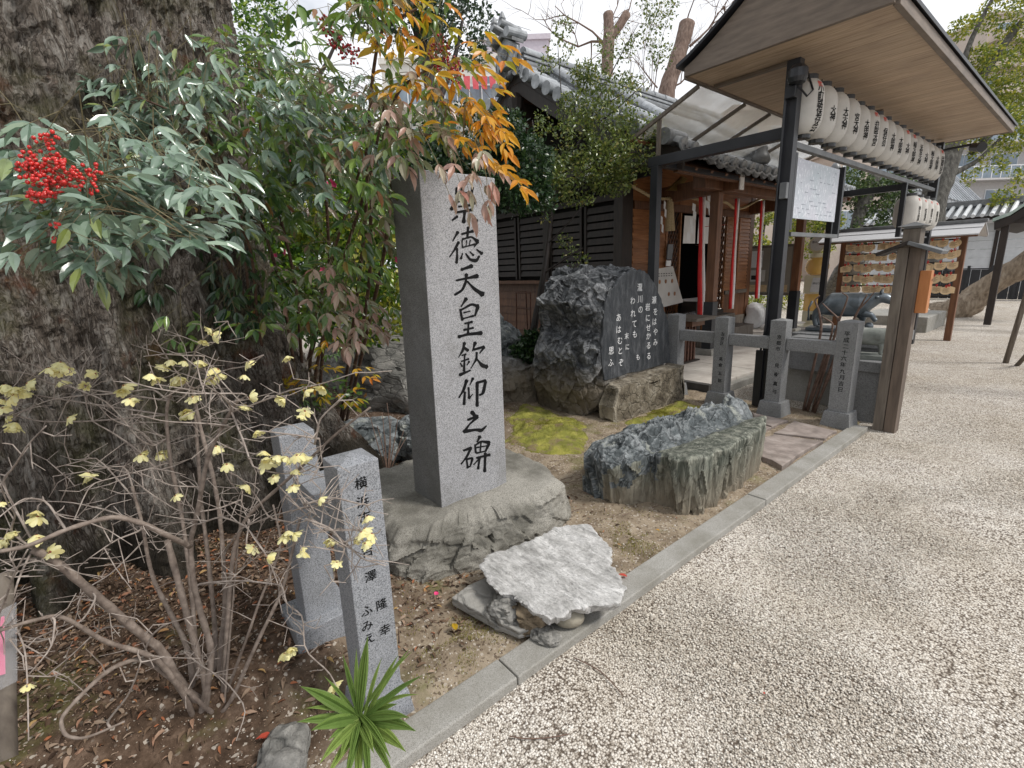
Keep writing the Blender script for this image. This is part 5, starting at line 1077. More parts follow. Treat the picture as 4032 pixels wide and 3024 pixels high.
branchy('cut_shrub', 'cut-back bare shrub with pale pruned twigs before the ox pedestal', 'shrub', (-1.85, 5.5, 0), [
 ([(-1.86, 5.50, 0), c6(930, 1100, Yp), c6(900, 900, Yp), c6(850, 780, Yp), c6(905, 730, Yp)], .014, .006), ([(-1.84, 5.52, 0), c6(1030, 1180, Yp), c6(1050, 1030, Yp), c6(930, 960, Yp)], .013, .006),
 ([(-1.82, 5.50, 0), c6(1110, 1060, Yp), c6(1100, 970, Yp), c6(1000, 880, Yp), c6(935, 815, Yp)], .013, .006), ([(-1.78, 5.52, 0), c6(1120, 980, Yp), c6(1170, 870, Yp), c6(1215, 740, Yp), c6(1150, 700, Yp)], .013, .005),
 ([(-1.76, 5.50, 0), c6(1270, 1000, Yp), c6(1330, 880, Yp), c6(1420, 720, Yp)], .014, .007), ([c6(1330, 880, Yp), c6(1440, 770, Yp), c6(1500, 690, Yp)], .008, .004), ([(-1.75, 5.5, 0), c6(1100, 1300, 5.45), c6(1180, 1130, 5.45)], .012, .008)], 'twig_brown')
r = np.random.default_rng(5)
# capsule machine
gm = thing('capsule_machine', 'cream capsule machine with amber globe and round sign on top', 'vending machine', (-4.15, 12.2, .05))
part('base', MB().lathe([(.27, .04), (.27, .10), (.12, .17), (.115, .20), (0, .20)], (-4.15, 12.2, .0), 28), 'plastic_cream', gm, smooth=False)
part('lower_column', MB().box(-4.32, 12.07, .20, -4.04, 12.34, .44), 'plastic_cream', gm, bev=.01)
part('prize_door', MB().box(-4.15, 12.062, .24, -4.07, 12.068, .37), 'plastic_black', gm)
part('lower_tank', MB().box(-4.32, 12.08, .445, -4.04, 12.34, .82), 'amber_dome', gm, bev=.01)
part('coin_unit', MB().box(-4.34, 12.05, .825, -4.02, 12.35, 1.22), 'plastic_cream', gm, bev=.012)
b = MB().extr([(-4.20, 12.03, .86), (-4.01, 12.03, .86), (-3.97, 12.03, 1.17), (-4.16, 12.03, 1.17)], (0, .015, 0)); part('card', b, 'paper_white', gm)
b = MB(); lettering(b, '縁結び', .05, (-4.08, 12.028, 1.05), (1, 0, 0), (0, 0, 1), nrm=.001); part('card_text', b, 'ink', gm)
part('globe', MB().lathe([(.12, 1.225), (.19, 1.28), (.225, 1.36), (.23, 1.43), (.20, 1.53), (.155, 1.60), (0, 1.60)], (-4.16, 12.2, 0), 28), 'amber_dome', gm, smooth=True)
mat('capsule_orange', ((.3, (.70, .22, .05)), (.7, (.78, .34, .08))), rough=.4); mat('capsule_yellow', ((.3, (.70, .46, .10)), (.7, (.78, .56, .18))), rough=.4)
for i in range(34):
    a = r.uniform(0, 2 * PI); q = r.uniform(0, .14); z = 1.27 + (i % 5) * .05; part('capsule', MB().ball((-4.16 + q * math.cos(a), 12.2 + q * math.sin(a), z), .028, 8, 5), ['capsule_orange', 'capsule_yellow'][i % 2], gm, smooth=True)
for i in range(16): part('capsule', MB().ball((r.uniform(-4.28, -4.08), r.uniform(12.12, 12.3), r.uniform(.49, .78)), .028, 8, 5), 'capsule_yellow', gm, smooth=True)
part('collar', MB().lathe([(.155, 1.602), (.165, 1.62), (.16, 1.69), (0, 1.70)], (-4.17, 12.2, 0), 24), 'plastic_cream', gm)
part('round_sign', MB().tube([(-4.19, 12.16, 1.88), (-4.19, 12.21, 1.88)], .172, 28), 'plastic_cream', gm, bev=.006)
part('sign_face', MB().tube([(-4.19, 12.150, 1.88), (-4.19, 12.158, 1.88)], .135, 28), 'paper_white', gm)
part('sign_neck', MB().box(-4.27, 12.17, 1.70, -4.11, 12.20, 1.74), 'plastic_cream', gm)
b = MB(); lettering(b, '縁みくじ', .052, (-4.19, 12.149, 1.93), (1, 0, 0), (0, 0, 1), nrm=.001, offset=.01); part('sign_text', b, 'ink', gm)
# free-standing notice board
ob = thing('outdoor_notice_board', 'grey framed outdoor notice board with pinned posters beyond the porch', 'notice board', (-5.1, 12, 0))
part('frame', MB().box(-5.64, 11.98, .78, -4.55, 12.04, 1.92), 'wood_grey', ob, bev=.005)
mat('board_grey', ((.3, (.24, .22, .18)), (.7, (.30, .275, .23))), rough=.8); part('backing', MB().box(-5.58, 11.968, .84, -4.61, 11.978, 1.86), 'board_grey', ob)
for x0, z0, x1, z1, m in ((-5.50, 1.42, -5.24, 1.80, 'paper_white'), (-5.50, 1.10, -5.16, 1.36, 'paper'), (-4.98, 1.42, -4.72, 1.80, 'wood_pale'), (-5.55, .86, -5.10, 1.02, 'wood_pale'), (-5.05, .86, -4.65, 1.02, 'wood_pale')): part('poster', MB().box(x0, 11.958, z0, x1, 11.966, z1), m, ob)
for x0, z0, x1, z1 in ((-5.34, 1.64, -5.26, 1.76), (-5.47, 1.14, -5.32, 1.24)): part('photo_print', MB().box(x0, 11.952, z0, x1, 11.957, z1), 'wood_dark', ob)
for x in (-5.6, -4.6): part('leg', MB().box(x - .02, 11.99, .02, x + .02, 12.03, .779), 'steel_black', ob)
part('foot', MB().box(-5.75, 11.7, .092, -5.5, 12.3, .11), 'steel_black', ob)
V, F = boulder((-5.0, 11.3, .38), (.22, .2, .28), 17, sub=3, amp=.2, fac=.1); bg_ = obj('plastic_bag', newmesh('plastic_bag', V - np.array([-5, 11.3, .1]), F, True), 'paper_white', None, (-5, 11.3, .1)); tag(bg_, 'pale crumpled plastic bin bag under the outdoor notice board', 'bag')

# votive plaque rack
mat('metal_roof', ((.3, (.42, .42, .43)), (.7, (.52, .52, .53))), rough=.4, stretch=(.5, 8, 1))
er = thing('plaque_rack', 'open wooden rack with grey sheet-metal roof, hung with rows of votive plaques', 'rack', (-2.75, 12.2, 0))
for x in (-3.69, -1.80): part('post', MB().box(x - .05, 12.17, -.05, x + .05, 12.27, 1.95), 'wood_brown', er, bev=.004)
zs = [1.83, 1.63, 1.42, 1.20, .99]
for z in zs + [.80]: part('rail', MB().box(-3.64, 12.19, z - .015, -1.85, 12.23, z + .015), 'wood_dark', er)
for sy in (-1, 1): part('roof_sheet', MB().extr([(-4.02, 12.22, 2.10), (-1.55, 12.22, 2.10), (-1.55, 12.22 + sy * .52, 1.88), (-4.02, 12.22 + sy * .52, 1.88)][::-sy], (0, 0, .02)), 'metal_roof', er)
part('ridge_cap', MB().box(-4.06, 12.15, 2.10, -1.52, 12.29, 2.16), 'roof_tile_dark', er, bev=.01)
part('roof_seam', MB().beam((-4.02, 11.96, 2.012), (-1.55, 11.96, 2.012), .012, .012), 'steel_grey', er)
for x in (-1.58,): part('gable_end', MB().extr([(x, 11.72, 1.86), (x, 12.72, 1.86), (x, 12.22, 2.08)], (.02, 0, 0)), 'wood_grey', er)
part('fascia', MB().box(-4.0, 11.71, 1.85, -1.56, 11.725, 1.878), 'wood_brown', er)
mat('plaque_wood', ((.3, (.66, .47, .26)), (.7, (.84, .65, .42))), scale=6, rough=.6, stretch=(2, 2, 7), var=.14, bumps=())
def ema_mesh(kind):
    w, h = .078, .062
    if kind == 0: P = [(-w, h), (-w, -h * .2)] + [(w * math.cos(a), -h * .2 + h * .9 * math.sin(a)) for a in np.linspace(PI, 2 * PI, 9)[1:-1]] + [(w, -h * .2), (w, h)]
    elif kind == 1: P = [(.066 * math.cos(a), .066 * math.sin(a)) for a in np.linspace(0, 2 * PI, 17)[:-1]]
    else: P = [(-w * 1.1, -h), (w * 1.1, -h), (w * 1.1, h * .6), (0, h * 1.1), (-w * 1.1, h * .6)]
    P = P if sum(P[i][0] * P[(i + 1) % len(P)][1] - P[(i + 1) % len(P)][0] * P[i][1] for i in range(len(P))) > 0 else P[::-1]
    b = MB().extr([(x, 0, z) for x, z in P], (0, .008, 0)); me = newmesh('plaque', b.v, b.f); me.materials.append(MATS['plaque_wood']); return me
EM = [ema_mesh(k) for k in range(3)]
b = MB()
for k in range(4): b.box(-.045, -.0015, .028 - k * .018, .045 - .02 * (k % 2), -.0005, .033 - k * .018)
EL = newmesh('writing', b.v, b.f); EL.materials.append(MATS['wood_brown'])
b = MB().tube([(0, -.002, .05), (-.012, -.006, .085), (0, -.004, .10), (.012, -.006, .085), (0, -.002, .05)], .006, 5); EC = newmesh('red_cord', b.v, b.f); EC.materials.append(MATS['cloth_red'])
ORD = ['first', 'second', 'third', 'fourth', 'fifth', 'sixth', 'seventh', 'eighth', 'ninth', 'tenth', 'eleventh', 'twelfth']
rowl = ['top', 'second', 'third', 'fourth', 'lowest']
for ri, z in enumerate(zs):
    x = -3.60
    while x < -1.86:
        for lay in range(2):
            if lay and r.uniform() < .35: continue
            o = bpy.data.objects.new('votive_plaque', EM[r.choice([0, 0, 1, 2])]); COL.objects.link(o); o.location = (x + r.uniform(-.012, .012) + .045 * (1 - lay), 12.165 - lay * .022, z - .085 + r.uniform(-.008, .008) + .02 * (1 - lay)); o.rotation_euler = (0, r.uniform(-.10, .10), 0); s_ = r.uniform(1.0, 1.15); o.scale = (s_, 1, s_)
            n_ = int(round((x + 3.60) / .185)); shp = {EM[0].name: 'round-bottomed', EM[1].name: 'round', EM[2].name: 'house-shaped'}[o.data.name]
            tag(o, '%s wooden votive plaque, %s from left in the %s row%s' % (shp, ORD[n_], rowl[ri], ', hung in front' if lay else ', hung behind'), 'votive plaque', 'votive plaques in the %s row' % rowl[ri])
            for me in (EL, EC): c = bpy.data.objects.new(me.name, me); COL.objects.link(c); c.parent = o
        x += .185
# far stone platform, slanting standing stone, poles
solo('stone_platform', MB().box(-3.6, 13.2, -.05, -2.3, 15, .30), 'kerb_stone', 'low bright stone platform in the yard behind the bronze ox', 'platform', (-3, 14, 0), bev=.02)
V, F = boulder((-4.0, 13.2, .75), (.30, .3, 1.0), 51, sub=4, fac=.05, rot=.3); V[:, 0] += (V[:, 2] - .75) * .35; vrock('standing_stone', V, F, 'rock_grey', 'tall leaning grey stone left of the plaque rack', 'stone')
for (a, c, l) in (((-.78, 10.06, -.03), (-.60, 8.9, 1.45), 'leaning wooden support pole at the right edge, its foot standing clear on the gravel'),):
    p0 = PX(3965, 1423, -.78); 
    solo('support_pole', MB().tube([(-.79, 10.06, -.05), (-.70, 10.02, 1.2), (-.62, 9.98, 2.6)], [.035, .033, .03], 10), 'wood_grey', l, 'pole', (-.78, 10.06, -.03), smooth=True)
solo('support_pole', MB().tube([(-.66, 9.9, -.03), (-.40, 9.7, .55)], [.028, .028], 9), 'wood_grey', 'short slanting pole at the very right edge behind the tall pole', 'pole', (-.66, 9.9, -.03), smooth=True)

# leaning old trunk propped in the yard
mat('bark_pale', ((.3, (.16, .12, .085)), (.5, (.30, .235, .17)), (.7, (.42, .35, .27))), scale=5, rough=.9, stretch=(3, 3, 1), bumps=((18, .9, .03),))
def gnarl(pts, rad, n=26, amp=.25, seed=1, sc=3.):
    mb = MB().tube(pts, rad, n, cap=True); V = np.array(mb.v); m_ = len(pts); Cn = np.repeat(np.array(pts, float), n, 0); D_ = V[:m_ * n] - Cn; R = np.linalg.norm(D_, axis=1)[:, None] + 1e-6
    V[:m_ * n] = Cn + D_ * (1 + amp * fbm(V[:m_ * n], sc, 4, seed)[:, None] + amp * .6 * ridge(V[:m_ * n], sc * 2.2, 3, seed + 3)[:, None]); mb.v = [tuple(p) for p in V]; return mb
def interp(pts, k):
    P = np.array(pts, float); t = np.linspace(0, len(P) - 1, k); Q = np.stack([np.interp(t, range(len(P)), P[:, i]) for i in range(P.shape[1])], -1)
    for _ in range(3): Q[1:-1] = (Q[:-2] + 2 * Q[1:-1] + Q[2:]) / 4
    return Q
lt = [(-2.7, 17.2, -.1, .45), (-2.45, 17.2, .12, .32), (-2.15, 17.2, .42, .26), (-1.85, 17.2, .85, .24), (-1.45, 17.2, 1.22, .24), (-.9, 17.2, 1.6, .24), (-.2, 17.2, 2.2, .22)]
Q = interp(lt, 40); solo('leaning_trunk', gnarl(Q[:, :3], Q[:, 3], 24, .22, 5), 'bark_pale', 'pale gnarled tree trunk leaning to the right across the far yard', 'tree trunk', (-2.5, 17.2, 0), smooth=True)
# black board fence, plaster wall with tiled coping
bf = thing('black_fence', 'low black board fence in front of the far white wall', 'fence', (-2.5, 24, 0))
for i in range(20): part('fence_board', MB().box(-4.5 + i * .26, 24, 0, -4.5 + i * .26 + .245, 24.04, 1.02), 'steel_black', bf)
for i in range(9): part('fence_post', MB().box(-4.55 + i * .62, 23.94, 0, -4.47 + i * .62, 24.0, 1.16), 'steel_black', bf)
part('fence_rail', MB().box(-4.6, 23.96, 1.03, 1, 24.06, 1.07), 'steel_black', bf)
fw = thing('plaster_wall', 'long white plaster wall with dark posts and a grey tiled coping roof', 'wall', (-2, 28, 0))
for i in range(5):
    for k in range(8): part('wall_panel', MB().box(-7.5 + i * 2.2, 28, .05 + k * .34, -7.5 + i * 2.2 + 2.08, 28.1, .38 + k * .34), 'plaster', fw)
    part('wall_post', MB().box(-7.5 + i * 2.2 + 2.085, 27.95, 0, -7.5 + i * 2.2 + 2.195, 28.1, 2.9), 'wood_dark', fw)
part('eave', MB().box(-8, 27.2, 2.86, 4, 27.5, 3.0), 'wood_dark', fw); part('coping_slope', MB().extr([(-8, 27.1, 3.0), (-8, 28.3, 3.5), (-8, 28.3, 2.9)], (12, 0, 0)), 'roof_tile_dark', fw)
for i in range(44): part('coping_tile', MB().tube([(-7.9 + i * .27, 27.05, 3.03), (-7.9 + i * .27, 28.2, 3.52)], .075, 8), 'rail_white', fw)
part('coping_ridge', MB().box(-8, 28.1, 3.45, 4, 28.4, 3.72), 'roof_tile_dark', fw, bev=.03)
# pavilion at the right edge
pvn = thing('copper_roof_pavilion', 'corner of a pavilion with green copper roof edge and dark posts at the right edge', 'pavilion', (-.5, 15.5, 0))
e0 = PY(3400 + 1780 * .2857, 700 + 560 * .2857, 15); e1 = PY(3400 + 2300 * .2857, 700 + 290 * .2857, 15)
ex = [e0 + (e1 - e0) * u + np.array([0, 0, .06 * math.sin(PI * min(u, 1)) * -1]) for u in (0, .5, 1, 2.2, 3.4)]
part('copper_edge', MB().extr([tuple(p) for p in ex] + [tuple(p + [0, 0, -.07]) for p in ex[::-1]], (0, 4, 0)), 'copper_green', pvn)
part('roof_underside', MB().extr([tuple(p + [0.03, 0.02, -.075]) for p in ex] + [tuple(p + [.05, 0.02, -.24]) for p in ex[::-1]], (0, 3.9, 0)), 'wood_dark', pvn)
for x in (-1.60, .9): part('post', MB().box(x - .06, 15.1, 0, x + .06, 15.22, 2.16), 'wood_dark', pvn)
part('beam', MB().box(-1.7, 15.05, 2.16, 3, 15.25, 2.30), 'wood_dark', pvn)

# ================================================================== BUILDINGS BEHIND
FH = np.array([CF[0], CF[1], 0]); FH /= np.linalg.norm(FH); RH = np.array([CR[0], CR[1], 0]); RH /= np.linalg.norm(RH)
def building(name, label, px0, px1, pyt, depth, wall, rows, cols, ww=1.4, wh=1.5, floor=3.0, balc=None, deep=12, turn=0.0, z0=0, frame='rail_white', top=None):
    a = AT(px0, pyt, depth); b_ = AT(px1, pyt, depth); zt = a[2]; a2 = np.array([a[0], a[1], 0]); w = np.linalg.norm((b_ - a)[:2]); t = thing(name, label, 'building', (a[0], a[1], 0))
    rx = math.cos(turn) * RH + math.sin(turn) * FH; ry = -math.sin(turn) * RH + math.cos(turn) * FH
    def L(x, y, z): return tuple(a2 + rx * x + ry * y + np.array([0, 0, z]))
    def bx(nm, x0, y0, z0_, x1, y1, z1, m):
        mb = MB().box(x0, y0, z0_, x1, y1, z1); mb.v = [L(*p) for p in mb.v]; return part(nm, mb, m, t)
    bx('wall', 0, 0, z0, w, deep, zt, wall); bx('roof_edge', -.15, -.15, zt, w + .15, deep, zt + .35, wall)
    for r_ in range(rows):
        z = zt - .9 - wh - r_ * floor
        for c in range(cols):
            x = w * (c + .5) / cols - ww / 2
            wd = bx('window', x, -.06, z, x + ww, -.005, z + wh, frame); g_ = MB().box(x + .07, -.085, z + .07, x + ww / 2 - .03, -.061, z + wh - .07); g_.v = [L(*p) for p in g_.v]; o = part('pane', g_, 'far_glass', wd) if False else None
            for xx in (x + .07, x + ww / 2 + .03):
                g_ = MB().box(xx, -.09, z + .07, xx + ww / 2 - .10, -.062, z + wh - .07); Vg = np.array([L(*p) for p in g_.v]) - world_base(t); obj('pane', newmesh('pane', Vg, g_.f), 'far_glass', wd)
        if balc:
            bx('balcony', 0.2, -1.2, z - .55, w - .2, -.01, z - .40, wall)
            if balc == 'rail':
                bx('balcony_rail', .2, -1.22, z + .55, w - .2, -1.16, z + .62, 'rail_white')
                for k in range(int(w / .8)): bx('baluster', .2 + k * .8, -1.21, z - .4, .26 + k * .8, -1.17, z + .55, 'rail_white')
                bx('balcony_glass', .2, -1.19, z - .38, w - .2, -1.17, z + .5, 'far_glass')
            else: bx('balcony_wall', .2, -1.22, z - .4, w - .2, -1.12, z + .5, wall)
    return t, L, zt
building('apartment_block', 'grey apartment block with white railed balconies behind the trees at the right', 3745, 4400, 420, 42, 'far_wall_grey', 4, 4, ww=2.4, wh=1.8, floor=3.0, balc='rail')
building('apartment_block', 'taller beige apartment block rising at the right edge', 3900, 4500, 60, 62, 'far_wall_beige', 6, 4, ww=2.6, wh=1.8, floor=3.1, balc='wall')
building('beige_house', 'beige building showing between the awning and the black frame', 2890, 3140, 440, 30, 'far_wall_beige', 1, 2, ww=1.2, wh=1.3)
building('beige_house', 'pinkish beige building behind the lanterns and roof finial', 3290, 3570, 600, 34, 'far_wall_beige', 2, 2, ww=1.3, wh=1.4)
building('tiled_house', 'lavender tiled house beyond the shrine roof', 1905, 2160, 165, 36, 'far_wall_pink', 3, 2, ww=1.3, wh=1.3, balc='wall')
t, L, zt = building('white_house', 'cream house with red laundry on its balcony left of the shrine roof', 1500, 1985, 255, 32, 'far_wall_cream', 3, 3, ww=1.6, wh=1.5, balc='rail')
for i in range(6):
    x = .0; p = AT(1790 + i * 34, 300, 30.2); q = MB().extr([(p[0], p[1], p[2]), tuple(p + RH * .42 + [0, 0, 0]), tuple(p + RH * .38 - [0, 0, .75]), tuple(p + RH * .04 - [0, 0, .7])], tuple(FH * .05)); solo('laundry', q, 'laundry_red', 'red cloth hanging on the balcony left of the shrine roof, piece %s from the left' % ['first', 'second', 'third', 'fourth', 'fifth', 'sixth'][i], 'laundry', tuple(p), 'red laundry on the balcony')
hr = thing('tiled_roof_house', 'low traditional house with grey tiled roof behind the plaster wall', 'house', tuple(np.append(AT(3700, 800, 33)[:2], 0)))
A0_ = AT(3560, 740, 33); B0_ = AT(3900, 830, 33); C1 = AT(3700, 640, 38); D1 = AT(3540, 700, 38)
part('roof', MB().extr([tuple(A0_), tuple(B0_), tuple(C1), tuple(D1)], (0, 0, -.3)), 'roof_tile', hr); part('wall', MB().extr([tuple(A0_ + FH), tuple(B0_ + FH), tuple(B0_ + FH - [0, 0, 5]), tuple(A0_ + FH - [0, 0, 5])], tuple(FH * 3)), 'far_wall_grey', hr)
for i in range(26):
    u = i / 25; a = A0_ + (B0_ - A0_) * u; c = D1 + (C1 - D1) * u; part('tile_row', MB().tube([tuple(a + [0, 0, .06]), tuple(c + [0, 0, .06])], .07, 6), 'roof_tile', hr)
# overhead wires
for i, (a, c) in enumerate([((1560, 40, 26), (2110, 210, 30)), ((1800, 0, 26), (2090, 120, 30))]):
    P = AT(*a); Q = AT(*c); solo('overhead_wire', MB().tube([tuple(P), tuple((P + Q) / 2 - [0, 0, .15]), tuple(Q)], .012, 5), 'steel_black', ['lower thin black wire crossing the pale sky above the pillar', 'upper thin black wire crossing the pale sky'][i], 'wire', tuple(P))

# ================================================================== THE OLD TREE
def barkmat():
    m, t, b, o = nodes_of('bark_old'); v = coords(t, (2.6, 2.6, .8), True); v1 = coords(t, world=True)
    n = noise(t, v, 5, 9, .7, .6); c = ramp(t, n, ((.30, (.055, .043, .034)), (.45, (.19, .158, .13)), (.58, (.34, .30, .26)), (.72, (.50, .47, .43))))
    fk = noise(t, coords(t, (2.2, 2.2, .55), True), 11, 8, .62, 1.6); c = mixc(t, ramp(t, fk, ((.46, 0), (.49, .85), (.50, .85), (.54, 0))), c, (.035, .027, .022))
    c = mixc(t, ramp(t, fk, ((.54, 0), (.60, .7))), c, (.40, .375, .34))
    c = mixc(t, ramp(t, noise(t, v1, 2.1, 6, .7), ((.56, 0), (.64, .85))), c, (.17, .065, .035))
    c = mixc(t, ramp(t, noise(t, v1, 1.6, 6, .65), ((.50, 0), (.64, .7))), c, (.105, .105, .042))
    c = mixc(t, 1., c, ramp(t, noise(t, v, 30, 6, .7), ((.3, (.55, .55, .55)), (.65, (1.2, 1.2, 1.2)))), 'MULTIPLY')
    g_ = t.nodes.new('ShaderNodeNewGeometry'); c = mixc(t, ramp(t, g_.outputs['Pointiness'], ((.52, 0), (.62, .35))), c, (.40, .37, .33))
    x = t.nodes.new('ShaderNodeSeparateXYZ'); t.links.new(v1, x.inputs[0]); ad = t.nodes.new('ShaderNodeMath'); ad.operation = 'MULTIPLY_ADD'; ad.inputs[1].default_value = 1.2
    t.links.new(noise(t, v1, 1.8, 5), ad.inputs[0]); t.links.new(x.outputs[2], ad.inputs[2]); c = mixc(t, ramp(t, ad.outputs[0], ((.8, .9), (1.5, 0))), c, (.030, .025, .017))  # trunk foot: mossy soil tone, blackened to paint in the shade of the hollow
    t.links.new(c, b.inputs['Base Color']); b.inputs['Roughness'].default_value = .92; b.inputs['Specular IOR Level'].default_value = .2
    t.links.new(bump(t, noise(t, v, 22, 8, .7), 1., .03, bump(t, fk, 1., .08)), b.inputs['Normal'])
barkmat()
bt = thing('old_tree', 'huge old tree with flaking bark and buttressed roots filling the left side', 'tree', (-4.3, -.2, 0))
nth, nz_ = 520, 420; th = np.linspace(0, 2 * PI, nth, endpoint=False)[None, :]; zz = (np.linspace(0, 1, nz_) ** 1.15 * 6.3 - .15)[:, None]
fl = np.exp(-np.maximum(zz, 0) / .75); r0 = 1.06 + .46 * fl + .05 * np.maximum(zz - 3, 0)
lob = sum(a_ * np.exp(-(((th - c_ + PI) % (2 * PI) - PI) / w_) ** 2) for c_, a_, w_ in ((.16, .50, .10), (-.14, .42, .09), (.46, .46, .12), (.80, .50, .14), (1.2, .55, .2), (-.44, .40, .09), (-.74, .40, .10), (1.7, .5, .2), (-1.1, .5, .2), (-1.7, .5, .25), (2.5, .6, .3), (-2.5, .6, .3)))
r_ = r0 + lob * (.10 + 1.15 * fl) - .34 * fl - .30 * np.exp(-(((th + .42)) / .13) ** 2) * np.exp(-np.maximum(zz - .5, 0) / .7) - .22 * np.exp(-(((th - .38)) / .10) ** 2) * np.exp(-np.maximum(zz, 0) / .9)
P0 = np.stack([np.cos(th) * r_, np.sin(th) * r_, zz + 0 * th], -1); Q0 = P0 * np.array([1, 1, .28])
r_ = r_ + .10 * fbm(Q0, 1.3, 3, 2) + .035 * ridge(Q0, 4.5, 4, 6) + .026 * cell(P0 * np.array([1, 1, .42]) + .10 * np.stack([fbm(P0, 4, 3, 1), fbm(P0, 4, 3, 2), fbm(P0, 4, 3, 3)], -1), 6.5, 7) * np.clip(zz, .25, 1) + .012 * cell(P0 * np.array([1, 1, .5]) + .04 * fbm(P0, 11, 3, 5)[..., None], 17, 9) + .006 * ridge(Q0, 28, 2, 12)
V = np.stack([np.cos(th) * r_ + .0 * zz, np.sin(th) * r_, zz + 0 * th], -1).reshape(-1, 3)
I = np.arange(nz_ - 1)[:, None] * nth + np.arange(nth)[None, :]; J = np.arange(nz_ - 1)[:, None] * nth + (np.arange(nth)[None, :] + 1) % nth
F = np.stack([I, J, J + nth, I + nth], -1).reshape(-1, 4); tk = obj('trunk', newmesh('trunk', V, F, True), 'bark_old', bt)
for pts, r1, r2 in (([(0, 0, 5.6), (.9, -1.2, 7.0), (2.0, -3.5, 8)], .6, .2), ([(0, 0, 5.8), (-.5, 1.2, 7.2), (-1, 3, 8.2)], .6, .2), ([(0, 0, 5.6), (-1.5, -1.2, 7.2), (-3.4, -3, 8.2)], .6, .2)):
    Q = interp(pts, 14); part('limb', gnarl(Q, np.linspace(r1, r2, 14), 14, .12, 3), 'bark_old', bt, smooth=True, local=True)

# ================================================================== LEAVES
leafmat('leaf_silver', ((0, (.12, .20, .13)), (.5, (.19, .28, .20)), (.9, (.27, .37, .27)), (1, (.26, .32, .07))), rough=.24, trans=.15, spec=1., coat=.7)  # pale tone: sky sheen of glossy leaves is put into the base colour
leafmat('leaf_green', ((0, (.06, .13, .04)), (.4, (.12, .23, .05)), (.8, (.24, .37, .07)), (.93, (.20, .30, .04)), (1, (.36, .14, .06))), rough=.28, trans=.38, spec=.8, coat=.4)
leafmat('leaf_mix', ((0, (.14, .22, .09)), (.35, (.24, .30, .14)), (.6, (.40, .34, .24)), (.8, (.34, .20, .15)), (1, (.16, .24, .04))), rough=.26, trans=.28, spec=.9)
leafmat('leaf_gold', ((0, (.30, .34, .03)), (.3, (.55, .42, .03)), (.7, (.72, .40, .03)), (1, (.70, .22, .03))), rough=.35, trans=.42, spec=.5)
leafmat('leaf_orange', ((0, (.66, .36, .02)), (.6, (.74, .38, .03)), (1, (.66, .24, .02))), rough=.35, trans=.38, spec=.5)
leafmat('leaf_pink', ((0, (.42, .25, .20)), (.5, (.50, .34, .26)), (.8, (.36, .36, .24)), (1, (.55, .22, .18))), rough=.3, trans=.25, spec=.7)
leafmat('leaf_shrub', ((0, (.035, .10, .02)), (.5, (.10, .21, .025)), (.85, (.22, .36, .03)), (1, (.38, .48, .05))), rough=.3, trans=.35, spec=.6)
leafmat('leaf_dark', ((0, (.012, .035, .012)), (.6, (.028, .065, .022)), (1, (.06, .11, .03))), rough=.28, trans=.2, spec=.6)
leafmat('leaf_small', ((0, (.07, .11, .03)), (.5, (.14, .19, .04)), (.85, (.25, .30, .06)), (1, (.36, .30, .08))), rough=.3, trans=.3, spec=.7)
leafmat('leaf_yellowgreen', ((0, (.10, .15, .03)), (.5, (.22, .27, .04)), (.85, (.40, .40, .05)), (1, (.55, .50, .08))), rough=.4, trans=.4, spec=.4)
leafmat('leaf_pine', ((0, (.03, .06, .02)), (.6, (.07, .115, .035)), (1, (.13, .17, .05))), rough=.5, trans=.2, spec=.3)
mat('cane', ((.3, (.055, .028, .018)), (.7, (.15, .085, .055))), scale=20, rough=.75, stretch=(1, 1, 3))
mat('cane_thin', ((.3, (.11, .085, .04)), (.7, (.19, .16, .08))), scale=20, rough=.6)
mat('berry', ((.3, (.46, .012, .010)), (.7, (.60, .022, .015))), scale=60, rough=.18, bumps=(), spec=.7, var=.15)
mat('berry_dark', ((.3, (.20, .010, .014)), (.7, (.34, .016, .020))), scale=60, rough=.25, bumps=(), var=.2)

LT_V = np.array([(0, 0, 0), (-.11, .14, .035), (0, .16, -.025), (.11, .14, .035), (-.17, .42, .05), (0, .42, -.035), (.17, .42, .05), (-.115, .72, .01), (0, .72, -.065), (.115, .72, .01), (0, 1.0, -.15)])
LT_F = [(0, 2, 1), (0, 3, 2), (1, 2, 5, 4), (2, 3, 6, 5), (4, 5, 8, 7), (5, 6, 9, 8), (7, 8, 10), (8, 9, 10)]
LT_T = np.array([(0, 2, 1), (0, 3, 2), (1, 2, 5), (1, 5, 4), (2, 3, 6), (2, 6, 5), (4, 5, 8), (4, 8, 7), (5, 6, 9), (5, 9, 8), (7, 8, 10), (8, 9, 10)])
def frames(d, n):
    d = d / (np.linalg.norm(d, axis=1)[:, None] + 1e-9); n = n - d * (n * d).sum(1)[:, None]; n = n / (np.linalg.norm(n, axis=1)[:, None] + 1e-9); x = np.cross(d, n); return x, d, n
def leafbatch(name, O, D_, N_, Sz, m, parent, T=LT_V, TF=LT_T, kind='stuff', wid=1.):
    O, D_, N_, Sz = map(np.asarray, (O, D_, N_, Sz)); x, d, n = frames(D_, N_); k = len(T)
    V = O[:, None] + Sz[:, None, None] * (T[None, :, 0:1] * wid * x[:, None] + T[None, :, 1:2] * d[:, None] + T[None, :, 2:3] * n[:, None])
    F = (TF[None] + k * np.arange(len(O))[:, None, None]).reshape(-1, TF.shape[1]); V = V.reshape(-1, 3) - (world_base(parent) if parent is not None else 0)
    o = obj(name, newmesh(name, V, F, False), m, parent); 
    if kind: o['kind'] = kind
    return o
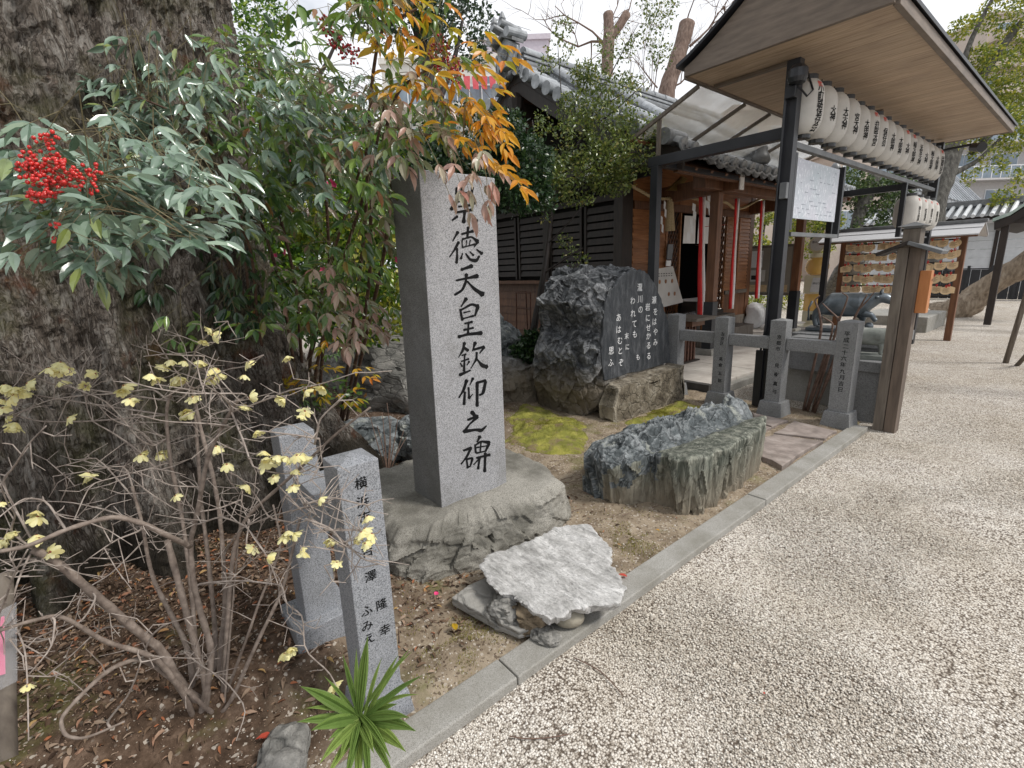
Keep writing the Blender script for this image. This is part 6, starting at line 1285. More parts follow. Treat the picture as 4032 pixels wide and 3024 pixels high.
def leafobjs(name, O, D_, N_, Sz, me, parent):
    x, d, n = frames(np.asarray(D_), np.asarray(N_)); wb_ = world_base(parent)
    for i in range(len(O)):
        o = bpy.data.objects.new(name, me); COL.objects.link(o); o.parent = parent; s = Sz[i]; q = np.asarray(O[i]) - wb_
        o.matrix_local = Matrix(((x[i][0] * s, d[i][0] * s, n[i][0] * s, q[0]), (x[i][1] * s, d[i][1] * s, n[i][1] * s, q[1]), (x[i][2] * s, d[i][2] * s, n[i][2] * s, q[2]), (0, 0, 0, 1)))
TOCAM = lambda p: (C0 - p) / np.linalg.norm(C0 - p)
LM = {}
def leafme(m):
    if m not in LM: me = newmesh('leaflet_' + m, LT_V, LT_F, False); me.materials.append(MATS[m]); LM[m] = me
    return LM[m]
def frond(rg, tip, start, size, out, stalks, droop=.5, pairs=2):
    tip = np.array(tip); start = np.array(start); L = np.linalg.norm(tip - start); ax = (tip - start) / (L + 1e-6); up = np.array([0, 0, 1.]); side = np.cross(ax, up); side /= np.linalg.norm(side) + 1e-6
    sag = lambda u: start + (tip - start) * u + up * (.10 * L * math.sin(PI * u) ) - up * .04 * u
    stalks.append(([sag(0), sag(.33), sag(.66), sag(1)], .0011))
    def trip(p, d, s):
        for k, ang in ((0, 0), (1, .75), (-1, -.75)):
            dd = d * math.cos(ang) + np.cross(up * .9 + TOCAM(p) * .4, d) * math.sin(ang) * 1.0; dd = dd + rg.normal(0, .12, 3) - up * droop * rg.uniform(.1, .6)
            nn = up * .75 + TOCAM(p) * rg.uniform(.1, .8) + rg.normal(0, .28, 3); out.append((p + d * (.02 if k == 0 else 0) * 1, dd, nn, s * rg.uniform(.8, 1.15) * (1 if k == 0 else .88)))
    trip(sag(1), ax, size)
    for j in range(pairs):
        u = .35 + .45 * j / max(1, pairs - 1) if pairs > 1 else .5
        for sd in (-1, 1):
            d = ax * .55 + side * sd * .85 - up * .15 + rg.normal(0, .12, 3); d /= np.linalg.norm(d); p = sag(u); q = p + d * (size * rg.uniform(.7, 1.2)) * (1.2 - .5 * u); stalks.append(([p, q], .0008)); trip(q, d, size * .95)
def plant(name, label, base, canes, regions, seed, cat='shrub', nobj=300, caner=.012, group=None):
    rg = np.random.default_rng(seed); t = thing(name, label, cat, base, 0, group); CP = []
    for c in canes:
        Q = interp(c, 26)[:, :3]; part('cane', MB().tube(Q, np.linspace(caner, caner * .4, 26), 7), 'cane', t, smooth=True); CP += list(Q[6:])
    CP = np.array(CP); bag = {}; stalks = []
    for (x0, y0, x1, y1, d0, d1, n, m, size, dirv, kw) in regions:
        for k in range(n):
            x = rg.uniform(x0, x1); y = rg.uniform(y0, y1)
            if kw.get('tri') and (x - x0) / (x1 - x0) + (1 - (y - y0) / (y1 - y0)) > 1.15 and kw['tri'] == 'ur': x = x0 + x1 - x; y = y0 + y1 - y
            tip = DD(x, y, rg.uniform(d0, d1)); dv = RH * dirv[0] + np.array([0, 0, dirv[1]]) + FH * dirv[2] + rg.normal(0, kw.get('sp', .5), 3); dv /= np.linalg.norm(dv); L = size * rg.uniform(2.2, 3.4); st_ = tip - dv * L
            mm = m if isinstance(m, str) else m[rg.integers(len(m))]
            frond(rg, tip, st_, size, bag.setdefault(mm, []), stalks, kw.get('droop', .5), kw.get('pairs', 2))
            j = np.argmin(((CP - st_) ** 2).sum(1)); c = CP[j]; dd = np.linalg.norm(c - st_)
            if dd > .05 and (dd < .45 or k % 4 == 0): mid = (c + st_) / 2 + np.array([0, 0, .10 * dd]); stalks.append((list(interp([c, mid, st_], 6)[:, :3]), .0014))
    mb = MB()
    for P, r in stalks: mb.tube(P, r, 4, cap=False)
    o = part('leaf_stalks', mb, 'cane_thin', t); o['kind'] = 'stuff'
    tot = sum(len(v) for v in bag.values())
    for m, Ls in bag.items():
        q = max(1, int(nobj * len(Ls) / tot)); Ls.sort(key=lambda a: np.linalg.norm(a[0] - C0)); A1, B1 = Ls[:q], Ls[q:]
        leafobjs('leaf', [a[0] for a in A1], [a[1] for a in A1], [a[2] for a in A1], [a[3] for a in A1], leafme(m), t)
        if B1: leafbatch('leaves', [a[0] for a in B1], [a[1] for a in B1], [a[2] for a in B1], [a[3] for a in B1], m, t)
    return t
BERRY = newmesh('berry', *(lambda b_: (b_.v, b_.f))(MB().ball((0, 0, 0), 1, 10, 7)), True); BERRY.materials.append(MATS['berry'])
BERRY2 = newmesh('berry_dark', *(lambda b_: (b_.v, b_.f))(MB().ball((0, 0, 0), 1, 8, 6)), True); BERRY2.materials.append(MATS['berry_dark'])
def berries(label, root, blobs, r, seed, me=BERRY):
    """blobs: (px, py, depth, rx px, ry px, n)"""
    rg = np.random.default_rng(seed); b0 = DD(*root); t = thing('berry_cluster', label, 'berries', b0); mb = MB(); wb_ = world_base(t)
    for x, y, d, rx, ry, n in blobs:
        c = DD(x, y, d); mb.tube(interp([b0, (b0 + c) / 2 + [0, 0, .01], c], 6)[:, :3], .0016, 4, cap=False)
        for k in range(n):
            while 1:
                u, v = rg.uniform(-1, 1, 2)
                if u * u + v * v < 1: break
            p = DD(x + u * rx, y + v * ry, d + rg.uniform(-.03, .03)); q = c + (p - c) * .25; mb.tube([q, p], .0007, 3, cap=False)
            o = bpy.data.objects.new('berry', me); COL.objects.link(o); o.parent = t; o.location = Vector(p - wb_); s = r * rg.uniform(.85, 1.12); o.scale = (s, s, s)
    o = part('berry_stalks', mb, 'cane_thin', t); o['kind'] = 'stuff'; return t

# nandina with red berries reaching in from the left
def dp(*a): return [DD(x, y, d) for x, y, d in a]
base1 = G(1190, 1800, 0); base2 = G(1235, 1760, 0)
plant('nandina_shrub', 'heavenly bamboo spray with silvery green leaflets spreading across the old trunk at the left', base1,
      [[base1] + dp((560, 760, 3.0), (545, 520, 2.6), (470, 430, 2.1), (330, 400, 1.6), (200, 390, 1.3)), [base1 + [-.05, .05, 0]] + dp((540, 700, 3.0), (520, 400, 2.7), (420, 260, 2.3), (300, 210, 2.1)), [base1 + [.03, .06, 0]] + dp((530, 640, 2.9), (470, 520, 2.4), (400, 470, 1.9), (240, 460, 1.45))],
      [(-10, 300, 200, 520, 1.12, 1.45, 20, 'leaf_silver', .082, (-.8, -.25, -.1), {'sp': .35, 'droop': .5}), (180, 300, 480, 500, 1.35, 1.8, 38, 'leaf_silver', .085, (.65, -.35, -.1), {'sp': .4, 'droop': .5}), (100, 470, 300, 560, 1.15, 1.4, 6, 'leaf_silver', .08, (-.2, -.5, -.3), {'sp': .4}),
       (160, 140, 330, 270, 2.1, 2.4, 12, 'leaf_silver', .085, (-.6, -.3, -.1), {'sp': .4}), (280, 130, 470, 320, 2.0, 2.5, 24, 'leaf_silver', .085, (-.2, -.35, -.1), {'sp': .45})], 3, nobj=300, caner=.010)
berries('dense cluster of bright red berries against the dark trunk at the far left', (175, 385, 1.3), [(90, 345, 1.06, 50, 32, 60), (120, 370, 1.06, 48, 30, 60), (60, 370, 1.05, 30, 24, 30), (100, 405, 1.06, 46, 24, 54), (145, 395, 1.08, 40, 22, 30), (190, 375, 1.1, 30, 26, 20), (100, 300, 1.08, 28, 18, 16), (80, 428, 1.06, 24, 12, 18), (200, 400, 1.1, 14, 20, 8), (120, 490, 1.1, 14, 12, 6), (115, 520, 1.1, 12, 8, 4)], .0043, 4)
# main nandina
plant('nandina_shrub', 'tall dense heavenly bamboo with green and silvery leaves between the trunk and the inscribed pillar', base2,
      [[base2] + dp((655, 830, 3.7), (640, 600, 3.2), (560, 300, 2.8), (560, 120, 2.7)), [base2 + [.06, .05, 0]] + dp((690, 830, 3.7), (715, 600, 3.2), (700, 350, 2.8), (690, 150, 2.6)), [base2 + [-.05, .08, 0]] + dp((665, 800, 3.6), (690, 640, 3.2), (760, 420, 2.8), (800, 300, 2.5)),
       [base2 + [.02, -.06, 0]] + dp((640, 820, 3.6), (610, 620, 3.2), (545, 420, 2.8), (530, 300, 2.7)), [base2 + [.09, 0, 0]] + dp((675, 820, 3.6), (740, 560, 3.1), (800, 380, 2.6), (830, 230, 2.3))],
      [(430, 60, 700, 300, 2.2, 2.9, 40, ('leaf_green', 'leaf_silver', 'leaf_green'), .085, (.45, -.45, -.1), {}), (560, 180, 850, 420, 2.1, 2.8, 62, ('leaf_silver', 'leaf_mix', 'leaf_green', 'leaf_silver'), .085, (.55, -.65, -.1), {'sp': .3, 'droop': .8}),
       (430, 300, 700, 500, 2.3, 2.9, 34, ('leaf_silver', 'leaf_green'), .085, (.3, -.5, -.1), {}), (270, 460, 560, 740, 2.5, 2.9, 26, ('leaf_dark', 'leaf_dark', 'leaf_green'), .09, (-.1, -.8, -.1), {'sp': .3, 'droop': .9}),
       (540, 440, 840, 720, 2.5, 3.2, 52, ('leaf_green', 'leaf_green', 'leaf_mix'), .09, (.35, -.6, -.1), {'sp': .4, 'droop': .7}), (720, 560, 850, 740, 2.5, 2.9, 7, 'leaf_pink', .085, (.4, -.8, -.1), {'sp': .25, 'droop': .9}), (600, 740, 800, 860, 3.2, 3.6, 9, ('leaf_green', 'leaf_gold'), .07, (.3, -.3, -.1), {})], 5, nobj=300, caner=.015)
# autumn-coloured nandina over the pillar
base3 = G(1330, 1740, 0)
plant('nandina_shrub', 'heavenly bamboo branch turning orange and pink, arching over the inscribed pillar top', base3,
      [[base3] + dp((800, 640, 3.1), (800, 430, 2.7), (835, 270, 2.45), (860, 190, 2.3), (940, 140, 2.1)), [base3 + [.04, .02, 0]] + dp((830, 560, 3.0), (850, 390, 2.6), (840, 270, 2.4), (900, 290, 2.2), (1000, 300, 2.05)), [base3] + dp((790, 500, 3.0), (800, 200, 2.5), (820, 60, 2.3), (900, 20, 2.2))],
      [(790, -20, 960, 180, 2.0, 2.4, 12, ('leaf_green', 'leaf_gold', 'leaf_mix'), .085, (.3, -.3, -.1), {'sp': .5}), (700, -30, 860, 110, 1.9, 2.3, 9, 'leaf_green', .09, (.2, -.6, -.1), {}), (930, 60, 1090, 200, 1.9, 2.2, 7, 'leaf_gold', .085, (.6, -.3, -.1), {'sp': .35}),
       (830, 130, 980, 300, 2.0, 2.4, 13, ('leaf_mix', 'leaf_green', 'leaf_gold', 'leaf_pink'), .08, (.5, -.6, -.1), {'sp': .35, 'droop': .8}), (1040, 195, 1145, 345, 1.95, 2.1, 9, 'leaf_orange', .074, (.75, -.5, -.1), {'sp': .22, 'droop': .7, 'tri': 'ur'}),
       (1105, 350, 1150, 385, 1.95, 2.05, 1, 'leaf_orange', .08, (.7, -.7, -.1), {'sp': .1}), (860, 240, 980, 340, 1.95, 2.2, 6, ('leaf_pink', 'leaf_mix'), .08, (.5, -.8, -.15), {'sp': .2, 'droop': 1.}), (950, 360, 1065, 455, 1.85, 1.98, 7, 'leaf_pink', .075, (.35, -1., -.15), {'sp': .15, 'droop': 1.1, 'pairs': 1})], 8, nobj=300, caner=.014)
berries('dark red berry bunch hanging among green leaves at the top, left of the sky gap', (690, 20, 2.0), [(705, 55, 2., 18, 24, 26), (725, 85, 2., 20, 22, 30), (748, 112, 2., 20, 18, 30), (765, 120, 2., 16, 20, 18)], .0052, 9, BERRY2)
berries('dark red berry bunch among the orange leaves above the inscribed pillar', (930, 60, 2.1), [(950, 110, 2.1, 26, 24, 36), (965, 140, 2.1, 28, 24, 44), (985, 160, 2.1, 18, 22, 22), (945, 85, 2.1, 16, 16, 12)], .0052, 10, BERRY2)

# ---- leaf clouds for shrubs and trees further off
SL_V = np.array([(0, 0, 0), (-.27, .45, .05), (0, .5, -.03), (.27, .45, .05), (0, 1, -.05)]); SL_F = np.array([(0, 2, 1), (0, 3, 2), (1, 2, 4), (2, 3, 4)])
def cloud(name, blobs, n, size, m, parent, seed, kind='stuff', flat=.5):
    rg = np.random.default_rng(seed); w_ = np.array([b_[3] if len(b_) > 3 else b_[1] ** 2 for b_ in [(0, bl[1], 0, bl[2] if len(bl) > 2 else bl[1] ** 2) for bl in blobs]]); w_ = w_ / w_.sum(); k = rg.choice(len(blobs), n, p=w_)
    c = np.array([b_[0] for b_ in blobs])[k]; R = np.array([b_[1] for b_ in blobs])[k]; u = rg.normal(size=(n, 3)); u /= np.linalg.norm(u, axis=1)[:, None]; rr = R * rg.uniform(.25, 1, n) ** .6
    P = c + u * rr[:, None] * np.array([1, 1, .8]); q = fbm(P, 1.6 / max(.3, R.mean()), 3, seed); keep = q > -.22; P = P[keep]; u = u[keep]; m_ = len(P)
    D_ = u * .5 + rg.normal(0, .7, (m_, 3)); N_ = np.array([0, 0, 1.]) * flat + rg.normal(0, .55, (m_, 3)) + u * .4
    return leafbatch(name, P, D_, N_, size * rg.uniform(.7, 1.25, m_), m, parent, SL_V, SL_F, kind)
def blobs_px(L, jit=None): return [(DD(x, y, d), r) for x, y, d, r in L]
def stems_part(t, S_, m='cane', name='stem'):
    for pts, r0, r1 in S_: Q = interp(pts, 4 * len(pts)); part(name, MB().tube(Q[:, :3], np.linspace(r0, r1, len(Q)), 7), m, t, smooth=True)
# camellia behind
b0 = DD(640, 830, 6.2); b0[2] = 0
ct = thing('camellia_bush', 'bright green camellia bush with pink flowers behind the heavenly bamboo', 'bush', b0)
stems_part(ct, [([b0] + dp((620, 700, 5.6), (600, 450, 5.3), (640, 250, 5.2)), .04, .012), ([b0] + dp((700, 650, 5.6), (740, 450, 5.4), (720, 260, 5.3)), .035, .012)])
cloud('foliage', blobs_px([(470, 420, 4.9, .5), (540, 560, 5.0, .55), (620, 420, 5.2, .6), (700, 560, 5.2, .6), (780, 480, 5.2, .55), (820, 600, 5.2, .4), (760, 700, 5.3, .4), (640, 650, 5.3, .5), (560, 300, 5.2, .55), (680, 280, 5.3, .55), (790, 330, 5.4, .5), (840, 420, 5.2, .4)]), 15000, .075, 'leaf_shrub', ct, 21)
cloud('pale_foliage', blobs_px([(820, 620, 5.0, .35), (790, 560, 5.0, .4), (700, 480, 5.0, .4), (830, 700, 5.1, .25)]), 2200, .08, 'leaf_yellowgreen', ct, 22)
mat('petal_pink', ((.3, (.60, .03, .14)), (.7, (.75, .07, .22))), rough=.5, bumps=())
def pinkflower(): 
    mb = MB()
    for k in range(6): a = 2 * PI * k / 6; d = np.array([math.cos(a), math.sin(a), 0]); s_ = np.array([-d[1], d[0], 0]); mb.add([(0, 0, 0), d * .5 + s_ * .35 + [0, 0, .25], d * .9 + [0, 0, .45], d * .5 - s_ * .35 + [0, 0, .25]], [(0, 1, 2, 3)])
    return mb
pf = pinkflower(); PF = newmesh('camellia_flower', pf.v, pf.f); PF.materials.append(MATS['petal_pink'])
for i, (x, y) in enumerate([(630, 345), (715, 395), (722, 400), (520, 590), (530, 600), (618, 545), (598, 555), (700, 585), (690, 300), (545, 500), (555, 660), (860, 560), (505, 620)]):
    o = bpy.data.objects.new('flower', PF); COL.objects.link(o); o.parent = ct; o.location = Vector(DD(x, y, 4.6) - np.array(b0)); s = .045; o.scale = (s, s, s); o.rotation_euler = (1.2, i, .4)
b0 = DD(640, 900, 8.5); b0[2] = 0
bk = thing('evergreen_hedge', 'dark evergreen hedge closing the view behind the camellia and garden rocks', 'hedge', b0)
cloud('foliage', [(DD(x, y, 8.2), .75) for x in range(400, 900, 70) for y in (330, 450, 560, 670)], 26000, .13, 'leaf_shrub', bk, 61)
# dark shrub behind the pillar
b0 = DD(1010, 700, 6.0); b0[2] = 0
ds = thing('evergreen_bush', 'dark glossy evergreen bush between the pillar top and the shrine wall', 'bush', b0); stems_part(ds, [([b0] + dp((1000, 550, 6.0), (990, 420, 5.9), (1000, 330, 5.9)), .04, .015)])
cloud('foliage', blobs_px([(900, 330, 5.8, .5), (980, 380, 5.6, .5), (1060, 360, 5.6, .5), (1120, 400, 5.6, .42), (1140, 340, 5.6, .36), (1160, 440, 5.7, .25), (1090, 290, 5.6, .35), (1000, 300, 5.9, .5), (1090, 330, 6.0, .4), (1150, 430, 6.1, .25), (860, 420, 5.7, .4)]), 17000, .06, 'leaf_dark', ds, 31)
# tall tree with dark trunk far behind
b0 = DD(930, 900, 11); b0[2] = 0
ft_ = thing('evergreen_tree', 'tall dark evergreen tree with slanting trunk against the sky left of the shrine roof', 'tree', b0)
stems_part(ft_, [([b0] + dp((960, 500, 11), (952, 300, 11), (930, 180, 11), (905, 60, 11), (860, -40, 11)), .20, .12), (dp((945, 230, 11), (985, 120, 11), (1000, 40, 11)), .08, .03)], 'wood_dark', 'trunk')
cloud('crown', blobs_px([(850, 20, 11, .9), (900, 60, 11, .6), (990, 60, 11, .95), (960, 10, 11, .9), (1020, 120, 11, .4), (830, -30, 11, .9)]), 8000, .11, 'leaf_dark', ft_, 33)
b0 = DD(600, 800, 13); b0[2] = 0
f2 = thing('broadleaf_tree', 'green broadleaf tree letting the sky through behind the heavenly bamboo', 'tree', b0); stems_part(f2, [([b0] + dp((600, 500, 13), (590, 250, 13), (560, 80, 13)), .2, .06), (dp((600, 300, 13), (700, 150, 13), (740, 60, 13)), .08, .03)], 'wood_dark', 'trunk')
cloud('crown', blobs_px([(520, 120, 12, 1.2), (600, 200, 12, 1.2), (480, 220, 12, .8), (700, 240, 12, 1.1), (780, 290, 12, .9), (560, 40, 12, .8), (650, 330, 12, 1.1), (840, 330, 12, .7)]), 12000, .13, 'leaf_shrub', f2, 35)

# slim small-leaved tree before the shrine wall
b0 = DD(1150, 800, 6.5); b0[2] = 0
ht = thing('slim_tree', 'slender small-leaved evergreen tree spreading in front of the shrine roof', 'tree', b0)
d6 = 6.4
stems_part(ht, [([b0] + dp((1150, 720, 6.5), (1165, 650, 6.5), (1175, 590, d6), (1185, 520, d6), (1190, 460, d6), (1205, 400, d6), (1240, 330, d6), (1265, 280, d6), (1300, 200, d6)), .055, .012), (dp((1190, 470, d6), (1180, 400, d6), (1160, 330, d6), (1150, 260, d6)), .022, .007),
   (dp((1205, 400, d6), (1260, 370, 6.2), (1330, 340, 6.1), (1400, 320, 6.0)), .018, .005), (dp((1230, 350, d6), (1220, 280, d6), (1212, 200, d6), (1205, 100, d6)), .014, .004), (dp((1175, 590, d6), (1220, 560, 6.2), (1260, 535, 6.1)), .014, .005), (dp((1260, 290, d6), (1340, 230, 6.3), (1400, 170, 6.3)), .014, .005), (dp((1180, 530, d6), (1230, 480, 6.2), (1270, 430, 6.1)), .012, .004),
   (dp((1300, 200, d6), (1340, 120, d6), (1380, 50, d6)), .010, .003), (dp((1265, 280, d6), (1300, 230, 6.2), (1350, 200, 6.1)), .010, .004)], 'wood_dark', 'branch')
cloud('foliage', blobs_px([(1180, 380, 6.3, .38), (1240, 390, 6.3, .42), (1300, 360, 6.2, .40), (1350, 330, 6.1, .36), (1390, 280, 6.1, .28), (1250, 300, 6.2, .36), (1310, 250, 6.2, .38), (1350, 200, 6.2, .30), (1190, 300, 6.3, .28), (1290, 180, 6.3, .28), (1240, 230, 6.3, .24), (1150, 420, 6.3, .25), (1330, 390, 6.2, .25), (1260, 160, 6.3, .2), (1400, 350, 6.1, .16)]), 13500, .048, 'leaf_small', ht, 41)
cloud('sparse_foliage', blobs_px([(1210, 110, 6.4, .22), (1215, 60, 6.4, .16), (1330, 100, 6.4, .3), (1400, 60, 6.4, .3), (1420, 20, 6.4, .3), (1240, 545, 6.1, .16), (1220, 520, 6.1, .12), (1270, 430, 6.1, .10), (1250, 565, 6.1, .14), (1175, 470, 6.3, .08), (1180, 140, 6.3, .12), (1430, 120, 6.4, .2), (1170, 250, 6.3, .14), (1110, 255, 6.2, .10)]), 2600, .045, 'leaf_small', ht, 43)
# fern and low plants by the boulder
b0 = DD(1145, 770, 6.2); b0[2] = 0
fn = thing('fern', 'low dark fern clump at the foot of the slim tree', 'fern', b0); cloud('foliage', blobs_px([(1140, 760, 6.1, .22), (1155, 740, 6.1, .2), (1130, 800, 6.1, .15)]), 2600, .06, 'leaf_dark', fn, 44)
# pruned street trees over the roof
mat('bark_brown', ((.3, (.085, .055, .042)), (.5, (.17, .115, .09)), (.7, (.25, .185, .15))), scale=6, rough=.9, stretch=(3, 3, 1), bumps=((25, .8, .02),))
def stub(label, trunk, stubs, twigs, seed, dp_):
    rg = np.random.default_rng(seed); b0 = DD(*trunk[0][:3]); b0[2] = 0; t = thing('pruned_tree', label, 'tree', b0, 0, None)
    Q = interp([tuple(b0) + (trunk[0][3],)] + [tuple(DD(x, y, d)) + (r,) for x, y, d, r in trunk] if False else [tuple(DD(x, y, d)) + (r,) for x, y, d, r in trunk[1:]], 16)
    Q = np.vstack([[b0[0], b0[1], 0, Q[0][3]], Q]); part('trunk', gnarl(Q[:, :3], Q[:, 3], 16, .08, seed, 2.), 'bark_brown', t, smooth=True)
    for s_ in stubs: Q = interp([tuple(DD(x, y, d)) + (r,) for x, y, d, r in s_], 8); part('cut_limb', gnarl(Q[:, :3], Q[:, 3], 14, .08, seed + 1, 2.), 'bark_brown', t, smooth=True)
    mb = MB()
    def tw(p, d, L, r, k):
        q = p; P = [p]
        for i in range(4): d = d + rg.normal(0, .18, 3); d[2] += .06; d /= np.linalg.norm(d); q = q + d * L / 4; P.append(q)
        mb.tube(P, [r, r * .8, r * .65, r * .5, r * .3], 4, cap=False)
        if k > 0:
            for j in range(rg.integers(2, 5)): tw(P[rg.integers(1, 5)], d + rg.normal(0, .55, 3), L * rg.uniform(.5, .8), r * .55, k - 1)
    for x, y, d, dx, dy, L, r in twigs: tw(DD(x, y, d), RH * dx + np.array([0, 0, -dy]) + FH * rg.normal(0, .3), L, r, 3)
    o = part('twigs', mb, 'twig_brown', t); o['kind'] = 'stuff'; return t
stub('pruned tree stump forking into two cut limbs above the shrine roof', [(1310, 300, 17, .2), (1310, 200, 17, .2), (1312, 130, 17, .19), (1316, 70, 17, .19)], [[(1316, 80, 17, .17), (1315, 55, 17, .17), (1314, 30, 17, .17)], [(1316, 85, 17, .14), (1335, 60, 17, .14), (1354, 30, 17, .15)]],
     [(1305, 90, 17, -.9, -.5, 2.2, .05), (1306, 95, 17, -.7, -.9, 2.4, .04), (1318, 60, 17, .1, -1, 1.8, .03), (1350, 40, 17, .4, -1, 1.5, .03), (1330, 90, 17, .8, -.6, 1.4, .02)], 3, 17)
stub('thick dark pruned trunk leaning right behind the shrine roof and awning', [(1440, 300, 15, .24), (1440, 195, 15, .24), (1455, 150, 15, .23), (1475, 90, 15, .22), (1484, 52, 15, .22)], [], [(1490, 100, 15, .8, -.6, 1.6, .04), (1480, 60, 15, .3, -1, 1.4, .03), (1450, 190, 15, .9, -.3, 1.4, .03), (1420, 190, 15, -.6, -.8, 1.3, .025), (1500, 110, 15, .7, -.9, 1.3, .03)], 4, 15)
b0 = DD(1400, 300, 16); b0[2] = 0
tw_ = stub('leafless twiggy bush showing above the shrine roof ridge', [(1400, 300, 16, .05), (1400, 220, 16, .05), (1400, 190, 16, .04)], [], [(1380 + i * 10, 215, 16, rx_, -1, 1.5, .02) for i, rx_ in enumerate((-.6, -.3, 0, .3, .6))], 6, 16)
# trees behind the porch
def treeg(name, label, base, trunkpts, tr, bl, n, size, m, seed, tm='bark_brown', extra=None):
    b0 = DD(*base); b0[2] = 0; t = thing(name, label, 'tree', b0)
    Q = interp([tuple(b0) + (tr,)] + [tuple(DD(x, y, d)) + (r,) for x, y, d, r in trunkpts], 18); part('trunk', gnarl(Q[:, :3], Q[:, 3], 16, .12, seed, 1.6), tm, t, smooth=True)
    for pts in (extra or []): Q = interp([tuple(DD(x, y, d)) + (r,) for x, y, d, r in pts], 12); part('limb', MB().tube(Q[:, :3], Q[:, 3], 8), tm, t, smooth=True)
    cloud('crown', blobs_px(bl), n, size, m, t, seed); return t
mat('bark_grey', ((.3, (.03, .028, .025)), (.5, (.075, .07, .06)), (.7, (.14, .135, .12))), scale=5, rough=.9, stretch=(2, 2, 1), bumps=((20, .9, .03),))
treeg('large_tree', 'large tree with thick grey trunk and yellow-green leaves behind the lanterns at the right', (2005, 560, 19), [(2015, 430, 19, .42), (2035, 380, 19, .42), (2060, 300, 19, .40), (2075, 240, 19, .3)], .5,
      [(2150, 150, 19, 1.1), (2200, 190, 19, 1.0), (2110, 120, 19, .5), (2190, 230, 19, .9), (2140, 270, 19, .9), (2200, 300, 19, .8), (2120, 330, 19, .5), (2170, 20, 19, 1.0), (2215, 80, 19, .9), (2080, 60, 19, .5), (2205, 380, 19, .5), (2060, 280, 19, .9), (2040, 320, 19, .6), (2150, 360, 19, .4), (2100, 200, 19, .7), (2170, 430, 19, .5), (2110, 380, 19, .5), (2060, 180, 19, .5), (2190, 110, 19, 1.)], 15000, .14, 'leaf_yellowgreen', 52, 'bark_grey',
      [[(2060, 300, 19, .22), (2100, 200, 19, .18), (2150, 120, 19, .14), (2212, 40, 19, .10)], [(2060, 250, 19, .15), (2080, 120, 19, .10), (2130, 20, 19, .07), (2160, -30, 19, .05)], [(2100, 330, 19, .12), (2160, 270, 19, .10), (2215, 250, 19, .08)], [(2050, 380, 19, .12), (2110, 350, 19, .08), (2160, 300, 19, .05)]])
treeg('pine_tree', 'dark green tree behind the lantern row and roof finial', (1840, 560, 19), [(1850, 480, 19, .2), (1870, 420, 19, .25), (1890, 380, 19, .22)], .25, [(1830, 400, 19, .9), (1880, 430, 19, .9), (1790, 430, 19, .6), (1920, 410, 19, .8), (1860, 500, 19, .7), (1780, 500, 19, .5), (1930, 470, 19, .6), (1960, 380, 19, .5)], 6000, .15, 'leaf_pine', 54, 'bark_grey')
treeg('garden_tree', 'yellow-green garden tree seen between the porch and the notice board', (1640, 620, 17), [(1645, 520, 17, .08), (1650, 480, 17, .06)], .1, [(1640, 470, 17, .6), (1665, 430, 17, .4), (1630, 530, 17, .5), (1740, 470, 17, .7), (1790, 480, 17, .5), (1710, 520, 17, .5), (1770, 540, 17, .5), (1700, 600, 17, .45), (1640, 600, 17, .4)], 6500, .12, 'leaf_yellowgreen', 56, 'wood_dark')
treeg('garden_tree', 'small clipped pine before the white wall right of the plaque rack', (2100, 560, 23), [(2100, 530, 23, .10), (2110, 500, 23, .08)], .12, [(2095, 520, 23, .5), (2120, 505, 23, .45), (2080, 540, 23, .3), (2130, 525, 23, .4)], 2600, .13, 'leaf_pine', 57, 'bark_grey')
hd = thing('hedge', 'green hedge strip behind the porch pillars and bins', 'hedge', tuple(np.append(DD(1700, 680, 17)[:2], 0))); cloud('foliage', blobs_px([(1600, 660, 16, .5), (1650, 660, 16, .5), (1700, 655, 16, .5), (1800, 640, 16, .5), (1840, 600, 17, .5), (1850, 560, 17, .4)]), 5000, .09, 'leaf_yellowgreen', hd, 58)
# unseen crown of the old tree; low blobs behind the viewer added for shade
rg = np.random.default_rng(77)
cb = [(np.array([-4.6 + rg.uniform(-3.2, 2.6), -1.8 + rg.uniform(-3.6, 2.6), rg.uniform(6.0, 8.6)]), 1.0) for _ in range(9)] + [(np.array([rg.uniform(-8, .5), rg.uniform(-7.5, -4.2), rg.uniform(2.0, 6)]), 1.0) for _ in range(36)]
cloud('crown', cb, 17000, .20, 'leaf_dark', bt, 78)

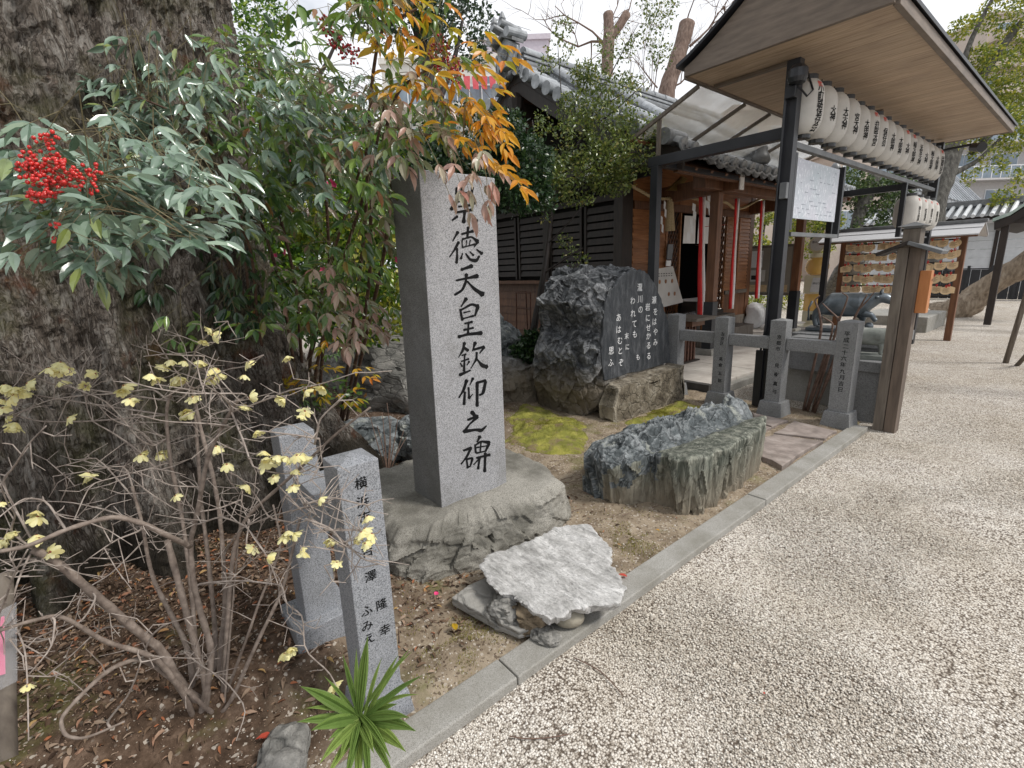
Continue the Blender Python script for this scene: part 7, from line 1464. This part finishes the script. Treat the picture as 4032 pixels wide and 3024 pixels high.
# ================================================================== WINTERSWEET
leafmat('petal_yellow', ((0, (.90, .85, .44)), (.5, (.92, .88, .52)), (1, (.92, .82, .36))), rough=.5, trans=.3, spec=.3)
mat('flower_heart', ((.3, (.22, .05, .03)), (.7, (.34, .10, .05))), scale=80)
wb0 = np.append(DD(448, 1560, 1.74)[:2], .01)
ws = thing('wintersweet_shrub', 'bare many-stemmed shrub with tangled twigs and small yellow flowers at the left', 'shrub', wb0)
STEMS = [  # thick stems: (points in the picture frame with depth), start radius, end radius
 ([(450, 1570, 1.74), (399, 1493, 1.70), (347, 1400, 1.64), (312, 1376, 1.6), (229, 1305, 1.5), (153, 1239, 1.42), (110, 1205, 1.38), (70, 1187, 1.36)], .017, .012),
 ([(440, 1560, 1.76), (410, 1402, 1.78), (354, 1298, 1.8), (333, 1257, 1.8), (319, 1204, 1.8), (309, 1135, 1.8), (285, 1050, 1.78)], .011, .006),
 ([(452, 1560, 1.72), (451, 1500, 1.72), (424, 1402, 1.70), (396, 1298, 1.68), (361, 1166, 1.66)], .015, .012),
 ([(462, 1560, 1.74), (462, 1413, 1.72), (434, 1326, 1.70), (417, 1257, 1.68), (410, 1170, 1.66), (424, 1124, 1.64), (448, 982, 1.58), (500, 885, 1.5), (517, 861, 1.48)], .014, .006),
 ([(470, 1560, 1.8), (472, 1517, 1.8), (476, 1395, 1.82), (486, 1326, 1.84), (486, 1257, 1.84), (476, 1118, 1.84), (462, 1034, 1.82), (430, 913, 1.8), (417, 843, 1.78)], .012, .007),
 ([(466, 1560, 1.84), (469, 1395, 1.86), (448, 1187, 1.88), (434, 1083, 1.88), (427, 965, 1.86), (422, 896, 1.84)], .011, .006),
 ([(450, 1560, 1.8), (420, 1330, 1.84), (396, 1124, 1.86), (368, 1000, 1.84), (358, 896, 1.82), (368, 844, 1.8), (417, 838, 1.78)], .010, .005),
 ([(480, 1560, 1.72), (496, 1524, 1.72), (555, 1388, 1.7), (611, 1277, 1.7), (649, 1118, 1.72)], .009, .006),
 ([(486, 1500, 1.8), (500, 1200, 1.8), (528, 1118, 1.78), (608, 1048, 1.75), (660, 1000, 1.7), (729, 934, 1.66), (800, 880, 1.62)], .010, .004),
 ([(451, 1569, 1.7), (399, 1500, 1.62), (347, 1430, 1.52), (312, 1410, 1.46), (229, 1388, 1.4), (146, 1336, 1.3), (115, 1329, 1.28), (35, 1350, 1.2), (-20, 1370, 1.18)], .011, .004),
 ([(430, 1565, 1.7), (312, 1416, 1.5), (243, 1441, 1.4), (194, 1482, 1.32), (128, 1552, 1.24), (140, 1590, 1.22), (182, 1597, 1.22), (270, 1558, 1.25)], .009, .003),
 ([(0, 1191, 1.25), (62, 1180, 1.28), (146, 1142, 1.34), (243, 1114, 1.4), (305, 1128, 1.45), (361, 1156, 1.5), (410, 1180, 1.62)], .006, .010),
 ([(495, 1540, 1.78), (500, 1330, 1.8), (512, 1200, 1.82), (524, 1060, 1.84)], .005, .003),
 ([(490, 1540, 1.7), (540, 1360, 1.7), (560, 1300, 1.7), (611, 1180, 1.7), (590, 1090, 1.72)], .006, .004)]
TW = [[(503, 889), (555, 871), (625, 843), (694, 830), (768, 805)], [(375, 1007), (340, 1017), (295, 969), (243, 934), (198, 910), (187, 878), (184, 850), (177, 809)], [(198, 910), (146, 911), (87, 911), (28, 896), (-5, 899)], [(333, 965), (302, 951), (264, 903), (226, 864), (156, 837), (115, 816), (80, 788)],
 [(28, 896), (104, 864), (174, 854), (260, 850), (330, 838)], [(333, 965), (302, 930), (240, 906), (216, 880)], [(417, 843), (382, 805), (347, 750), (328, 722)], [(417, 843), (486, 798), (538, 791), (569, 767)], [(434, 826), (479, 854), (503, 882)], [(115, 1029), (194, 1017), (274, 1003)],
 [(160, 1124), (194, 1045), (250, 1031), (333, 1010), (361, 1000)], [(45, 1083), (146, 1083), (226, 1100), (295, 1124)], [(437, 937), (507, 975), (597, 986), (660, 1000), (690, 1010)], [(507, 906), (528, 958), (545, 1010), (604, 1024), (656, 1021), (690, 1000)], [(299, 896), (354, 911), (451, 915), (500, 920)], [(0, 1045), (17, 1090), (35, 1111), (20, 1150)],
 [(427, 1260), (521, 1253), (580, 1260), (611, 1264), (618, 1305), (656, 1329), (656, 1406), (712, 1451), (735, 1500), (746, 1538)], [(424, 1135), (476, 1114), (531, 1135), (569, 1187), (587, 1225), (600, 1260)], [(194, 1205), (250, 1166), (305, 1146)], [(660, 1121), (719, 1142), (746, 1184), (735, 1215), (700, 1222)], [(656, 1090), (718, 1073), (770, 1087), (800, 1092)],
 [(713, 1146), (751, 1177), (782, 1208), (833, 1222)], [(700, 1145), (770, 1144), (812, 1158)], [(490, 1185), (520, 1140), (600, 1110), (690, 1090), (715, 1085)], [(300, 1180), (240, 1240), (180, 1275), (166, 1310)], [(60, 1187), (30, 1240), (10, 1300), (-10, 1340)], [(70, 1187), (40, 1250), (20, 1320), (55, 1400), (60, 1480), (62, 1600)],
 [(312, 1376), (265, 1350), (215, 1358), (150, 1420), (100, 1460)], [(312, 1404), (330, 1370), (352, 1350), (420, 1330)], [(389, 1402), (434, 1437), (486, 1468), (535, 1530), (510, 1600)], [(434, 1437), (400, 1500), (402, 1530)], [(305, 1430), (280, 1500), (230, 1560)], [(120, 1340), (112, 1400), (60, 1460)], [(280, 1030), (330, 1070), (395, 1110), (470, 1100), (520, 1080)],
 [(540, 1120), (530, 1180), (545, 1210), (500, 1250), (475, 1280)], [(470, 1010), (520, 1030), (560, 1080), (580, 1120), (640, 1130)], [(100, 920), (60, 960), (30, 1010), (0, 1040)], [(0, 800), (60, 805), (110, 830), (170, 838)], [(-10, 860), (60, 850), (115, 860)], [(330, 838), (400, 850), (450, 850), (540, 850)], [(560, 930), (640, 940), (690, 948)], [(640, 1000), (645, 1060), (668, 1100), (690, 1118)],
 [(310, 770), (350, 765), (405, 768), (450, 768)], [(420, 760), (440, 730), (492, 694)], [(210, 985), (160, 1000), (120, 1010)], [(300, 1020), (370, 1050), (440, 1052)], [(680, 960), (690, 905), (745, 852)], [(600, 1048), (640, 1090), (700, 1150)], [(20, 1380), (90, 1390), (180, 1340), (210, 1290)], [(0, 1240), (60, 1215), (100, 1210)], [(-5, 1120), (50, 1075), (100, 1080)]]
mat('stem_grey', ((.3, (.12, .09, .072)), (.55, (.22, .175, .145)), (.75, (.32, .265, .225))), scale=40, rough=.75, bumps=((90, .6, .003),))
rg = np.random.default_rng(12); tips = []
for pts, r0, r1 in STEMS:
    W_ = [tuple(DD(x, y, d)) for x, y, d in pts]; W_[0] = tuple(np.array(wb0) + np.array([rg.uniform(-.05, .05), rg.uniform(-.05, .05), -.02])) if pts[0][1] > 1480 else W_[0]
    Q = interp(W_, 5 * len(W_)); V = MB().tube(Q, np.linspace(r0, r1, len(Q)) * .86 * (1 + .10 * np.sin(np.arange(len(Q)) * 2.1)), 9); part('stem', V, 'stem_grey', ws, smooth=True); tips += [(q, r1) for q in Q[len(Q) // 3::3]]
TP = np.array([t_[0] for t_ in tips])
def pxof(p): d = p - C0; z = d @ CF; return np.array([2016 + 1907 * (d @ CR) / z, 1512 - 1907 * (d @ CU) / z, z])
PT = np.array([pxof(p) for p in TP]); PT[:, :2] /= S
allp = []
fine = MB()
for k, pts in enumerate(TW):
    e = [np.array(pts[0]), np.array(pts[-1])]; dd = [np.hypot(PT[:, 0] - q[0], PT[:, 1] - q[1]) for q in e]; j = [int(np.argmin(a)) for a in dd]; near = 0 if dd[0][j[0]] < dd[1][j[1]] else 1; d0 = PT[j[near], 2]
    seq = pts if near == 0 else pts[::-1]; n = len(seq); d1 = d0 * rg.uniform(.80, .95) if seq[-1][0] < 560 else min(d0, 1.36) * rg.uniform(.93, 1.)
    if seq[0][0] > 640: d0 = 1.36; d1 = 1.30
    Q = np.array([DD(x, y, d0 + (d1 - d0) * i / (n - 1)) for i, (x, y) in enumerate(seq)])
    if dd[near][j[near]] > 8 and seq[0][0] < 640: Q = np.vstack([[TP[j[near]]], Q])
    tt = np.linspace(0, len(Q) - 1, len(Q) * 3); Q2 = np.stack([np.interp(tt, range(len(Q)), Q[:, i]) for i in range(3)], -1); Q2[1:-1] = (Q2[:-2] + 3 * Q2[1:-1] + Q2[2:]) / 5
    part('twig', MB().tube(Q2, np.linspace(.0034, .0015, len(Q2)), 6), 'twig_grey', ws, smooth=True); allp += list(Q2)
AP = np.array(allp + [t_[0] for t_ in tips])
for k in range(560):       # fine side twigs, set at sharp angles
    p = AP[rg.integers(len(AP))]; q = pxof(p)
    if q[1] / S > 1480: continue
    d = RH * rg.normal(0, 1) + np.array([0, 0, rg.normal(.15, .8)]) + FH * rg.normal(0, .35); d /= np.linalg.norm(d); L = rg.uniform(.03, .15) * q[2] / 1.5
    m1 = p + d * L * .5 + rg.normal(0, .006, 3); m2 = p + d * L + rg.normal(0, .012, 3); fine.tube([p, m1, m2], [.0018, .0014, .0009], 5); allp += [m1, m2]
    if rg.uniform() < .5: d2 = d + rg.normal(0, .7, 3); d2 /= np.linalg.norm(d2); fine.tube([m1, m1 + d2 * L * .4], [.0012, .0008], 4)
o = part('fine_twigs', fine, 'twig_grey', ws); o['kind'] = 'stuff'
AP = np.array(allp); APX = np.array([pxof(p) for p in AP]); APX[:, :2] /= S
def petal(L, w, curl):
    V = []; 
    for i, (u, ww) in enumerate(((0, .35), (.35, .9), (.7, 1), (1, .45))):
        z = -L * (u - curl * u * u * .5); rr = L * (.16 + .42 * math.sin(u * 1.9) * 1.0) + curl * L * .35 * u ** 3
        for s_ in (-1, 0, 1): V.append((rr - (.06 * L if s_ == 0 else 0) * -1, s_ * w * ww, z))
    F = [(i * 3 + j, i * 3 + j + 1, i * 3 + j + 4, i * 3 + j + 3) for i in range(3) for j in range(2)]; return np.array(V), F
def flower(seed, open_=1.):
    q = np.random.default_rng(seed); mb = MB()
    for ring, n, L, w, cu in ((0, 7, 1.0, .30, .6 * open_), (1, 6, .84, .26, .2), (2, 5, .6, .2, .0)):
        for k in range(n):
            V, F = petal(L * q.uniform(.85, 1.12), w, cu); a = 2 * PI * (k + .5 * ring) / n + q.uniform(-.15, .15); t_ = q.uniform(-.25, .45) + .2 * (1 - ring); V[:, 0] += -V[:, 2] * t_; ca, sa = math.cos(a), math.sin(a)
            mb.add(np.stack([V[:, 0] * ca - V[:, 1] * sa, V[:, 0] * sa + V[:, 1] * ca, V[:, 2] + .12], -1), F)
    me = newmesh('wintersweet_flower', mb.v, mb.f, False); me.materials.append(MATS['petal_yellow']); me.materials.append(MATS['flower_heart'])
    b2 = MB().ball((0, 0, .02), (.17, .17, .16), 8, 5); nv = len(me.vertices); o_me = newmesh('flower_base', b2.v, b2.f, True); o_me.materials.append(MATS['flower_heart']); return me, o_me
FLW = [flower(i, .6 + .5 * (i % 3)) for i in range(5)]
FL_POS = [(122, 812, 2), (105, 800, 1), (203, 806, 2), (325, 815, 2), (370, 785, 1), (355, 795, 1), (400, 785, 1), (425, 780, 2), (370, 822, 2), (385, 824, 1), (455, 820, 2), (470, 808, 2), (535, 785, 1), (528, 815, 1), (268, 845, 2), (285, 868, 2), (150, 908, 1), (14, 905, 1), (25, 925, 2), (455, 716, 1), (461, 730, 1), (443, 742, 1), (415, 863, 1), (408, 893, 2), (538, 863, 1), (532, 880, 1), (615, 868, 1), (662, 850, 1), (695, 842, 1), (620, 772, 1), (658, 893, 1), (655, 903, 1),
 (305, 980, 2), (345, 985, 3), (470, 970, 2), (490, 1008, 1), (555, 937, 1), (583, 998, 2), (600, 990, 2), (570, 980, 1), (625, 992, 2), (642, 985, 2), (655, 992, 2), (592, 1037, 1), (640, 1020, 1), (632, 1055, 1), (535, 1055, 1), (185, 1032, 2), (380, 1075, 1), (80, 1112, 2), (84, 1162, 2), (112, 1195, 2), (14, 1152, 2), (8, 1178, 2), (3, 1090, 1), (622, 1153, 1), (636, 1158, 1), (615, 1163, 1), (548, 1187, 1), (578, 1207, 1), (655, 1197, 1), (652, 1190, 1), (713, 1165, 2), (725, 1220, 2), (768, 1170, 1), (787, 1152, 2), (803, 1158, 1), (789, 1180, 1), (792, 1122, 1), (692, 1082, 1), (60, 1482, 1), (620, 1407, 2), (718, 1485, 2), (733, 1512, 1),
 (8, 840, 3), (30, 845, 3), (48, 850, 2), (60, 838, 1), (15, 868, 2), (5, 885, 1), (130, 790, 1), (150, 805, 1), (185, 838, 1), (60, 830, 1), (130, 828, 1)]
for i, (x, y, n) in enumerate(FL_POS):
    j = int(np.argmin(np.hypot(APX[:, 0] - x, APX[:, 1] - y))); d = min(APX[j, 2], 1.38 if x > 560 else 9) * .995
    for k in range(n):
        p = DD(x + rg.normal(0, 5 if n > 1 else 1), y + rg.normal(0, 4 if n > 1 else 1) - 4, d + rg.normal(0, .008)); me, be = FLW[rg.integers(5)]; s = .0168 * rg.uniform(.85, 1.25) * (1.1 if n > 1 else 1) * d / 1.35
        o = bpy.data.objects.new('flower', me); COL.objects.link(o); o.parent = ws; o.location = Vector(p - wb0); o.scale = (s, s, s); o.rotation_euler = (rg.normal(.1, .45), rg.normal(-.1, .45), rg.uniform(0, 6)); c = bpy.data.objects.new('flower_base', be); COL.objects.link(c); c.parent = o
    if np.hypot(APX[j, 0] - x, APX[j, 1] - y) > 3: part('flower_stalk', MB().tube([AP[j], (AP[j] + DD(x, y, d)) / 2 + [0, 0, .01], DD(x, y, d)], .0013, 5), 'twig_grey', ws)

# ================================================================== SMALL PLANTS, LITTER
# spiky striped plant at the foot of the nearest post
leafmat('blade_green', ((0, (.17, .27, .07)), (.5, (.23, .34, .09)), (1, (.31, .42, .11))), rough=.3, trans=.3, spec=.6)
m = MATS['blade_green']; tt_ = m.node_tree; 
sp = thing('spiky_plant', 'low green plant with long pleated pointed leaves at the foot of the nearest post', 'plant', np.append(DD(780, 1590, 1.28)[:2], 0))
sp0 = DD(780, 1556, 1.27)
part('crown', MB().tube([np.append(sp0[:2], -.01), sp0], [.012, .006], 8), 'leaf_green', sp)
BL = [(795, 1372, 1.20, .040, .2), (740, 1412, 1.22, .022, .1), (862, 1412, 1.24, .022, .2), (893, 1405, 1.22, .018, .3), (915, 1458, 1.20, .026, .3), (885, 1400, 1.3, .02, .2), (648, 1482, 1.20, .046, .25), (672, 1578, 1.12, .055, .3), (708, 1600, 1.14, .03, .3), (900, 1580, 1.14, .050, .35), (885, 1550, 1.16, .04, .3), (878, 1625, 1.10, .046, .3), (808, 1628, 1.08, .034, .25), (845, 1640, 1.1, .03, .3), (640, 1560, 1.2, .04, .3), (690, 1650, 1.08, .04, .3), (755, 1650, 1.08, .028, .2), (770, 1400, 1.3, .02, .15), (840, 1500, 1.3, .034, .3), (720, 1520, 1.28, .03, .2), (860, 1520, 1.26, .03, .3), (735, 1640, 1.1, .03, .3), (745, 1700, 1.06, .03, .2), (800, 1705, 1.06, .028, .2), (700, 1690, 1.06, .03, .3), (855, 1690, 1.06, .028, .3), (772, 1720, 1.05, .03, .1), (660, 1530, 1.2, .022, .4), (825, 1420, 1.28, .016, .3), (700, 1460, 1.25, .016, .3), (905, 1500, 1.2, .018, .5)]
leafmat('blade_dark', ((0, (.05, .13, .02)), (1, (.10, .20, .03))), rough=.3, trans=.25); leafmat('blade_pale', ((0, (.24, .36, .09)), (1, (.34, .44, .14))), rough=.3, trans=.3)
for i, (x, y, d, w, arch) in enumerate(BL):
    tip = DD(x, y, d); st_ = sp0 + rg.normal(0, .006, 3); ax = tip - st_; L = np.linalg.norm(ax); ax /= L; toc = TOCAM(sp0); sd_ = np.cross(ax, toc * .8 + np.array([0, 0, .6])); sd_ /= np.linalg.norm(sd_); nn = np.cross(sd_, ax)
    K = 10; pl = [-1, -.72, -.5, -.22, 0, .22, .5, .72, 1]; A_ = []
    for j in range(K):
        u = j / (K - 1); c = st_ + ax * L * u + np.array([0, 0, 1.]) * arch * L * (u - u * u) * .8; ww = w * .33 * (math.sin(PI * min(1, u * .86 + .10)) ** .8) * (1 - u ** 6); A_.append([c + sd_ * ww * q + nn * (ww * .16 * (1 if k % 2 else -1) - ww * .35 * (abs(q) < .1)) for k, q in enumerate(pl)])
    b = MB().grid(np.array(A_)); o = part('blade', b, 'blade_green', sp, smooth=False); o.data.materials.append(MATS['blade_pale']); o.data.polygons.foreach_set('material_index', [1 if (f.index % 8) in (3, 6) else 0 for f in o.data.polygons])
# bare dark rooted twig behind the posts
b0 = G(835 * S, 1035 * S, 0)
b0[2] = .0
def tuft(name, label, cat, px, py, tips_, r, m, top=None, z=0.):
    b0 = G(px * S, py * S, z); d = pxof(b0)[2]; t = thing(name, label, cat, b0)
    for x, y, dd in tips_: q = DD(x, y, d + dd); part('stem', MB().tube(interp([b0, (b0 + q) / 2 + rg.normal(0, .015, 3), q], 8)[:, :3], np.linspace(r, r * .4, 8), 6), m, t, smooth=True)
    return t
tuft('bare_sapling', 'small bare reddish-brown sapling twigs in front of the low grey rock', 'sapling', 838, 1032, [(815, 920, 0), (826, 890, .05), (836, 870, .1), (845, 905, .1), (860, 900, .05), (872, 930, 0), (878, 945, .1), (832, 940, 0), (800, 900, .1)], .006, 'twig_brown')
leafmat('leaf_red', ((0, (.50, .03, .02)), (.5, (.60, .06, .04)), (1, (.55, .14, .08))), rough=.4, trans=.3)
# fallen leaves: loose litter
leafmat('litter', ((0, (.045, .027, .018)), (.35, (.12, .075, .048)), (.6, (.22, .15, .10)), (.8, (.36, .27, .20)), (.94, (.36, .13, .06)), (1, (.45, .33, .14))), rough=.7, trans=.1, spec=.2)
def strew(name, n, xf, yf, dens, size, m, seed, lift=.004):
    q = np.random.default_rng(seed); x = q.uniform(*xf, n); y = q.uniform(*yf, n); k = q.uniform(0, 1, n) < dens(x, y); x = x[k]; y = y[k]; n = len(x); z = soil_z(x, y) + q.uniform(.001, .008, n) + lift
    a = q.uniform(0, 2 * PI, n); D_ = np.stack([np.cos(a), np.sin(a), q.normal(0, .22, n)], -1); N_ = np.stack([q.normal(0, .35, n), q.normal(0, .35, n), np.ones(n)], -1)
    V_ = LT_V.copy(); V_[:, 2] *= 2.2
    return leafbatch(name, np.stack([x, y, z], -1), D_, N_, size * q.uniform(.5, 1.25, n), m, None, V_, LT_T, 'stuff', 1.1)
strew('leaf_litter', 26000, (-4.6, -1.42), (-1.6, 2.3), lambda x, y: np.clip(.22 + (-1.62 - x) * .9, .015, 1) * np.clip(1.25 - y * .55, .12, 1), .034, 'litter', 3)
strew('leaf_crumbs', 26000, (-4.0, -1.38), (-1.4, 2.4), lambda x, y: np.clip(.10 + (-1.7 - x) * .9, .04, 1) * np.clip(1.2 - y * .45, .15, 1), .012, 'litter', 4)
strew('leaf_specks', 1500, (-5, -1.38), (1.8, 5.4), lambda x, y: .8 + 0 * x, .014, 'litter', 5)
q = np.random.default_rng(9); mb = MB()
for k in range(520):
    x = q.uniform(-3.6, -1.45); y = q.uniform(-1.1, 2.6); 
    if q.uniform() > np.clip(.2 + (-1.6 - x), .1, 1): continue
    a = q.uniform(0, PI); L = q.uniform(.03, .16); z = float(soil_z(np.array([x]), np.array([y]))[0]) + .008; c, s_ = math.cos(a) * L, math.sin(a) * L; mb.tube([(x, y, z), (x + c * .5 + q.normal(0, .006), y + s_ * .5 + q.normal(0, .006), z + .006), (x + c, y + s_, z + .002)], [.0022, .0018, .001], 5)
o = obj('twig_litter', newmesh('twig_litter', mb.v, mb.f), 'twig_brown'); o['kind'] = 'stuff'
# single fallen leaves and petals one can point at
def fallen(px, py, size, m, label, rot, cat='leaf', z=.012):
    p = G(px * S, py * S, z); V_ = LT_V * np.array([1.7 if cat == 'leaf' else 2.6, 1, 1.3]) * size; o = obj('fallen_leaf' if cat == 'leaf' else 'fallen_petal', newmesh('fallen', V_, LT_F), m, None, [float(v) for v in p + [0, 0, .012]]); o.rotation_euler = (.12, .2, rot); tag(o, label, cat)
fallen(590, 1595, .055, 'leaf_red', 'bright red leaf lying on the soil below the shrub, left of the spiky plant', 2.6)
fallen(985, 1366, .05, 'leaf_gold', 'yellow fallen leaf on the bare soil left of the pale slab', 1.2)
fallen(940, 1290, .028, 'petal_pink', 'pink petal on the soil below the pillar pedestal', .5, 'petal')
fallen(1355, 1250, .05, 'leaf_red', 'reddish brown curled leaf beside the right corner of the pale slab', 2.0)
fallen(1425, 1150, .028, 'leaf_gold', 'small yellow leaf on the soil below the fluted rock', 1.8)
fallen(527, 1272, .022, 'petal_pink', 'pink petal among the litter behind the shrub stems, upper one', 1., 'petal')
fallen(522, 1320, .022, 'petal_pink', 'pink petal among the litter behind the shrub stems, lower one', 2., 'petal')
fallen(940, 950, .028, 'leaf_red', 'small red leaf beside the left edge of the pillar', 1.4)
fallen(735, 945, .045, 'leaf_red', 'red leaf standing behind the nearest lettered post', .4)
fallen(1650, 1505, .012, 'leaf_red', 'tiny orange-red speck of leaf on the open gravel', .4, z=-.02)
# twigs on the gravel
for pts, l in (([(1100, 1590), (1140, 1597), (1200, 1592), (1230, 1585)], 'thin curved dry twig on the gravel near the kerb'), ([(1240, 1420), (1300, 1450), (1345, 1500)], 'long thin pale stalk on the gravel')):
    P = [G(x * S, y * S, -.018) for x, y in pts]; solo('dry_twig', MB().tube(interp(P, 14)[:, :3], .0022, 5), 'twig_brown', l, 'twig', tuple(P[0]))
# protective stake with plastic sleeve at the left edge
stk = thing('notice_stake', 'grey stake wrapped in clear plastic with a pink paper at the left edge', 'stake', np.append(DD(14, 1600, 1.25)[:2], 0))
a = DD(8, 1240, 1.3); c = DD(14, 1640, 1.18); part('stake', MB().tube([a, c], [.020, .022], 10), 'wood_grey', stk, smooth=True)
A0_, A1_ = DD(-20, 1330, 1.26), DD(36, 1300, 1.26); B0_, B1_ = DD(-20, 1500, 1.20), DD(38, 1470, 1.20)
part('plastic_sleeve', MB().extr([A0_, A1_, B1_, B0_], tuple(-FH * .004)), 'clear_plastic', stk)
mat('pink_paper', ((.3, (.70, .16, .28)), (.7, (.76, .22, .34))), rough=.6, bumps=()); part('pink_paper', MB().extr([DD(-20, 1340, 1.255), DD(10, 1330, 1.255), DD(12, 1455, 1.21), DD(-20, 1465, 1.21)], tuple(-FH * .001)), 'pink_paper', stk)
# ground-hugging green seedlings
sd0 = DD(530, 1200, 2.1); sd0[2] = 0; sg = thing('seedlings', 'few small green seedlings on the litter behind the shrub stems', 'seedlings', sd0)
cloud('foliage', [(G(x * S, y * S, .03), .05) for x, y in [(505, 1240), (520, 1200), (495, 1290), (560, 1180), (530, 1350), (330, 1490), (280, 1530)]], 130, .035, 'leaf_shrub', sg, 6); sg['group'] = 'ground seedlings'
cloud('low_leaves', [(DD(x, y, 3.6), .10) for x, y in [(640, 850), (680, 860), (620, 880), (720, 840), (600, 860), (760, 860)]], 260, .06, 'leaf_green', sg, 7)
